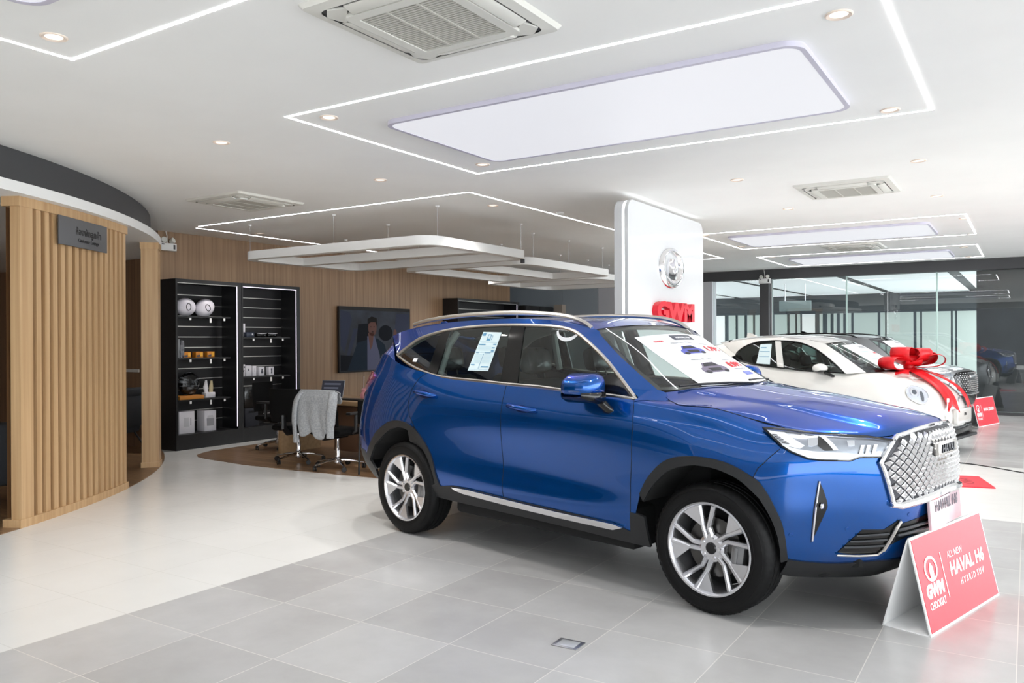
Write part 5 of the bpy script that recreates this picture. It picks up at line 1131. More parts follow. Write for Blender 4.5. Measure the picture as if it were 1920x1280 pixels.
gfn, gfl, gabx, gaby, gws = build_car(grey, gplan, gprof, ([0.95, 1.06, 1.15, 1.3, 1.45, 1.5, 1.55, 1.6], [0.87, 0.84, 0.81, 0.75, 0.69, 0.667, 0.63, 0.59]),
    [(-0.02, 0.68, 1.095), (-0.28, 0.63, 1.32), (-0.55, 0.575, 1.525)], [(0.18, 0, 1.10), (-0.14, 0, 1.34), (-0.46, 0, 1.56)],
    [(-0.55, 0.575, 1.525), (-0.9, 0.60, 1.575), (-1.4, 0.61, 1.60), (-2.0, 0.60, 1.59), (-2.5, 0.57, 1.55), (-2.85, 0.52, 1.49)],
    [(-0.46, 0, 1.56), (-0.85, 0, 1.605), (-1.4, 0, 1.625), (-2.0, 0, 1.615), (-2.6, 0, 1.58), (-3.0, 0, 1.52)], gDl, gDu,
    [('front_window', [(-0.33, 1.104), (-0.8, 1.118), (-1.25, 1.132), (-1.3, 1.53), (-1.0, 1.505), (-0.75, 1.435), (-0.5, 1.275)]), ('rear_window', [(-1.35, 1.136), (-1.9, 1.163), (-2.3, 1.213), (-2.48, 1.28), (-2.39, 1.375), (-2.2, 1.455), (-1.9, 1.51), (-1.4, 1.532)])],
    [(P_gloss, [(-1.24, 1.13), (-1.36, 1.136), (-1.41, 1.533), (-1.29, 1.53)])], P_grey, (4, 7), 2.7, 0.39, 0.345, {'mirror': (-0.5, 0.87, 1.15), 'track': 0.79, 'cladding': True, 'crown': 0.03, 'roof': P_grey})
ggr = [(0, 9.0), (1.0, 9.0), (2.0, 8.7), (2.55, 7.6), (2.2, 5.2), (1.4, 4.6), (0, 4.6)]
mb = side_mb(1); trim(gfn, ggr, 0.125, 0.2, 0.004, 0.006, gfl, mb); mb.T = MIRROR; trim(gfn, ggr, 0.125, 0.2, 0.004, 0.006, gfl, mb); gg = mb.build('grille', P_gloss, grey)
mb = MB()
yzg = [(float(-p[1]), float(p[2])) for p in gfn(np.array([q[0] for q in ggr]), np.array([q[1] for q in ggr]))]
for r_ in range(0, 12):
    for c_ in range(-1, 10):
        y = (c_ + (0.5 if r_ % 2 else 0)) * 0.075; z = 0.60 + r_ * 0.033
        if y < -0.001 or not inpoly((max(y, 0.001), z), yzg) or (y < 0.17 and z > 0.86 and z < 0.94): continue
        a, b = gaby(y, z); p = gfn(np.array([a]), np.array([b]))[0]
        for s_ in ((1, -1) if y > 0.001 else (1,)):
            K = [(p[0] + o, s_ * (p[1] + dy_), p[2] + dz_) for o, dy_, dz_ in ((0.006, -0.026, 0), (0.006, 0, -0.012), (0.006, 0.026, 0), (0.006, 0, 0.012), (0.02, 0, 0))]
            mb.add(K, [(0, 1, 4), (1, 2, 4), (2, 3, 4), (3, 0, 4)])
mb.build('chrome_studs', P_chrome, gg, smooth=False)
MB().box(0.895, 0.925, -0.15, 0.15, 0.875, 0.925, 0.006).build('badge', P_chrome, gg)
for sg in (1, -1):
    hp = [(2.75, 8.9), (3.6, 9.3), (4.9, 9.6), (5.3, 9.3), (4.6, 8.4), (3.4, 7.9), (2.8, 7.6)]
    mb = side_mb(sg); trim(gfn, hp, 0.125, 0.2, 0.008, 0.012, gfl, mb); hl = mb.build('headlight', mat('lamp_grey', rgb(168, 172, 178), 0.25, 0.7), grey)
    mb = side_mb(sg); trim(gfn, hp, 0.125, 0.2, 0.02, 0.01, gfl, mb); mb.build('lens', P_clear, hl)
    mb = side_mb(sg); mb.tube(surf_path(gfn, [(2.75, 7.4), (3.0, 6.0), (2.7, 4.8), (2.2, 4.3)], 6, 0.01, gfl), 0.014, 6); mb.build('chrome_hook', P_chrome, grey)
    rl = smooth_line([(-0.75, -0.585, 1.555), (-0.9, -0.59, 1.60), (-1.4, -0.6, 1.63), (-2.0, -0.59, 1.622), (-2.5, -0.56, 1.58), (-2.65, -0.55, 1.55)], 4); mb = side_mb(sg); mb.tube(rl, 0.014, 6); mb.build('roof_rail', P_gloss, grey)
mb = side_mb(1); lo_ = [(0, 4.3), (1.4, 4.3), (2.3, 3.9), (2.2, 2.6), (0, 2.6)]; trim(gfn, lo_, 0.125, 0.2, 0.006, 0.006, gfl, mb); mb.T = MIRROR; trim(gfn, lo_, 0.125, 0.2, 0.006, 0.006, gfl, mb); mb.build('lower_intake', P_gloss, grey)
mb = MB(); pa = surf_path(gfn, [(2.2, 4.45), (1.2, 4.4), (0, 4.4)], 8, 0.014, gfl); mb.tube(pa + [(x, -y, z) for x, y, z in pa[::-1][1:]], 0.02, 8); mb.build('bumper_trim', P_chrome, grey)
mb = MB(); mb.T = Matrix.Translation((-1.9, 0, 1.615)); mb.prism([(-0.12, 0), (0.08, 0), (-0.06, 0.06), (-0.11, 0.065)], -0.02, 0.02, 'y'); mb.build('roof_antenna', P_gloss, grey)
# ---------------------------------------------------------------- brand pillar
M_gl = mat('gloss_white_panel', rgb(220, 222, 224), 0.12)
M_redl = mat('red_acrylic', rgb(214, 8, 38), 0.25)
M_red = mat('red_print', rgb(224, 34, 56), 0.35)
M_paperw = mat('white_board', rgb(240, 240, 240), 0.5)
t = thing('brand_pillar', 'tall glossy white brand panel with chrome emblem and red letters', 'display panel', (-3.66, 9.09, 0))
def pillar_slab(x0, x1, iy, iz):
    a = 1.18 - iy; top = 3.05 - iz; r = 0.14
    pts = [(-a, 0.0), (a, 0.0)] + [(a - r + r * math.cos(q), top - r + r * math.sin(q)) for q in np.linspace(0, PI / 2, 9)] + [(-a + r + r * math.cos(q), top - r + r * math.sin(q)) for q in np.linspace(PI / 2, PI, 9)]
    return MB().prism(pts, x0, x1, 'x')
pillar_slab(0.02, 0.06, 0, 0).build('front_panel', M_gl, t, smooth=True, ang=40)
pillar_slab(-0.10, -0.01, 0, 0).build('back_panel', M_gl, t, ang=40)
pillar_slab(-0.01, 0.02, 0.012, 0.012).build('led_edge', mat('pillar_led', (1, 1, 1, 1), 0.4, emit=(0.97, 0.98, 1, 1), es=3.0), t, ang=40)
m = MB(); n = 56; P = []
for i in range(n):
    q = 2 * PI * i / n; c, s_ = math.cos(q), math.sin(q); row = []
    oa, ob, ia, ib, cz = 0.36, 0.245, 0.255, 0.155, 0.028
    for k in range(10):
        u = 2 * PI * k / 10; f_ = 0.5 + 0.5 * math.cos(u); h_ = 0.045 * max(0, math.sin(u)) if True else 0
        row.append((0.062 + h_, (ia + (oa - ia) * f_) * c, (ib + (ob - ib) * f_) * s_ + cz * (1 - f_)))
    P.append(row)
m.grid(P, True, True)
m.prism([(-0.10, -0.185), (0.10, -0.185), (0.135, 0.02), (0.07, 0.11), (-0.07, 0.11), (-0.135, 0.02)], 0.062, 0.085, 'x')
m.add([(0.085, -0.135, 0.02), (0.085, 0.135, 0.02), (0.085, 0.07, 0.11), (0.085, -0.07, 0.11), (0.11, 0, 0.03), (0.085, -0.10, -0.185), (0.085, 0.10, -0.185)], [(0, 4, 3), (3, 4, 2), (2, 4, 1), (0, 5, 4), (5, 6, 4), (6, 1, 4)])
m.build('emblem', P_chrome, t, loc=(0, 0.04, 2.385), ang=40)
v, f = text_bm('GWM', 0.285, 0.035, bold=0.016, sx=1.66, space=0.98)
m = MB(); m.T = Matrix.Translation((0.095, 0.07, 1.765)) @ Matrix.Rotation(R(90), 4, 'Z'); m.add(v, f); m.build('letters', M_redl, t, smooth=False)

# ---------------------------------------------------------------- table-top signs in front of the cars
def logo(mb, cx, cz, a, b, y=-0.0012, w=0.22, tf=None):
    n = 32
    vs = [(cx + a * math.cos(q) * k, y, cz + b * math.sin(q) * k + (0 if k == 1 else -b * 0.02)) for k in (1, 1 - w) for q in np.linspace(0, 2 * PI, n + 1)[:-1]]
    fs = [(i, (i + 1) % n, n + (i + 1) % n, n + i) for i in range(n)]
    k0 = len(vs); vs += [(cx - a * 0.28, y, cz - b * 0.85), (cx + a * 0.28, y, cz - b * 0.85), (cx + a * 0.34, y, cz + b * 0.05), (cx, y, cz + b * 0.48), (cx - a * 0.34, y, cz + b * 0.05)]; fs.append(tuple(range(k0, k0 + 5)))
    mb.add(vs, fs)
def a_sign(label, A, B, big, small):
    A = Vector((A[0], A[1], 0)); B = Vector((B[0], B[1], 0)); ang = math.atan2(B.y - A.y, B.x - A.x); L = (B - A).length
    t = thing('tabletop_sign', label, 'sign', A, ang, 'red signs standing in front of the cars')
    ya, H = 0.115, 0.487; sl = math.hypot(ya, H)
    m = MB(); m.prism([(0, 0.0), (0.008, 0.0), (ya + 0.004, H), (ya - 0.004, H)], 0, L, 'x'); m.v = [(x, y, z) for x, y, z in m.v]; m.build('front_board', M_paperw, t, smooth=False)
    m = MB(); m.prism([(0.25, 0.0), (0.242, 0.0), (ya, H - 0.01), (ya + 0.008, H - 0.01)], 0, L, 'x'); m.build('back_board', M_paperw, t, smooth=False)
    m = MB(); m.box(0, L, 0.004, 0.248, 0.0, 0.006); m.build('base_board', M_paperw, t, smooth=False)
    Tf = Matrix.Translation((0, -0.0012, 0)) @ Matrix.Rotation(-math.atan2(ya - 0.004, H), 4, 'X')
    m = MB(); m.T = Tf; m.box(0.014, L - 0.014, -0.0012, 0.001, 0.014, sl - 0.014); fc = m.build('red_face', M_red, t, smooth=False)
    m = MB(); m.T = Tf @ Matrix.Translation((0, -0.0022, 0)); logo(m, 0.17, 0.315, 0.082, 0.066); m.box(0.318, 0.326, -0.001, 0, 0.135, 0.375); m.build('logo', M_paperw, fc, smooth=False)
    for s_, x, z, sz, bo, sx, sh in (('GWM', 0.17, 0.178, 0.088, 0.006, 1.0, 0.1), ('CHOOKIAT', 0.17, 0.118, 0.052, 0.001, 0.78, 0.0)) + small + big:
        v, f = text_bm(s_, sz, 0.0006, bold=bo, sx=sx, shear=sh); m = MB(); m.T = Tf @ Matrix.Translation((x, -0.0022, z)); m.add(v, f); m.build('lettering', M_paperw, fc, smooth=False)
a_sign('red folded sign nearest the camera, at the front wheel of the blue SUV', (-0.423, 4.628), (-0.149, 5.612), (('HAVAL H6', 0.66, 0.232, 0.098, 0.0035, 1.12, 0.15),), (('ALL NEW', 0.52, 0.325, 0.052, 0.0, 1.0, 0.0), ('H Y B R I D  S U V', 0.69, 0.165, 0.048, 0.001, 0.95, 0.15)))
a_sign('red folded sign in front of the grey SUV, beyond the white hatchback', (-0.72, 15.95), (-0.44, 16.93), (('HAVAL JOLION', 0.66, 0.262, 0.07, 0.003, 1.05, 0.1),), ())
t = thing('flat_sign', 'red board lying flat on the white floor behind the blue SUV grille', 'sign', (-0.46, 9.87, 0), R(14.4))
MB().box(-0.42, 0.09, -0.36, 0.36, 0.0, 0.012, 0.002).build('board', M_red, t, smooth=False)
v, f = text_bm('ORA', 0.16, 0.0006); m = MB(); m.T = Matrix.Translation((-0.05, 0.0, 0.0128)) @ Matrix.Rotation(R(90), 4, 'Z') @ Matrix.Rotation(R(-90), 4, 'X'); m.add(v, f); m.build('lettering', mat('dark_red_print', rgb(150, 20, 36), 0.4), t, smooth=False)
tag(MB().tube(smooth_line([(-3.4, 11.45, 0.006), (-1.8, 11.4, 0.006), (-0.79, 11.29, 0.006), (-0.42, 11.12, 0.006), (-0.05, 10.81, 0.006), (0.6, 10.3, 0.006)], 8), 0.006, 6).build('floor_cable', P_gap), 'thin dark cable curving over the white floor at the right', 'cable')
t = thing('floor_box', 'small steel socket cover let into the grey tiles in the foreground', 'floor socket', (-1.957, 3.562, 0), R(2))
MB().box(-0.07, 0.07, -0.055, 0.055, 0.0, 0.004, 0.001).build('cover', M_steel, t); MB().box(-0.05, 0.05, -0.04, 0.04, 0.004, 0.0055, 0.001).build('lid', mat('cover_lid', rgb(206, 208, 210), 0.3, 0.4), t)

# ---------------------------------------------------------------- prints on the windshields and windows
def print_on(name, label, group, fnmap, root, card, items, offs, nu=14, cat='poster'):
    """thin card that follows a glass surface; items are (material, kind, data) in card coordinates 0..1"""
    t = thing(name, label, cat, root.matrix_basis @ Vector((0, 0, 0)), root.rotation_euler.z, group)
    us = np.linspace(0, 1, nu)
    m = MB(); m.grid([[fnmap(u, v, offs) for v in us] for u in us]); k = len(m.v); m.grid([[fnmap(u, v, offs - 0.0012) for v in us] for u in us]); m.build('card', card, t, ang=60)
    for nm, mt, shp in items:
        m = MB()
        for pts in shp:
            xs_ = [p[0] for p in pts]; ys_ = [p[1] for p in pts]; st = 0.05
            for i in range(int(math.floor(min(xs_) / st)), int(math.ceil(max(xs_) / st))):      # cut into narrow pieces so the print follows the curved glass
                for j in range(int(math.floor(min(ys_) / 0.25)), int(math.ceil(max(ys_) / 0.25))):
                    c = clip_cell(pts, i * st, (i + 1) * st, j * 0.25, (j + 1) * 0.25)
                    if len(c) > 2: m.add([fnmap(p[0], p[1], offs + (0.0036 if 'shadow' in nm or 'text' in nm else 0.0024)) for p in c], [tuple(range(len(c)))])
        m.build(nm, mt, t, smooth=False)
    return t
def rects(*r): return [[(a, c), (b, c), (b, d), (a, d)] for a, b, c, d in r]
def txt(s, x, y, size, asp=1.0, bold=0.0, flip=False):
    v, f = text_bm(s, size, 0.0, bold=bold)
    out = []
    for q in f:
        out.append([(x + v[i][0] * asp, y + v[i][2]) for i in q])
    return out
def mini_car(x, y, w_, h_):
    body = [[(x + a * w_, y + b * h_) for a, b in ((-0.5, 0.05), (-0.48, 0.42), (-0.36, 0.55), (-0.24, 0.92), (0.22, 0.95), (0.36, 0.58), (0.5, 0.45), (0.5, 0.08), (0.4, 0.0), (-0.4, 0.0))]]
    dark = [[(x + a * w_, y + b * h_) for a, b in ((-0.30, 0.58), (-0.2, 0.86), (0.18, 0.88), (0.29, 0.58))], [(x + a * w_, y + b * h_) for a, b in ((-0.22, 0.12), (-0.26, 0.40), (0.26, 0.40), (0.22, 0.12))]] + [[(x + cx_ * w_ + 0.10 * w_ * math.cos(q), y + 0.06 * h_ + 0.14 * h_ * math.sin(q)) for q in np.linspace(0, 2 * PI, 13)[:-1]] for cx_ in (-0.36, 0.36)]  # dark pieces are the printed car's windows, grille and wheels
    return body, dark
def ws_map(wfun, corners, sgn=1):
    """card coordinates (0..1 left-right as read from outside, 0..1 up) to the glass; corners give (up, across) parameters BL, BR, TL, TR"""
    (bu, bt), (ru, rt), (lu, lt), (tu, tt) = corners
    def fm(x, y, off):
        u = (bu * (1 - x) + ru * x) * (1 - y) + (lu * (1 - x) + tu * x) * y; q = (bt * (1 - x) + rt * x) * (1 - y) + (lt * (1 - x) + tt * x) * y
        A_, B_ = np.array([u]), np.array([q]); p = wfun(A_, B_)[0]; n_ = surf_normals(wfun, A_, B_)[0]
        if n_[2] < 0: n_ = -n_
        return tuple(p + n_ * off)
    return fm
# visible side is -y, so reading from outside runs from negative to positive
T_blk = mat('print_black', rgb(40, 40, 48), 0.6)
mb1, md1 = mini_car(0.40, 0.58, 0.30, 0.17); mb2, md2 = mini_car(0.36, 0.22, 0.32, 0.19)
fm = ws_map(ws, ((0.02, -0.575), (0.03, 0.62), (0.80, -0.625), (0.86, 0.93)))
print_on('windshield_poster', 'large white price poster on the windshield of the blue SUV', 'price posters on the windshields', fm, car, P_paper, [
    ('header_badge', T_dark, rects((0.36, 0.66, 0.865, 0.965))), ('header_text', P_paper, txt('HAVAL H6', 0.51, 0.895, 0.05, 0.9, 0.002)),
    ('logo', T_red, txt('GWM', 0.16, 0.85, 0.04, 1.0, 0.002)), ('heading', T_dark, txt('HAVAL H6 1.5 Ultra', 0.40, 0.79, 0.045, 0.75) + txt('HAVAL H6 1.5 Pro', 0.36, 0.45, 0.045, 0.75)),
    ('loan_rate_text', T_red, txt('1.79%', 0.76, 0.62, 0.13, 0.95, 0.006)), ('loan_rate_text', T_red, txt('0.99%', 0.76, 0.29, 0.13, 0.95, 0.006)), ('small_print', T_dark, rects((0.62, 0.78, 0.765, 0.772), (0.62, 0.78, 0.425, 0.432), (0.62, 0.90, 0.25, 0.256), (0.62, 0.86, 0.235, 0.24))),
    ('car_picture', mat('print_blue_car', rgb(84, 92, 176), 0.6), mb1), ('car_picture', mat('print_grey_car', rgb(112, 104, 124), 0.6), mb2), ('car_shadow', T_blk, md1), ('car_shadow', T_blk, md2), ('bank_mark', mat('print_bank', rgb(110, 120, 190), 0.6), rects((0.70, 0.88, 0.13, 0.195)))], 0.004)
def wcard(car_, wf_, label, corners, mt):
    b_, d_ = mini_car(0.62, 0.22, 0.42, 0.22)
    print_on('windshield_poster', label, 'price posters on the windshields', ws_map(wf_, corners), car_, P_paper, [
        ('heading', T_dark, rects((0.36, 0.64, 0.90, 0.92), (0.36, 0.66, 0.86, 0.875), (0.38, 0.62, 0.82, 0.832))), ('red_mark', T_red, rects((0.50, 0.66, 0.60, 0.64)) + txt('%', 0.72, 0.59, 0.08)), ('small_print', T_pale, rects((0.12, 0.40, 0.66, 0.70), (0.14, 0.36, 0.40, 0.44), (0.12, 0.30, 0.22, 0.28))), ('car_picture', mt, b_), ('car_picture_shadow', T_dark, d_)], 0.004)
wcard(white, wws, 'white poster on the windshield of the white hatchback', ((0.03, -0.55), (0.03, 0.85), (0.88, -0.62), (0.88, 0.85)), mat('print_slate', rgb(120, 136, 150), 0.6))
wcard(grey, gws, 'white poster on the windshield of the grey SUV', ((0.03, -0.55), (0.03, 0.9), (0.86, -0.60), (0.86, 0.9)), mat('print_maroon', rgb(130, 80, 96), 0.6))
def side_map(yf, BL, BR, TL, TR):
    def fm(x, y, off):
        X = (BL[0] * (1 - x) + BR[0] * x) * (1 - y) + (TL[0] * (1 - x) + TR[0] * x) * y; Z = (BL[1] * (1 - x) + BR[1] * x) * (1 - y) + (TL[1] * (1 - x) + TR[1] * x) * y
        return (X, -float(yf(X, Z)) - off, Z)
    return fm
rows = [(0.05, 0.28, 0.90, 0.97)] + [(0.06, 0.50, 0.70 - 0.055 * k, 0.715 - 0.055 * k) for k in range(3)] + [(0.55, 0.80, 0.70 - 0.055 * k, 0.712 - 0.055 * k) for k in range(3)]
print_on('window_price_sheet', 'tall pale specification sheet on the rear side window of the blue SUV', None, side_map(yglass, (-2.095, 1.309), (-1.875, 1.311), (-2.043, 1.598), (-1.845, 1.592)), car, mat('sheet_pale', rgb(214, 232, 236), 0.5), [
    ('blue_print', T_blue, rects((0.05, 0.22, 0.90, 0.97), (0.04, 0.96, 0.735, 0.742), (0.05, 0.4, 0.66, 0.69), (0.80, 0.95, 0.67, 0.70), (0.78, 0.94, 0.58, 0.61), (0.80, 0.94, 0.5, 0.535), (0.04, 0.96, 0.478, 0.486), (0.06, 0.22, 0.455, 0.468), (0.52, 0.82, 0.455, 0.468), (0.05, 0.24, 0.145, 0.168), (0.58, 0.95, 0.09, 0.12), (0.04, 0.96, 0.035, 0.04), (0.48, 0.50, 0.05, 0.44))),
    ('pump_picture', T_blue, rects((0.34, 0.56, 0.78, 0.79), (0.36, 0.54, 0.79, 0.83), (0.36, 0.39, 0.83, 0.93), (0.51, 0.54, 0.83, 0.93), (0.36, 0.54, 0.92, 0.94), (0.60, 0.62, 0.80, 0.92))),
    ('pale_print', T_pale, rects(*[(0.06, 0.74, 0.62 - 0.03 * k, 0.63 - 0.03 * k) for k in range(4)], *[(0.06, 0.44, 0.41 - 0.03 * k, 0.42 - 0.03 * k) for k in range(8)], *[(0.54, 0.92, 0.41 - 0.03 * k, 0.42 - 0.03 * k) for k in range(8)])), ], 0.004, 6, 'price sheet')
tag(MB().grid([[side_map(yglass, (-2.80, 1.365), (-2.745, 1.362), (-2.79, 1.392), (-2.735, 1.39))(x, y, 0.004) for y in (0, 1)] for x in (0, 1)]).build('window_tag', P_paper, None), 'tiny white sticker on the small rear quarter window of the blue SUV', 'sticker')
bpy.data.objects['window_tag'].location = car.location; bpy.data.objects['window_tag'].rotation_euler = car.rotation_euler
hk = [(-1.20 + 0.105 * math.cos(q), 1.60 + 0.075 * math.sin(q)) for q in np.linspace(PI * 1.02, PI * 1.86, 12)]; hk2 = [(-1.20 + 0.09 * math.cos(q), 1.605 + 0.055 * math.sin(q)) for q in np.linspace(PI * 1.86, PI * 1.02, 12)]
o = MB().add([(x, -float(yglass(x, z)) - 0.004, z) for x, z in hk + hk2], [(i, i + 1, 22 - i, 23 - i) for i in range(11)]).build('paper_crescent', P_paper, None)
tag(o, 'white crescent of paper at the top of the front side window of the blue SUV', 'sticker'); o.location = car.location; o.rotation_euler = car.rotation_euler
print_on('window_price_sheet', 'pale sheet on the rear side window of the white hatchback', None, side_map(lambda x, z: np.interp(z, [0.95, 1.06, 1.15, 1.3, 1.45, 1.5, 1.55, 1.6], [0.865, 0.83, 0.80, 0.74, 0.68, 0.657, 0.62, 0.58]), (-1.80, 1.17), (-1.58, 1.16), (-1.79, 1.455), (-1.61, 1.462)), white, mat('sheet_pale', rgb(214, 232, 236), 0.5), [('pale_print', T_blue, rects((0.1, 0.9, 0.62, 0.64), (0.1, 0.9, 0.36, 0.38), (0.1, 0.6, 0.8, 0.84)))], 0.004, 6, 'price sheet')

# ---------------------------------------------------------------- red bow on the white car
M_bow = noise_mat('red_satin_ribbon', rgb(206, 10, 22), rgb(226, 20, 34), (1, 1, 1), 6, 0.45)
t = thing('gift_bow', 'large red ribbon bow with long tails draped over the white hood', 'bow', white.location, R(-12))
cb = Vector((0.10, -0.02, 1.095))
def loop(ang, L, H, wd, tilt, z0=0.0):
    prof = [(0.0, 0.0), (0.10, 0.005), (0.22, 0.0), (0.34, 0.0), (0.42, 0.03), (0.45, 0.085), (0.42, 0.14), (0.34, 0.165), (0.24, 0.15), (0.12, 0.10), (0.02, 0.05), (-0.02, 0.03)]
    pr = hermite_eval(np.arange(12.0), np.array(prof), np.linspace(0, 11, 45)); m = MB(); rows = []
    for k, (r_, h_) in enumerate(pr):
        r_ = r_ * L / 0.45; h_ = h_ * H / 0.165; w_ = wd * (0.45 + 0.55 * min(1, r_ / (0.4 * L)))
        rows.append([(r_, -w_ / 2, h_), (r_, -w_ / 6, h_ + 0.004), (r_, w_ / 6, h_ + 0.004), (r_, w_ / 2, h_)])
    m.T = Matrix.Translation(cb + Vector((0, 0, z0))) @ Matrix.Rotation(R(ang), 4, 'Z') @ Matrix.Rotation(R(-tilt), 4, 'Y'); m.grid(rows)
    o = m.build('ribbon_loop', M_bow, t, ang=60, recalc=False); s_ = o.modifiers.new('thickness', 'SOLIDIFY'); s_.thickness = 0.004; return o
loop(250, 0.46, 0.17, 0.26, 2); loop(266, 0.34, 0.17, 0.26, 18, 0.07); loop(345, 0.30, 0.16, 0.30, 20, 0.07); loop(20, 0.46, 0.16, 0.28, 6, 0.02); loop(62, 0.40, 0.15, 0.26, 10, 0.04); loop(310, 0.20, 0.12, 0.22, 12, 0.05)
def ribbon(path, wd, side, fork=True):
    P_ = [Vector(p) for p in smooth_line(path, 6)]; rows = []; n = len(P_)
    for i, p in enumerate(P_):
        d = (P_[min(i + 1, n - 1)] - P_[max(i - 1, 0)]).normalized(); s_ = Vector(side); s_ = (s_ - d * s_.dot(d)).normalized(); w_ = wd
        rows.append([tuple(p + s_ * w_ * k) for k in (-0.5, 0.0, 0.5)])
    if fork: d = (P_[-1] - P_[-2]).normalized(); rows[-1][0] = tuple(Vector(rows[-1][0]) + d * wd * 0.5); rows[-1][2] = tuple(Vector(rows[-1][2]) + d * wd * 0.5)
    o = MB().grid(rows).build('ribbon_tail', M_bow, t, ang=60, recalc=False); s_ = o.modifiers.new('thickness', 'SOLIDIFY'); s_.thickness = 0.004; s_.offset = 0
ribbon([(0.10, -0.06, 1.12), (0.24, -0.13, 1.085), (0.40, -0.20, 1.01), (0.54, -0.26, 0.925), (0.65, -0.30, 0.825), (0.715, -0.325, 0.73), (0.742, -0.34, 0.66)], 0.21, (0.35, 1, 0.1))
ribbon([(0.10, 0.03, 1.12), (0.24, 0.09, 1.095), (0.40, 0.15, 1.03), (0.56, 0.19, 0.945), (0.68, 0.215, 0.845), (0.752, 0.235, 0.73), (0.78, 0.245, 0.64)], 0.15, (0, 1, 0))
ribbon([(0.08, -0.06, 1.11), (0.10, -0.22, 1.10), (0.13, -0.36, 1.085), (0.16, -0.46, 1.065)], 0.17, (1, 0, 0))
ribbon([(0.12, 0.06, 1.12), (0.2, 0.2, 1.09), (0.3, 0.34, 1.05), (0.38, 0.42, 1.01)], 0.13, (1, -0.8, 0))
m = MB(); m.T = Matrix.Translation(cb + Vector((0, 0, 0.05))); m.lathe([(0.0, -0.05), (0.06, -0.045), (0.075, 0.0), (0.06, 0.045), (0.0, 0.05)], 16); m.build('knot', M_bow, t, ang=60)

# ---------------------------------------------------------------- wall lamps, lounge sign and lounge furniture
def em_light(label, loc, rz):
    t = thing('emergency_light', label, 'emergency light', loc, rz, 'emergency lights with two lamp heads')
    MB().box(-0.13, 0.13, -0.06, 0.0, -0.06, 0.05, 0.006).build('case', M_white, t)
    MB().box(0.075, 0.105, -0.062, -0.058, -0.035, 0.03).box(-0.11, -0.07, -0.062, -0.058, 0.02, 0.035).build('front_marks', M_dark, t, smooth=False)
    for s_ in (-1, 1):
        m = MB(); m.T = Matrix.Translation((0.065 * s_, -0.04, 0.085)) @ Matrix.Rotation(R(70), 4, 'X') @ Matrix.Rotation(R(18 * s_), 4, 'Y'); m.lathe([(0.0, -0.03), (0.03, -0.025), (0.042, 0.03), (0.036, 0.032), (0.0, 0.02)], 18); m.build('lamp_head', M_acw, t)
    MB().tube([(0.0, -0.02, 0.05), (0.0, -0.02, 0.14), (-0.02, -0.02, CH - loc[2])], 0.006, 6).build('conduit', M_white, t)
em_light('white emergency light with two heads on the oak wall above the display shelves', (-10.44, 7.06, 2.90), R(90))
em_light('white emergency light with two heads on the charcoal post of the glazing', (-5.05, 18.56, 2.86), R(0))
t = thing('lounge_sign', 'dark grey plate with black lettering on the slatted partition', 'sign', (-7.38, 4.133, 0), R(121.5))
m = MB(); m.box(-0.40, 0.40, -0.016, 0.0, 2.40, 2.655, 0.003); m.build('plate', mat('sign_grey', rgb(92, 92, 94), 0.45), t)
for s_, z, sz, bo in (('ห้องพักลูกค้า', 2.515, 0.085, 0.0012), ('Customer Lounge', 2.452, 0.048, 0.0008)):
    v, f = text_bm(s_, sz, 0.001, bold=bo); m = MB(); m.T = Matrix.Translation((0.07, -0.0175, z)); m.add(v, f); m.build('lettering', mat('sign_black', rgb(16, 16, 17), 0.4), t, smooth=False)
tag(MB().box(-11.35, -10.9, 6.905, 6.93, 1.09, 1.135, 0.003).build('wall_rail', mat('pale_metal', rgb(196, 192, 186), 0.4)), 'short pale horizontal rail on the dim end wall of the lounge', 'rail')
M_fab = mat('charcoal_fabric', rgb(40, 42, 46), 0.8)
t = thing('lounge_chair', 'dark high-backed lounge chair seen from the side inside the lounge', 'chair', (-10.55, 6.3, 0), R(8))
def shell(rows): return MB().grid(rows, False, True)
m = MB(); m.T = Matrix.Translation((0.18, 0, 0.36)) @ Matrix.Rotation(R(22), 4, 'Y'); m.box(-0.06, 0.05, -0.30, 0.30, 0, 0.50, 0.05); m.box(-0.045, 0.045, -0.18, 0.18, 0.48, 0.60, 0.04); m.build('backrest', M_fab, t)
m = MB(); m.T = Matrix.Translation((0, 0, 0.36)) @ Matrix.Rotation(R(6), 4, 'Y'); m.box(-0.40, 0.2, -0.30, 0.30, -0.06, 0.06, 0.04); m.build('seat', M_fab, t)
for sx, sy in ((0.40, 0.26), (0.40, -0.26), (-0.38, 0.26), (-0.38, -0.26)): MB().tube([(sx * 0.35, sy * 0.8, 0.33), (sx, sy, 0.006)], 0.012, 8).build('leg', M_black, t)
t = thing('armchair', 'dark armchair partly hidden behind the left end of the slatted partition', 'chair', (-8.25, 3.75, 0), R(-20))
MB().box(-0.4, 0.3, -0.36, 0.36, 0.24, 0.44, 0.05).build('seat', M_fab, t); m = MB(); m.box(0.25, 0.42, -0.4, 0.4, 0.22, 0.80, 0.06); m.build('backrest', M_fab, t)
for sy in (-1, 1): MB().box(-0.4, 0.3, sy * 0.42 - 0.05, sy * 0.42 + 0.05, 0.22, 0.62, 0.04).build('armrest', M_fab, t)
for sx, sy in ((0.34, 0.38), (0.34, -0.38), (-0.34, 0.38), (-0.34, -0.38)): MB().tube([(sx, sy, 0.24), (sx * 1.05, sy * 1.05, 0.006)], 0.018, 8).build('leg', M_black, t)

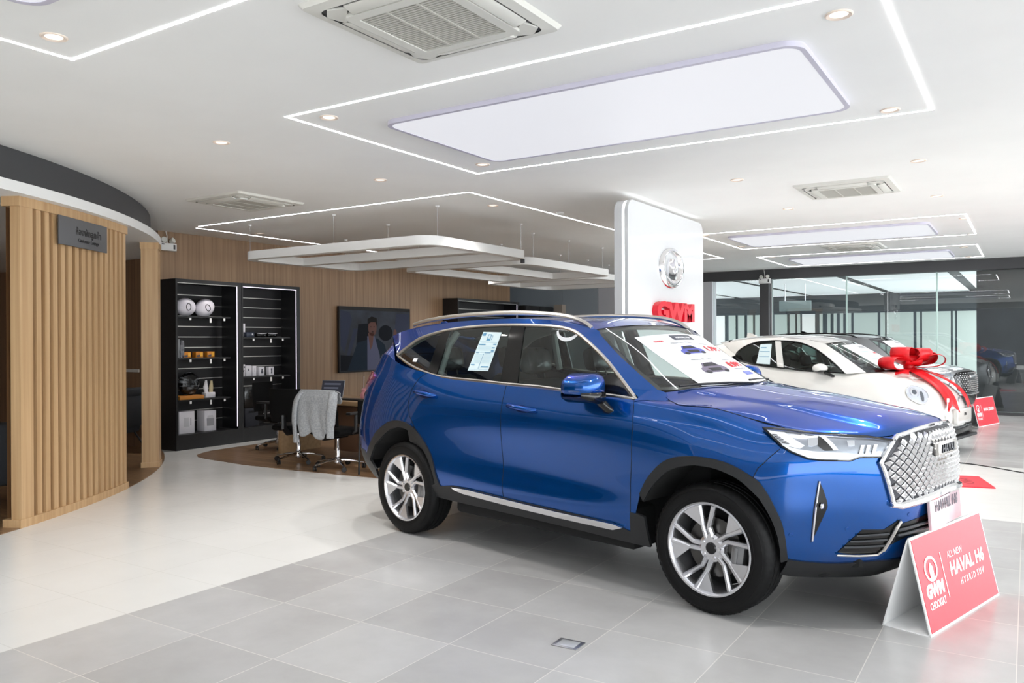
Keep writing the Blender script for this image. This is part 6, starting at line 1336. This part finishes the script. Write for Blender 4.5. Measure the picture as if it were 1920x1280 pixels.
# ---------------------------------------------------------------- television
t = thing('television', 'large wall television showing a man seated in a car', 'television', (-10.415, 11.41, 1.56), R(90))
MB().box(-0.98, 0.98, -0.05, 0, -0.60, 0.60, 0.006).build('case', M_black, t)
def scr(nm, mt, shp, d):
    m = MB()
    for q in shp: m.add([(x, -0.052 - d, z) for x, z in q], [tuple(range(len(q)))])
    return m.build(nm, mt, scm if nm != 'screen' else t, smooth=False)
def em(nm, r, g, b, e=0.5): return mat(nm, rgb(r * 0.55, g * 0.55, b * 0.55), 0.6, spec=0.15, emit=rgb(r, g, b), es=e * 0.5)
m = MB(); m.box(-0.955, 0.955, -0.052, -0.05, -0.575, 0.535); scm = m.build('screen', noise_mat('screen_picture', rgb(16, 20, 30), rgb(46, 54, 70), (1, 1, 1), 2.2, 0.6), t, smooth=False)
def el(cx, cz, a, b, n=22): return [(cx + a * math.cos(q), cz + b * math.sin(q)) for q in np.linspace(0, 2 * PI, n + 1)[:-1]]
scr('car_interior', em('pic_slate', 84, 92, 120, 0.15), [[(-0.95, 0.52), (-0.72, 0.50), (-0.66, 0.36), (-0.86, -0.25), (-0.95, -0.1)]], 0.0005)
scr('car_window', em('pic_slate', 84, 92, 120, 0.15), [[(0.55, 0.50), (0.94, 0.50), (0.93, 0.05), (0.5, 0.0)]], 0.0005)
scr('seat_belt', em('pic_slate', 84, 92, 120, 0.15), [[(-0.62, 0.2), (-0.5, 0.2), (-0.72, -0.3), (-0.80, -0.3)]], 0.0005)
scr('seat_shapes', em('pic_dark', 22, 28, 42, 0.1), [[(-0.5, 0.28), (-0.2, 0.3), (-0.12, -0.1), (-0.55, -0.1)], el(0.25, 0.12, 0.2, 0.15), [(-0.95, -0.28), (-0.6, -0.3), (-0.7, -0.57), (-0.95, -0.57)]], 0.001)
scr('suit', em('pic_suit', 38, 58, 78, 0.15), [[(-0.52, -0.06), (-0.22, 0.0), (0.02, 0.02), (0.22, -0.10), (0.40, -0.57), (-0.78, -0.57)]], 0.0015)
scr('shirt', em('pic_shirt', 130, 134, 168, 0.2), [[(-0.26, 0.06), (-0.06, 0.06), (0.08, -0.3), (0.1, -0.57), (-0.26, -0.57)]], 0.002)
scr('face', em('pic_skin', 150, 108, 100, 0.2), [el(-0.12, 0.22, 0.115, 0.16), [(-0.24, 0.12), (-0.08, 0.12), (-0.12, -0.12), (-0.18, -0.2)], el(0.52, 0.10, 0.05, 0.09)], 0.0025)
scr('hair', em('pic_hair', 44, 38, 38, 0.1), [[(-0.25, 0.28), (-0.25, 0.38), (-0.14, 0.43), (0.0, 0.40), (0.02, 0.22), (-0.04, 0.32), (-0.16, 0.32)]], 0.003)
scr('features', em('pic_hair', 44, 38, 38, 0.1), [el(-0.165, 0.235, 0.018, 0.008, 8), el(-0.075, 0.235, 0.018, 0.008, 8), el(-0.115, 0.14, 0.03, 0.008, 8)], 0.0035)

# ---------------------------------------------------------------- display shelves
M_bin = mat('inner_black', rgb(20, 20, 22), 0.55)
M_purp = mat('shelf_led', (1, 1, 1, 1), 0.4, emit=(0.9, 0.8, 1, 1), es=1.5)
M_groove = mat('aluminium_groove', rgb(190, 188, 182), 0.35, 0.8)
def shelf_unit(label, y0, y1, hts, top=2.42, led_left=False):
    D = 0.40; t = thing('display_shelf', label, 'shelf', (-10.44, y0, 0), 0, 'black slatwall display shelves'); W = y1 - y0
    MB().box(0, D, 0, 0.03, 0, top).build('side_panel', M_black, t, smooth=False); MB().box(0, D, W - 0.06, W, 0, top).build('side_panel', M_black, t, smooth=False)
    MB().box(0, D, 0.03, W - 0.06, top - 0.05, top).build('top_panel', M_black, t, smooth=False)
    MB().box(0, D, 0.03, W - 0.06, 0, 0.215).build('plinth', M_black, t, smooth=False)
    MB().box(0, 0.02, 0.03, W - 0.06, 0.215, top - 0.05).build('back_panel', M_bin, t, smooth=False)
    m = MB()
    for k in range(14):
        z = 2.22 - 0.1545 * k
        if z > 0.25: m.box(0.02, 0.0235, 0.03, W - 0.06, z - 0.006, z + 0.006)
    m.build('wall_grooves', M_groove, t, smooth=False)
    m = MB(); m.box(D - 0.025, D - 0.015, W - 0.065, W - 0.06, 0.25, top - 0.05); m.build('led_strip', M_purp, t, smooth=False)
    m = MB(); m.box(D - 0.03, D - 0.012, 0.03, W - 0.06, top - 0.06, top - 0.05); m.build('led_strip', M_purp if led_left else M_groove, t, smooth=False)
    for z in hts:
        b = MB().box(0.02, 0.31, 0.10, W - 0.13, z - 0.022, z).build('shelf_board', M_black, t, smooth=False)
        for yy, h_ in ((0.28, 0.03), (0.62, 0.06), (0.86, 0.03)): MB().box(0.311, 0.316, yy, yy + 0.03, z - 0.03 - h_, z - 0.024).build('price_tag', M_paperw, b, smooth=False)
    return t
shelf_unit('black display shelf with two white cushions on its top board, left of the pair', 6.93, 8.045, (1.90, 1.30, 0.70))
shelf_unit('black display shelf with small white boxes, right of the pair', 8.05, 9.21, (1.60, 0.99), led_left=True)
shelf_unit('black display shelf beyond the television, only its top in view', 13.55, 15.95, (1.8, 1.2))
t = thing('tall_cabinet', 'plain black cabinet at the far end of the oak wall', 'cabinet', (-10.40, 16.25, 0))
MB().box(0, 0.34, 0, 1.3, 0, 2.36, 0.004).build('body', M_black, t); MB().box(0.34, 0.356, 0.02, 0.64, 0.1, 2.34, 0.002).build('door', M_bin, t); MB().box(0.34, 0.356, 0.66, 1.28, 0.1, 2.34, 0.002).build('door', M_bin, t)
SX = -10.44
# cushions
M_cush = noise_mat('white_leatherette', rgb(206, 202, 212), rgb(226, 222, 230), (1, 1, 1), 5, 0.4)
for lb, y, z, rot in (('white round cushion with a dark ring mark, left on the top shelf board', 7.25, 2.035, 0), ('white round cushion tilted beside its twin on the top shelf board', 7.575, 2.03, 28)):
    t = thing('round_cushion', lb, 'cushion', (SX + 0.16, y, z - 0.135), 0, 'white cushions on the top board')
    m = MB(); m.T = Matrix.Translation((0, 0, 0.135)) @ Matrix.Rotation(R(rot), 4, 'X'); rows = []
    for i in range(15):
        q = -PI / 2 + PI * i / 14; rows.append([(0.085 * math.sin(q), 0.162 * math.cos(q) ** 0.7 * math.cos(a) if math.cos(q) > 0 else 0, 0.132 * (math.cos(q) ** 0.7 if math.cos(q) > 0 else 0) * math.sin(a)) for a in np.linspace(0, 2 * PI, 29)[:-1]])
    m.grid(rows, False, True); m.build('cover', M_cush, t, ang=60)
    m = MB(); m.T = Matrix.Translation((0.0, 0, 0.135)) @ Matrix.Rotation(R(rot), 4, 'X'); m.tube([(0.083, 0.036 * math.cos(a), 0.05 * math.sin(a)) for a in np.linspace(0, 2 * PI, 25)[:-1]], 0.006, 6, True); m.build('ring_mark', P_gloss, t)
def carton(name, label, cat, y, z, w_, d_, h_, mt, group=None, x=0.16, face=None, rz=0):
    t = thing(name, label, cat, (SX + x, y, z), R(rz), group)
    MB().box(-d_ / 2, d_ / 2, -w_ / 2, w_ / 2, 0, h_, 0.002).build('carton', mt, t)
    for nm, fm_, shp in (face or ()):
        m = MB()
        for q in shp: m.add([(d_ / 2 + 0.0012, (p[0] - 0.5) * w_, p[1] * h_) for p in q], [tuple(range(len(q)))])
        m.build(nm, fm_, t, smooth=False)
    return t
M_ctn = mat('white_carton', rgb(222, 220, 226), 0.5); M_org = mat('amber_carton', rgb(196, 124, 30), 0.4); M_gpic = mat('grey_picture', rgb(150, 150, 156), 0.5); M_lpic = mat('pale_picture', rgb(196, 196, 202), 0.5)
m_bag = mat('clear_wrap', rgb(120, 122, 126), 0.15)
carton('packaged_box', 'grey packaged box standing upright at the left of the second shelf board', 'box', 7.08, 1.30, 0.10, 0.16, 0.27, mat('grey_carton', rgb(120, 122, 126), 0.4), x=0.13)
t = thing('wrapped_pouch', 'dark pouch in clear wrap leaning beside the grey upright box', 'pouch', (SX + 0.20, 7.165, 1.30)); m = MB(); m.tube([(0, 0, 0.0), (0, -0.005, 0.08), (0, 0, 0.17), (0, 0.01, 0.25)], [0.03, 0.045, 0.04, 0.022], 10, flat=0.6); m.build('pouch', noise_mat('crinkled_wrap', rgb(30, 30, 34), rgb(130, 130, 136), (1, 1, 1), 14, 0.12, 5, 0.8), t)
for lb, y in (('amber box nearest the wrapped pouch on the second shelf board', 7.25), ('middle amber box of the three on the second shelf board', 7.455), ('amber box at the right end of the second shelf board', 7.65)):
    carton('amber_box', lb, 'box', y, 1.30, 0.125, 0.09, 0.085, M_org, 'amber boxes on the second board', face=(('dark_print', T_dark, [[(0.1, 0.1), (0.55, 0.1), (0.55, 0.5), (0.1, 0.4)]]), ('gold_print', mat('gold_print', rgb(226, 170, 50), 0.4), [[(0.6, 0.2), (0.92, 0.2), (0.92, 0.85), (0.6, 0.85)]])))
t = thing('wooden_tray', 'orange wooden block under a wrapped bundle on the third shelf board', 'tray', (SX + 0.17, 7.27, 0.70)); MB().box(-0.12, 0.12, -0.20, 0.20, 0, 0.055, 0.004).build('block', wood_mat('orange_wood', rgb(176, 110, 40), rgb(204, 138, 58), 'y'), t)
t = thing('wrapped_bundle', 'round dark bundle in shiny clear wrap on the wooden block', 'bundle', (SX + 0.17, 7.30, 0.755)); m = MB()
rows = []
for i in range(17):
    q = -PI / 2 + PI * i / 16; rows.append([(0.09 * math.cos(q) * math.cos(a) * (1 + 0.06 * math.sin(7 * a + 5 * q)), 0.165 * math.cos(q) * math.sin(a) * (1 + 0.05 * math.sin(5 * a)), 0.165 + 0.165 * math.sin(q) * (1 + 0.03 * math.sin(9 * a))) for a in np.linspace(0, 2 * PI, 33)[:-1]])
m.grid(rows, False, True); m.build('wrap', noise_mat('shiny_wrap', rgb(14, 16, 18), rgb(150, 154, 158), (1, 1, 5), 5, 0.08, 6, 0.9, lo=0.5, hi=0.66), t, ang=80)
t = thing('goods_bag', 'clear bag of cream and white goods at the right of the third shelf board', 'bag', (SX + 0.17, 7.63, 0.70)); MB().box(-0.05, 0.05, -0.085, 0.085, 0, 0.08, 0.01).build('white_base', M_ctn, t)
m = MB(); m.tube([(0, -0.04, 0.07), (0.0, -0.05, 0.16), (0, -0.04, 0.26)], [0.03, 0.038, 0.015], 10, flat=0.7); m.build('white_item', M_ctn, t); m = MB(); m.tube([(0, 0.04, 0.07), (0.0, 0.045, 0.15), (0, 0.05, 0.25)], [0.03, 0.034, 0.018], 10, flat=0.7); m.build('cream_item', mat('cream', rgb(190, 176, 140), 0.4), t)
jar = [[(0.30, 0.30), (0.62, 0.30), (0.62, 0.72), (0.30, 0.72)]]
carton('gift_box', 'larger white carton with a pale jug picture on the plinth of the left shelf', 'box', 7.20, 0.215, 0.25, 0.2, 0.315, M_ctn, 'white cartons on the plinth', face=(('pale_picture', M_lpic, jar), ('handle_picture', M_gpic, [[(0.72, 0.35), (0.78, 0.35), (0.78, 0.7), (0.72, 0.7)]])))
carton('gift_box', 'white carton with a grey tumbler picture on the plinth of the left shelf', 'box', 7.60, 0.215, 0.20, 0.18, 0.30, M_ctn, 'white cartons on the plinth', face=(('tumbler_picture', M_gpic, [[(0.2, 0.25), (0.8, 0.25), (0.82, 0.62), (0.18, 0.62)]]), ('lid_picture', M_lpic, [[(0.2, 0.62), (0.8, 0.62), (0.72, 0.76), (0.28, 0.76)]])))
carton('display_card', 'white printed card standing at the left of the glasses cases', 'card', 8.255, 1.60, 0.14, 0.02, 0.21, M_ctn, x=0.13, face=(('faint_print', M_lpic, [[(0.2, 0.5), (0.6, 0.5), (0.6, 0.75), (0.2, 0.75)]]),))
carton('dark_gadget', 'dark blue boxed gadget in front of the white card', 'box', 8.33, 1.60, 0.15, 0.07, 0.075, mat('navy_box', rgb(34, 42, 60), 0.3), x=0.22, face=(('bright_print', M_lpic, [[(0.7, 0.4), (0.85, 0.4), (0.85, 0.75), (0.7, 0.75)]]),))
for lb, y in (('glasses case with a white edge beside the dark gadget', 8.585), ('glasses case at the right end of its shelf board', 8.80)):
    t = thing('glasses_case', lb, 'case', (SX + 0.18, y, 1.60), 0, 'glasses cases on the upper board'); m = MB(); m.T = Matrix.Translation((0, 0, 0.035)); m.box(-0.04, 0.04, -0.095, 0.095, -0.035, 0.03, 0.02); m.build('shell', P_gloss, t); MB().tube([(0.041, -0.09, 0.06), (0.043, 0, 0.052), (0.041, 0.09, 0.06)], 0.005, 6).build('bright_rim', M_ctn, t)
pic = [[(0.3, 0.25), (0.7, 0.25), (0.75, 0.45), (0.6, 0.55), (0.65, 0.75), (0.4, 0.78), (0.35, 0.55), (0.28, 0.45)]]
for lb, y, w_, h_, k in (('tallest white box with black marks at the left of the small boxes', 8.235, 0.075, 0.185, 1), ('small white box second from the left with a dark dot', 8.34, 0.10, 0.165, 2), ('plain narrow white box in the middle of the small boxes', 8.455, 0.07, 0.155, 0), ('small white box with a black gadget picture, second from the right', 8.60, 0.10, 0.14, 3), ('small white box with a black figure picture at the right of its row', 8.79, 0.10, 0.135, 4)):
    shp = {0: [[(0.4, 0.4), (0.6, 0.4), (0.6, 0.8), (0.4, 0.8)]], 1: [[(0.1, 0.3), (0.5, 0.3), (0.9, 0.55), (0.5, 0.5)], [(0.6, 0.7), (0.95, 0.7), (0.9, 0.9)]], 2: [[(0.4, 0.5), (0.62, 0.5), (0.62, 0.72), (0.4, 0.72)]], 3: pic, 4: [[(0.35, 0.2), (0.65, 0.2), (0.6, 0.55), (0.7, 0.75), (0.5, 0.85), (0.35, 0.75), (0.42, 0.5)]]}[k]
    carton('small_box', lb, 'box', y, 0.99, w_, 0.08, h_, M_ctn, 'small white boxes in a row', face=(('dark_picture', M_lpic if k == 0 else T_dark, shp),))
carton('storage_bin', 'dark fabric storage bin on the plinth of the right shelf', 'bin', 8.33, 0.215, 0.27, 0.26, 0.28, mat('charcoal_bin', rgb(44, 46, 54), 0.8), face=(('grip_hole', P_gap, [[(0.25, 0.74), (0.72, 0.74), (0.72, 0.86), (0.25, 0.86)]]),))
carton('tall_speaker', 'plain tall black box standing on the dark storage bin', 'box', 8.32, 0.495, 0.22, 0.2, 0.33, P_gloss)

# ---------------------------------------------------------------- desk, chairs and what is on them
M_desk = wood_mat('desk_oak', rgb(150, 122, 90), rgb(172, 142, 108), 'x')
t = thing('desk', 'long oak desk behind the office chairs', 'desk', (-7.45, 7.9, 0.006))
MB().box(-1.2, 1.3, -0.42, 0.42, 0.70, 0.754, 0.004).build('desktop', M_desk, t)
MB().box(-1.16, -1.11, -0.40, 0.34, 0, 0.70, 0.003).build('end_panel', M_desk, t); MB().box(1.2, 1.25, -0.34, 0.34, 0, 0.70, 0.003).build('end_panel', M_desk, t)
MB().box(-1.10, 1.2, 0.20, 0.23, 0.25, 0.70, 0.002).build('modesty_panel', M_desk, t)
MB().box(-0.2, 0.2, -0.30, 0.18, 0.1, 0.68, 0.004).build('drawer_unit', mat('walnut_drawer', rgb(92, 66, 48), 0.5), t)
DZ = 0.76
t = thing('laptop', 'open laptop with a dark screen on the oak desk', 'laptop', (-7.92, 7.72, DZ), R(12))
MB().box(-0.18, 0.18, -0.12, 0.12, 0, 0.016, 0.004).build('base', M_steel, t); MB().box(-0.16, 0.16, -0.05, 0.09, 0.016, 0.018).build('keyboard', M_black, t, smooth=False)
m = MB(); m.T = Matrix.Translation((0, 0.125, 0.012)) @ Matrix.Rotation(R(-16), 4, 'X'); m.box(-0.18, 0.18, -0.004, 0.004, 0, 0.235, 0.003); lid = m.build('lid', M_steel, t)
m = MB(); m.T = Matrix.Translation((0, 0.125, 0.012)) @ Matrix.Rotation(R(-16), 4, 'X'); m.box(-0.172, 0.172, -0.0052, -0.004, 0.008, 0.228); m.build('screen', mat('laptop_screen', rgb(44, 46, 54), 0.2, emit=rgb(60, 64, 78), es=0.3), lid, smooth=False)
m = MB(); m.T = Matrix.Translation((0, 0.125, 0.012)) @ Matrix.Rotation(R(-16), 4, 'X')
for k in range(3): m.box(-0.14, -0.14 + 0.2 + 0.03 * k, -0.0060, -0.0052, 0.06 + 0.055 * k, 0.085 + 0.055 * k)
m.build('screen_rows', mat('screen_rows', rgb(96, 100, 116), 0.3, emit=rgb(96, 100, 116), es=0.3), lid, smooth=False)
tag(MB().box(-7.63, -7.2, 7.62, 7.78, DZ, DZ + 0.02, 0.004).build('keyboard', M_black), 'black keyboard on the desk right of the laptop', 'keyboard')
t = thing('pink_figurine', 'small pink ornament with a thin rod beside the round desk clock', 'ornament', (-7.5, 8.0, DZ)); m = MB(); m.lathe([(0, 0), (0.045, 0.005), (0.05, 0.05), (0.03, 0.09), (0.035, 0.12), (0.0, 0.15)], 18); m.build('body', mat('pink_glaze', rgb(206, 142, 150), 0.3), t); MB().tube([(0, 0, 0.14), (0.005, 0, 0.30)], 0.004, 6).build('rod', M_ctn, t)
t = thing('desk_clock', 'small round black desk clock beside the pink ornament', 'clock', (-7.33, 7.92, DZ), R(20)); m = MB(); m.T = Matrix.Translation((0, 0, 0.065)); m.lathe([(0, -0.02), (0.06, -0.02), (0.065, 0.0), (0.06, 0.02), (0, 0.02)], 28, 'y'); m.build('case', P_gloss, t); m = MB(); m.T = Matrix.Translation((0, 0, 0.065)); m.lathe([(0, -0.0215), (0.04, -0.0215), (0.04, -0.02), (0, -0.02)], 24, 'y'); m.build('dial', M_gpic, t)
t = thing('drinking_glass', 'clear tumbler standing behind the desk clock', 'glass', (-7.25, 8.1, DZ)); m = MB(); m.lathe([(0.0, 0.004), (0.03, 0.004), (0.036, 0.16), (0.039, 0.16), (0.033, 0.0), (0.0, 0.0)], 24); m.build('tumbler', glass_mat('tumbler_glass', (0.85, 0.92, 0.9, 1), 0.1), t)
M_mesh = mat('black_mesh_fabric', rgb(11, 11, 12), 0.8, spec=0.15)
def office_chair(label, loc, rz, first=None, group='black office chairs at the desk'):
    if first is not None: return dup(first, loc, rz, label, group)
    t = thing('office_chair', label, 'chair', loc, rz, group)            # faces +x
    hub = MB().lathe([(0.0, 0.06), (0.045, 0.06), (0.05, 0.09), (0.04, 0.13), (0.03, 0.14), (0.03, 0.25), (0.024, 0.26), (0.02, 0.40), (0, 0.40)], 20).build('gas_lift', M_metal, t)
    for k in range(5):
        a = 2 * PI * k / 5 + 0.35; c, s_ = math.cos(a), math.sin(a)
        lg = MB().tube([(0.03 * c, 0.03 * s_, 0.105), (0.16 * c, 0.16 * s_, 0.095), (0.31 * c, 0.31 * s_, 0.066)], [0.022, 0.018, 0.013], 10, flat=0.8).build('base_leg', M_metal, t)
        m = MB(); m.T = Matrix.Translation((0.31 * c, 0.31 * s_, 0.0)) @ Matrix.Rotation(a + 1.2, 4, 'Z')
        for q in (-0.02, 0.006): m.lathe([(0.0, q), (0.026, q), (0.029, q + 0.003), (0.029, q + 0.011), (0.026, q + 0.014), (0.0, q + 0.014)], 16, 'y')
        m.v = [(x, y, z + (0.029)) for x, y, z in m.v]; m.tube([(0.31 * c, 0.31 * s_, 0.03)] * 0 or [(0, 0, 0.03), (0, 0, 0.07)], 0.008, 8); m.build('castor', M_black, lg)
    m = MB(); m.box(-0.23, 0.25, -0.25, 0.25, 0.41, 0.485, 0.035); m.box(-0.1, 0.1, -0.08, 0.08, 0.37, 0.415, 0.01); m.build('seat', M_mesh, t)
    rows = []
    for i in range(9):
        z = 0.53 + 0.41 * i / 8; xx = -0.27 - 0.02 * math.sin(PI * i / 8) - 0.04 * (i / 8) ** 2; wd = 0.245 - 0.03 * abs(i / 8 - 0.35)
        rows.append([(xx - 0.045 * (math.cos(a) * 0.5 + 0.5) * 0.6 + 0.06 * (math.sin(a) ** 2 if 0 else 0) + 0.05 * (abs(math.sin(a)) ** 4), wd * math.sin(a), z) for a in np.linspace(-PI, PI, 29)[:-1]])
    m = MB(); m.grid(rows, False, True); m.add(rows[0], [tuple(range(28))]); m.add(rows[-1], [tuple(range(28))]); m.build('backrest', M_mesh, t, ang=50)
    MB().tube([(-0.05, 0, 0.40), (-0.24, 0, 0.40), (-0.31, 0, 0.46), (-0.31, 0, 0.62)], 0.028, 8, flat=1.6).build('back_support', M_black, t)
    for s_ in (-1, 1):
        MB().box(-0.14, 0.14, s_ * 0.29 - 0.04, s_ * 0.29 + 0.04, 0.66, 0.69, 0.012).tube([(0.0, s_ * 0.24, 0.44), (0.0, s_ * 0.285, 0.46), (0.0, s_ * 0.29, 0.66)], 0.022, 8).build('armrest', M_black, t)
    return t
FZ = 0.006
ch = office_chair('black office chair left of the one with the grey cardigan', (-7.80, 7.12, FZ), R(104))
office_chair('black office chair with a grey cardigan over its back', (-6.97, 6.98, FZ), R(92), ch)
office_chair('black office chair in front of the right display shelf, by the desk end', (-9.0, 7.85, FZ), R(12), ch)
t = thing('visitor_chair', 'chair with a cream seat just behind the cardigan chair', 'chair', (-6.25, 7.05, FZ), R(95))
MB().box(-0.23, 0.23, -0.23, 0.23, 0.42, 0.465, 0.02).build('seat', mat('cream_seat', rgb(190, 172, 158), 0.6), t); m = MB(); m.box(-0.27, -0.235, -0.22, 0.22, 0.58, 0.85, 0.015); m.build('backrest', M_mesh, t)
for sx, sy in ((0.2, 0.2), (0.2, -0.2), (-0.24, 0.2), (-0.24, -0.2)): MB().tube([(sx, sy, 0.43 if sx > 0 else 0.84), (sx * 1.05, sy * 1.05, 0.004)], 0.012, 8).build('leg', M_black, t)
# cardigan draped over the chair back
t = thing('cardigan', 'light grey cardigan hanging over the back of an office chair', 'cardigan', (-6.97, 6.98, FZ), R(92))
M_card = noise_mat('grey_knit', rgb(150, 154, 158), rgb(172, 176, 180), (1, 1, 1), 60, 0.9, 3, 0.3)
def cloth(ys, zfun, xfun, nm):
    rows = []
    for i in range(25):
        s_ = i / 24; rows.append([(xfun(s_, y), y + 0.02 * math.sin(9 * s_ + 30 * y) * s_, zfun(s_, y)) for y in ys])
    o = MB().grid(rows).build(nm, M_card, t, ang=80, recalc=False); q = o.modifiers.new('thickness', 'SOLIDIFY'); q.thickness = 0.008; q.offset = 0; return o
ysn = np.linspace(-0.275, 0.27, 34)
def hem(y):
    return 0.42 + 0.10 * math.cos((y + 0.02) * 11) * (-1 if False else 1) * -0.6 + 0.22 * max(0, 1 - abs(y - 0.0) / 0.13) * 0.55 + 0.03 * math.sin(26 * y)
cloth(ysn, lambda s_, y: 0.962 - 0.02 * abs(y) - (0.962 - hem(y)) * s_, lambda s_, y: -0.335 - 0.05 * min(1, s_ * 6) - 0.012 * math.sin(34 * y + 2 * s_) * s_ - 0.015 * s_, 'back_drape')
cloth(ysn, lambda s_, y: 0.962 - 0.02 * abs(y) - 0.16 * s_, lambda s_, y: -0.335 + 0.085 * min(1, s_ * 5) + 0.02 * s_, 'front_drape')
for y0, y1, zz in ((-0.30, -0.27, 0.42), (0.28, 0.30, 0.34)):
    MB().tube(smooth_line([(-0.345, y0 * 0.86, 0.93), (-0.40, y0 * 0.98, 0.82), (-0.405, y1, 0.62), (-0.40, y1 * 0.96, zz)], 6), [0.05] * 4 + [0.055] * 10 + [0.045] * 5, 12, flat=0.55).build('sleeve', M_card, t, ang=80)
t = thing('spotlight', 'tiny dark spotlight under the right corner of the nearest hanging frame', 'spotlight', (-5.83, 9.36, 2.64)); MB().lathe([(0, -0.05), (0.03, -0.05), (0.03, 0.0), (0, 0.0)], 14).build('barrel', M_dark, t)
# hanging board in the neighbouring hall
t = thing('hanging_board', 'grey board hung on two rods in the hall beyond the glazing', 'sign board', (-5.2, 22.0, 0)); MB().box(-0.41, 0.41, -0.02, 0.02, 2.27, 2.54, 0.004).build('board', mat('board_grey', rgb(128, 142, 142), 0.5), t)
for x in (-0.26, 0.26): MB().tube([(x, 0, 2.54), (x, 0, 3.0)], 0.012, 8).build('rod', M_steel, t)
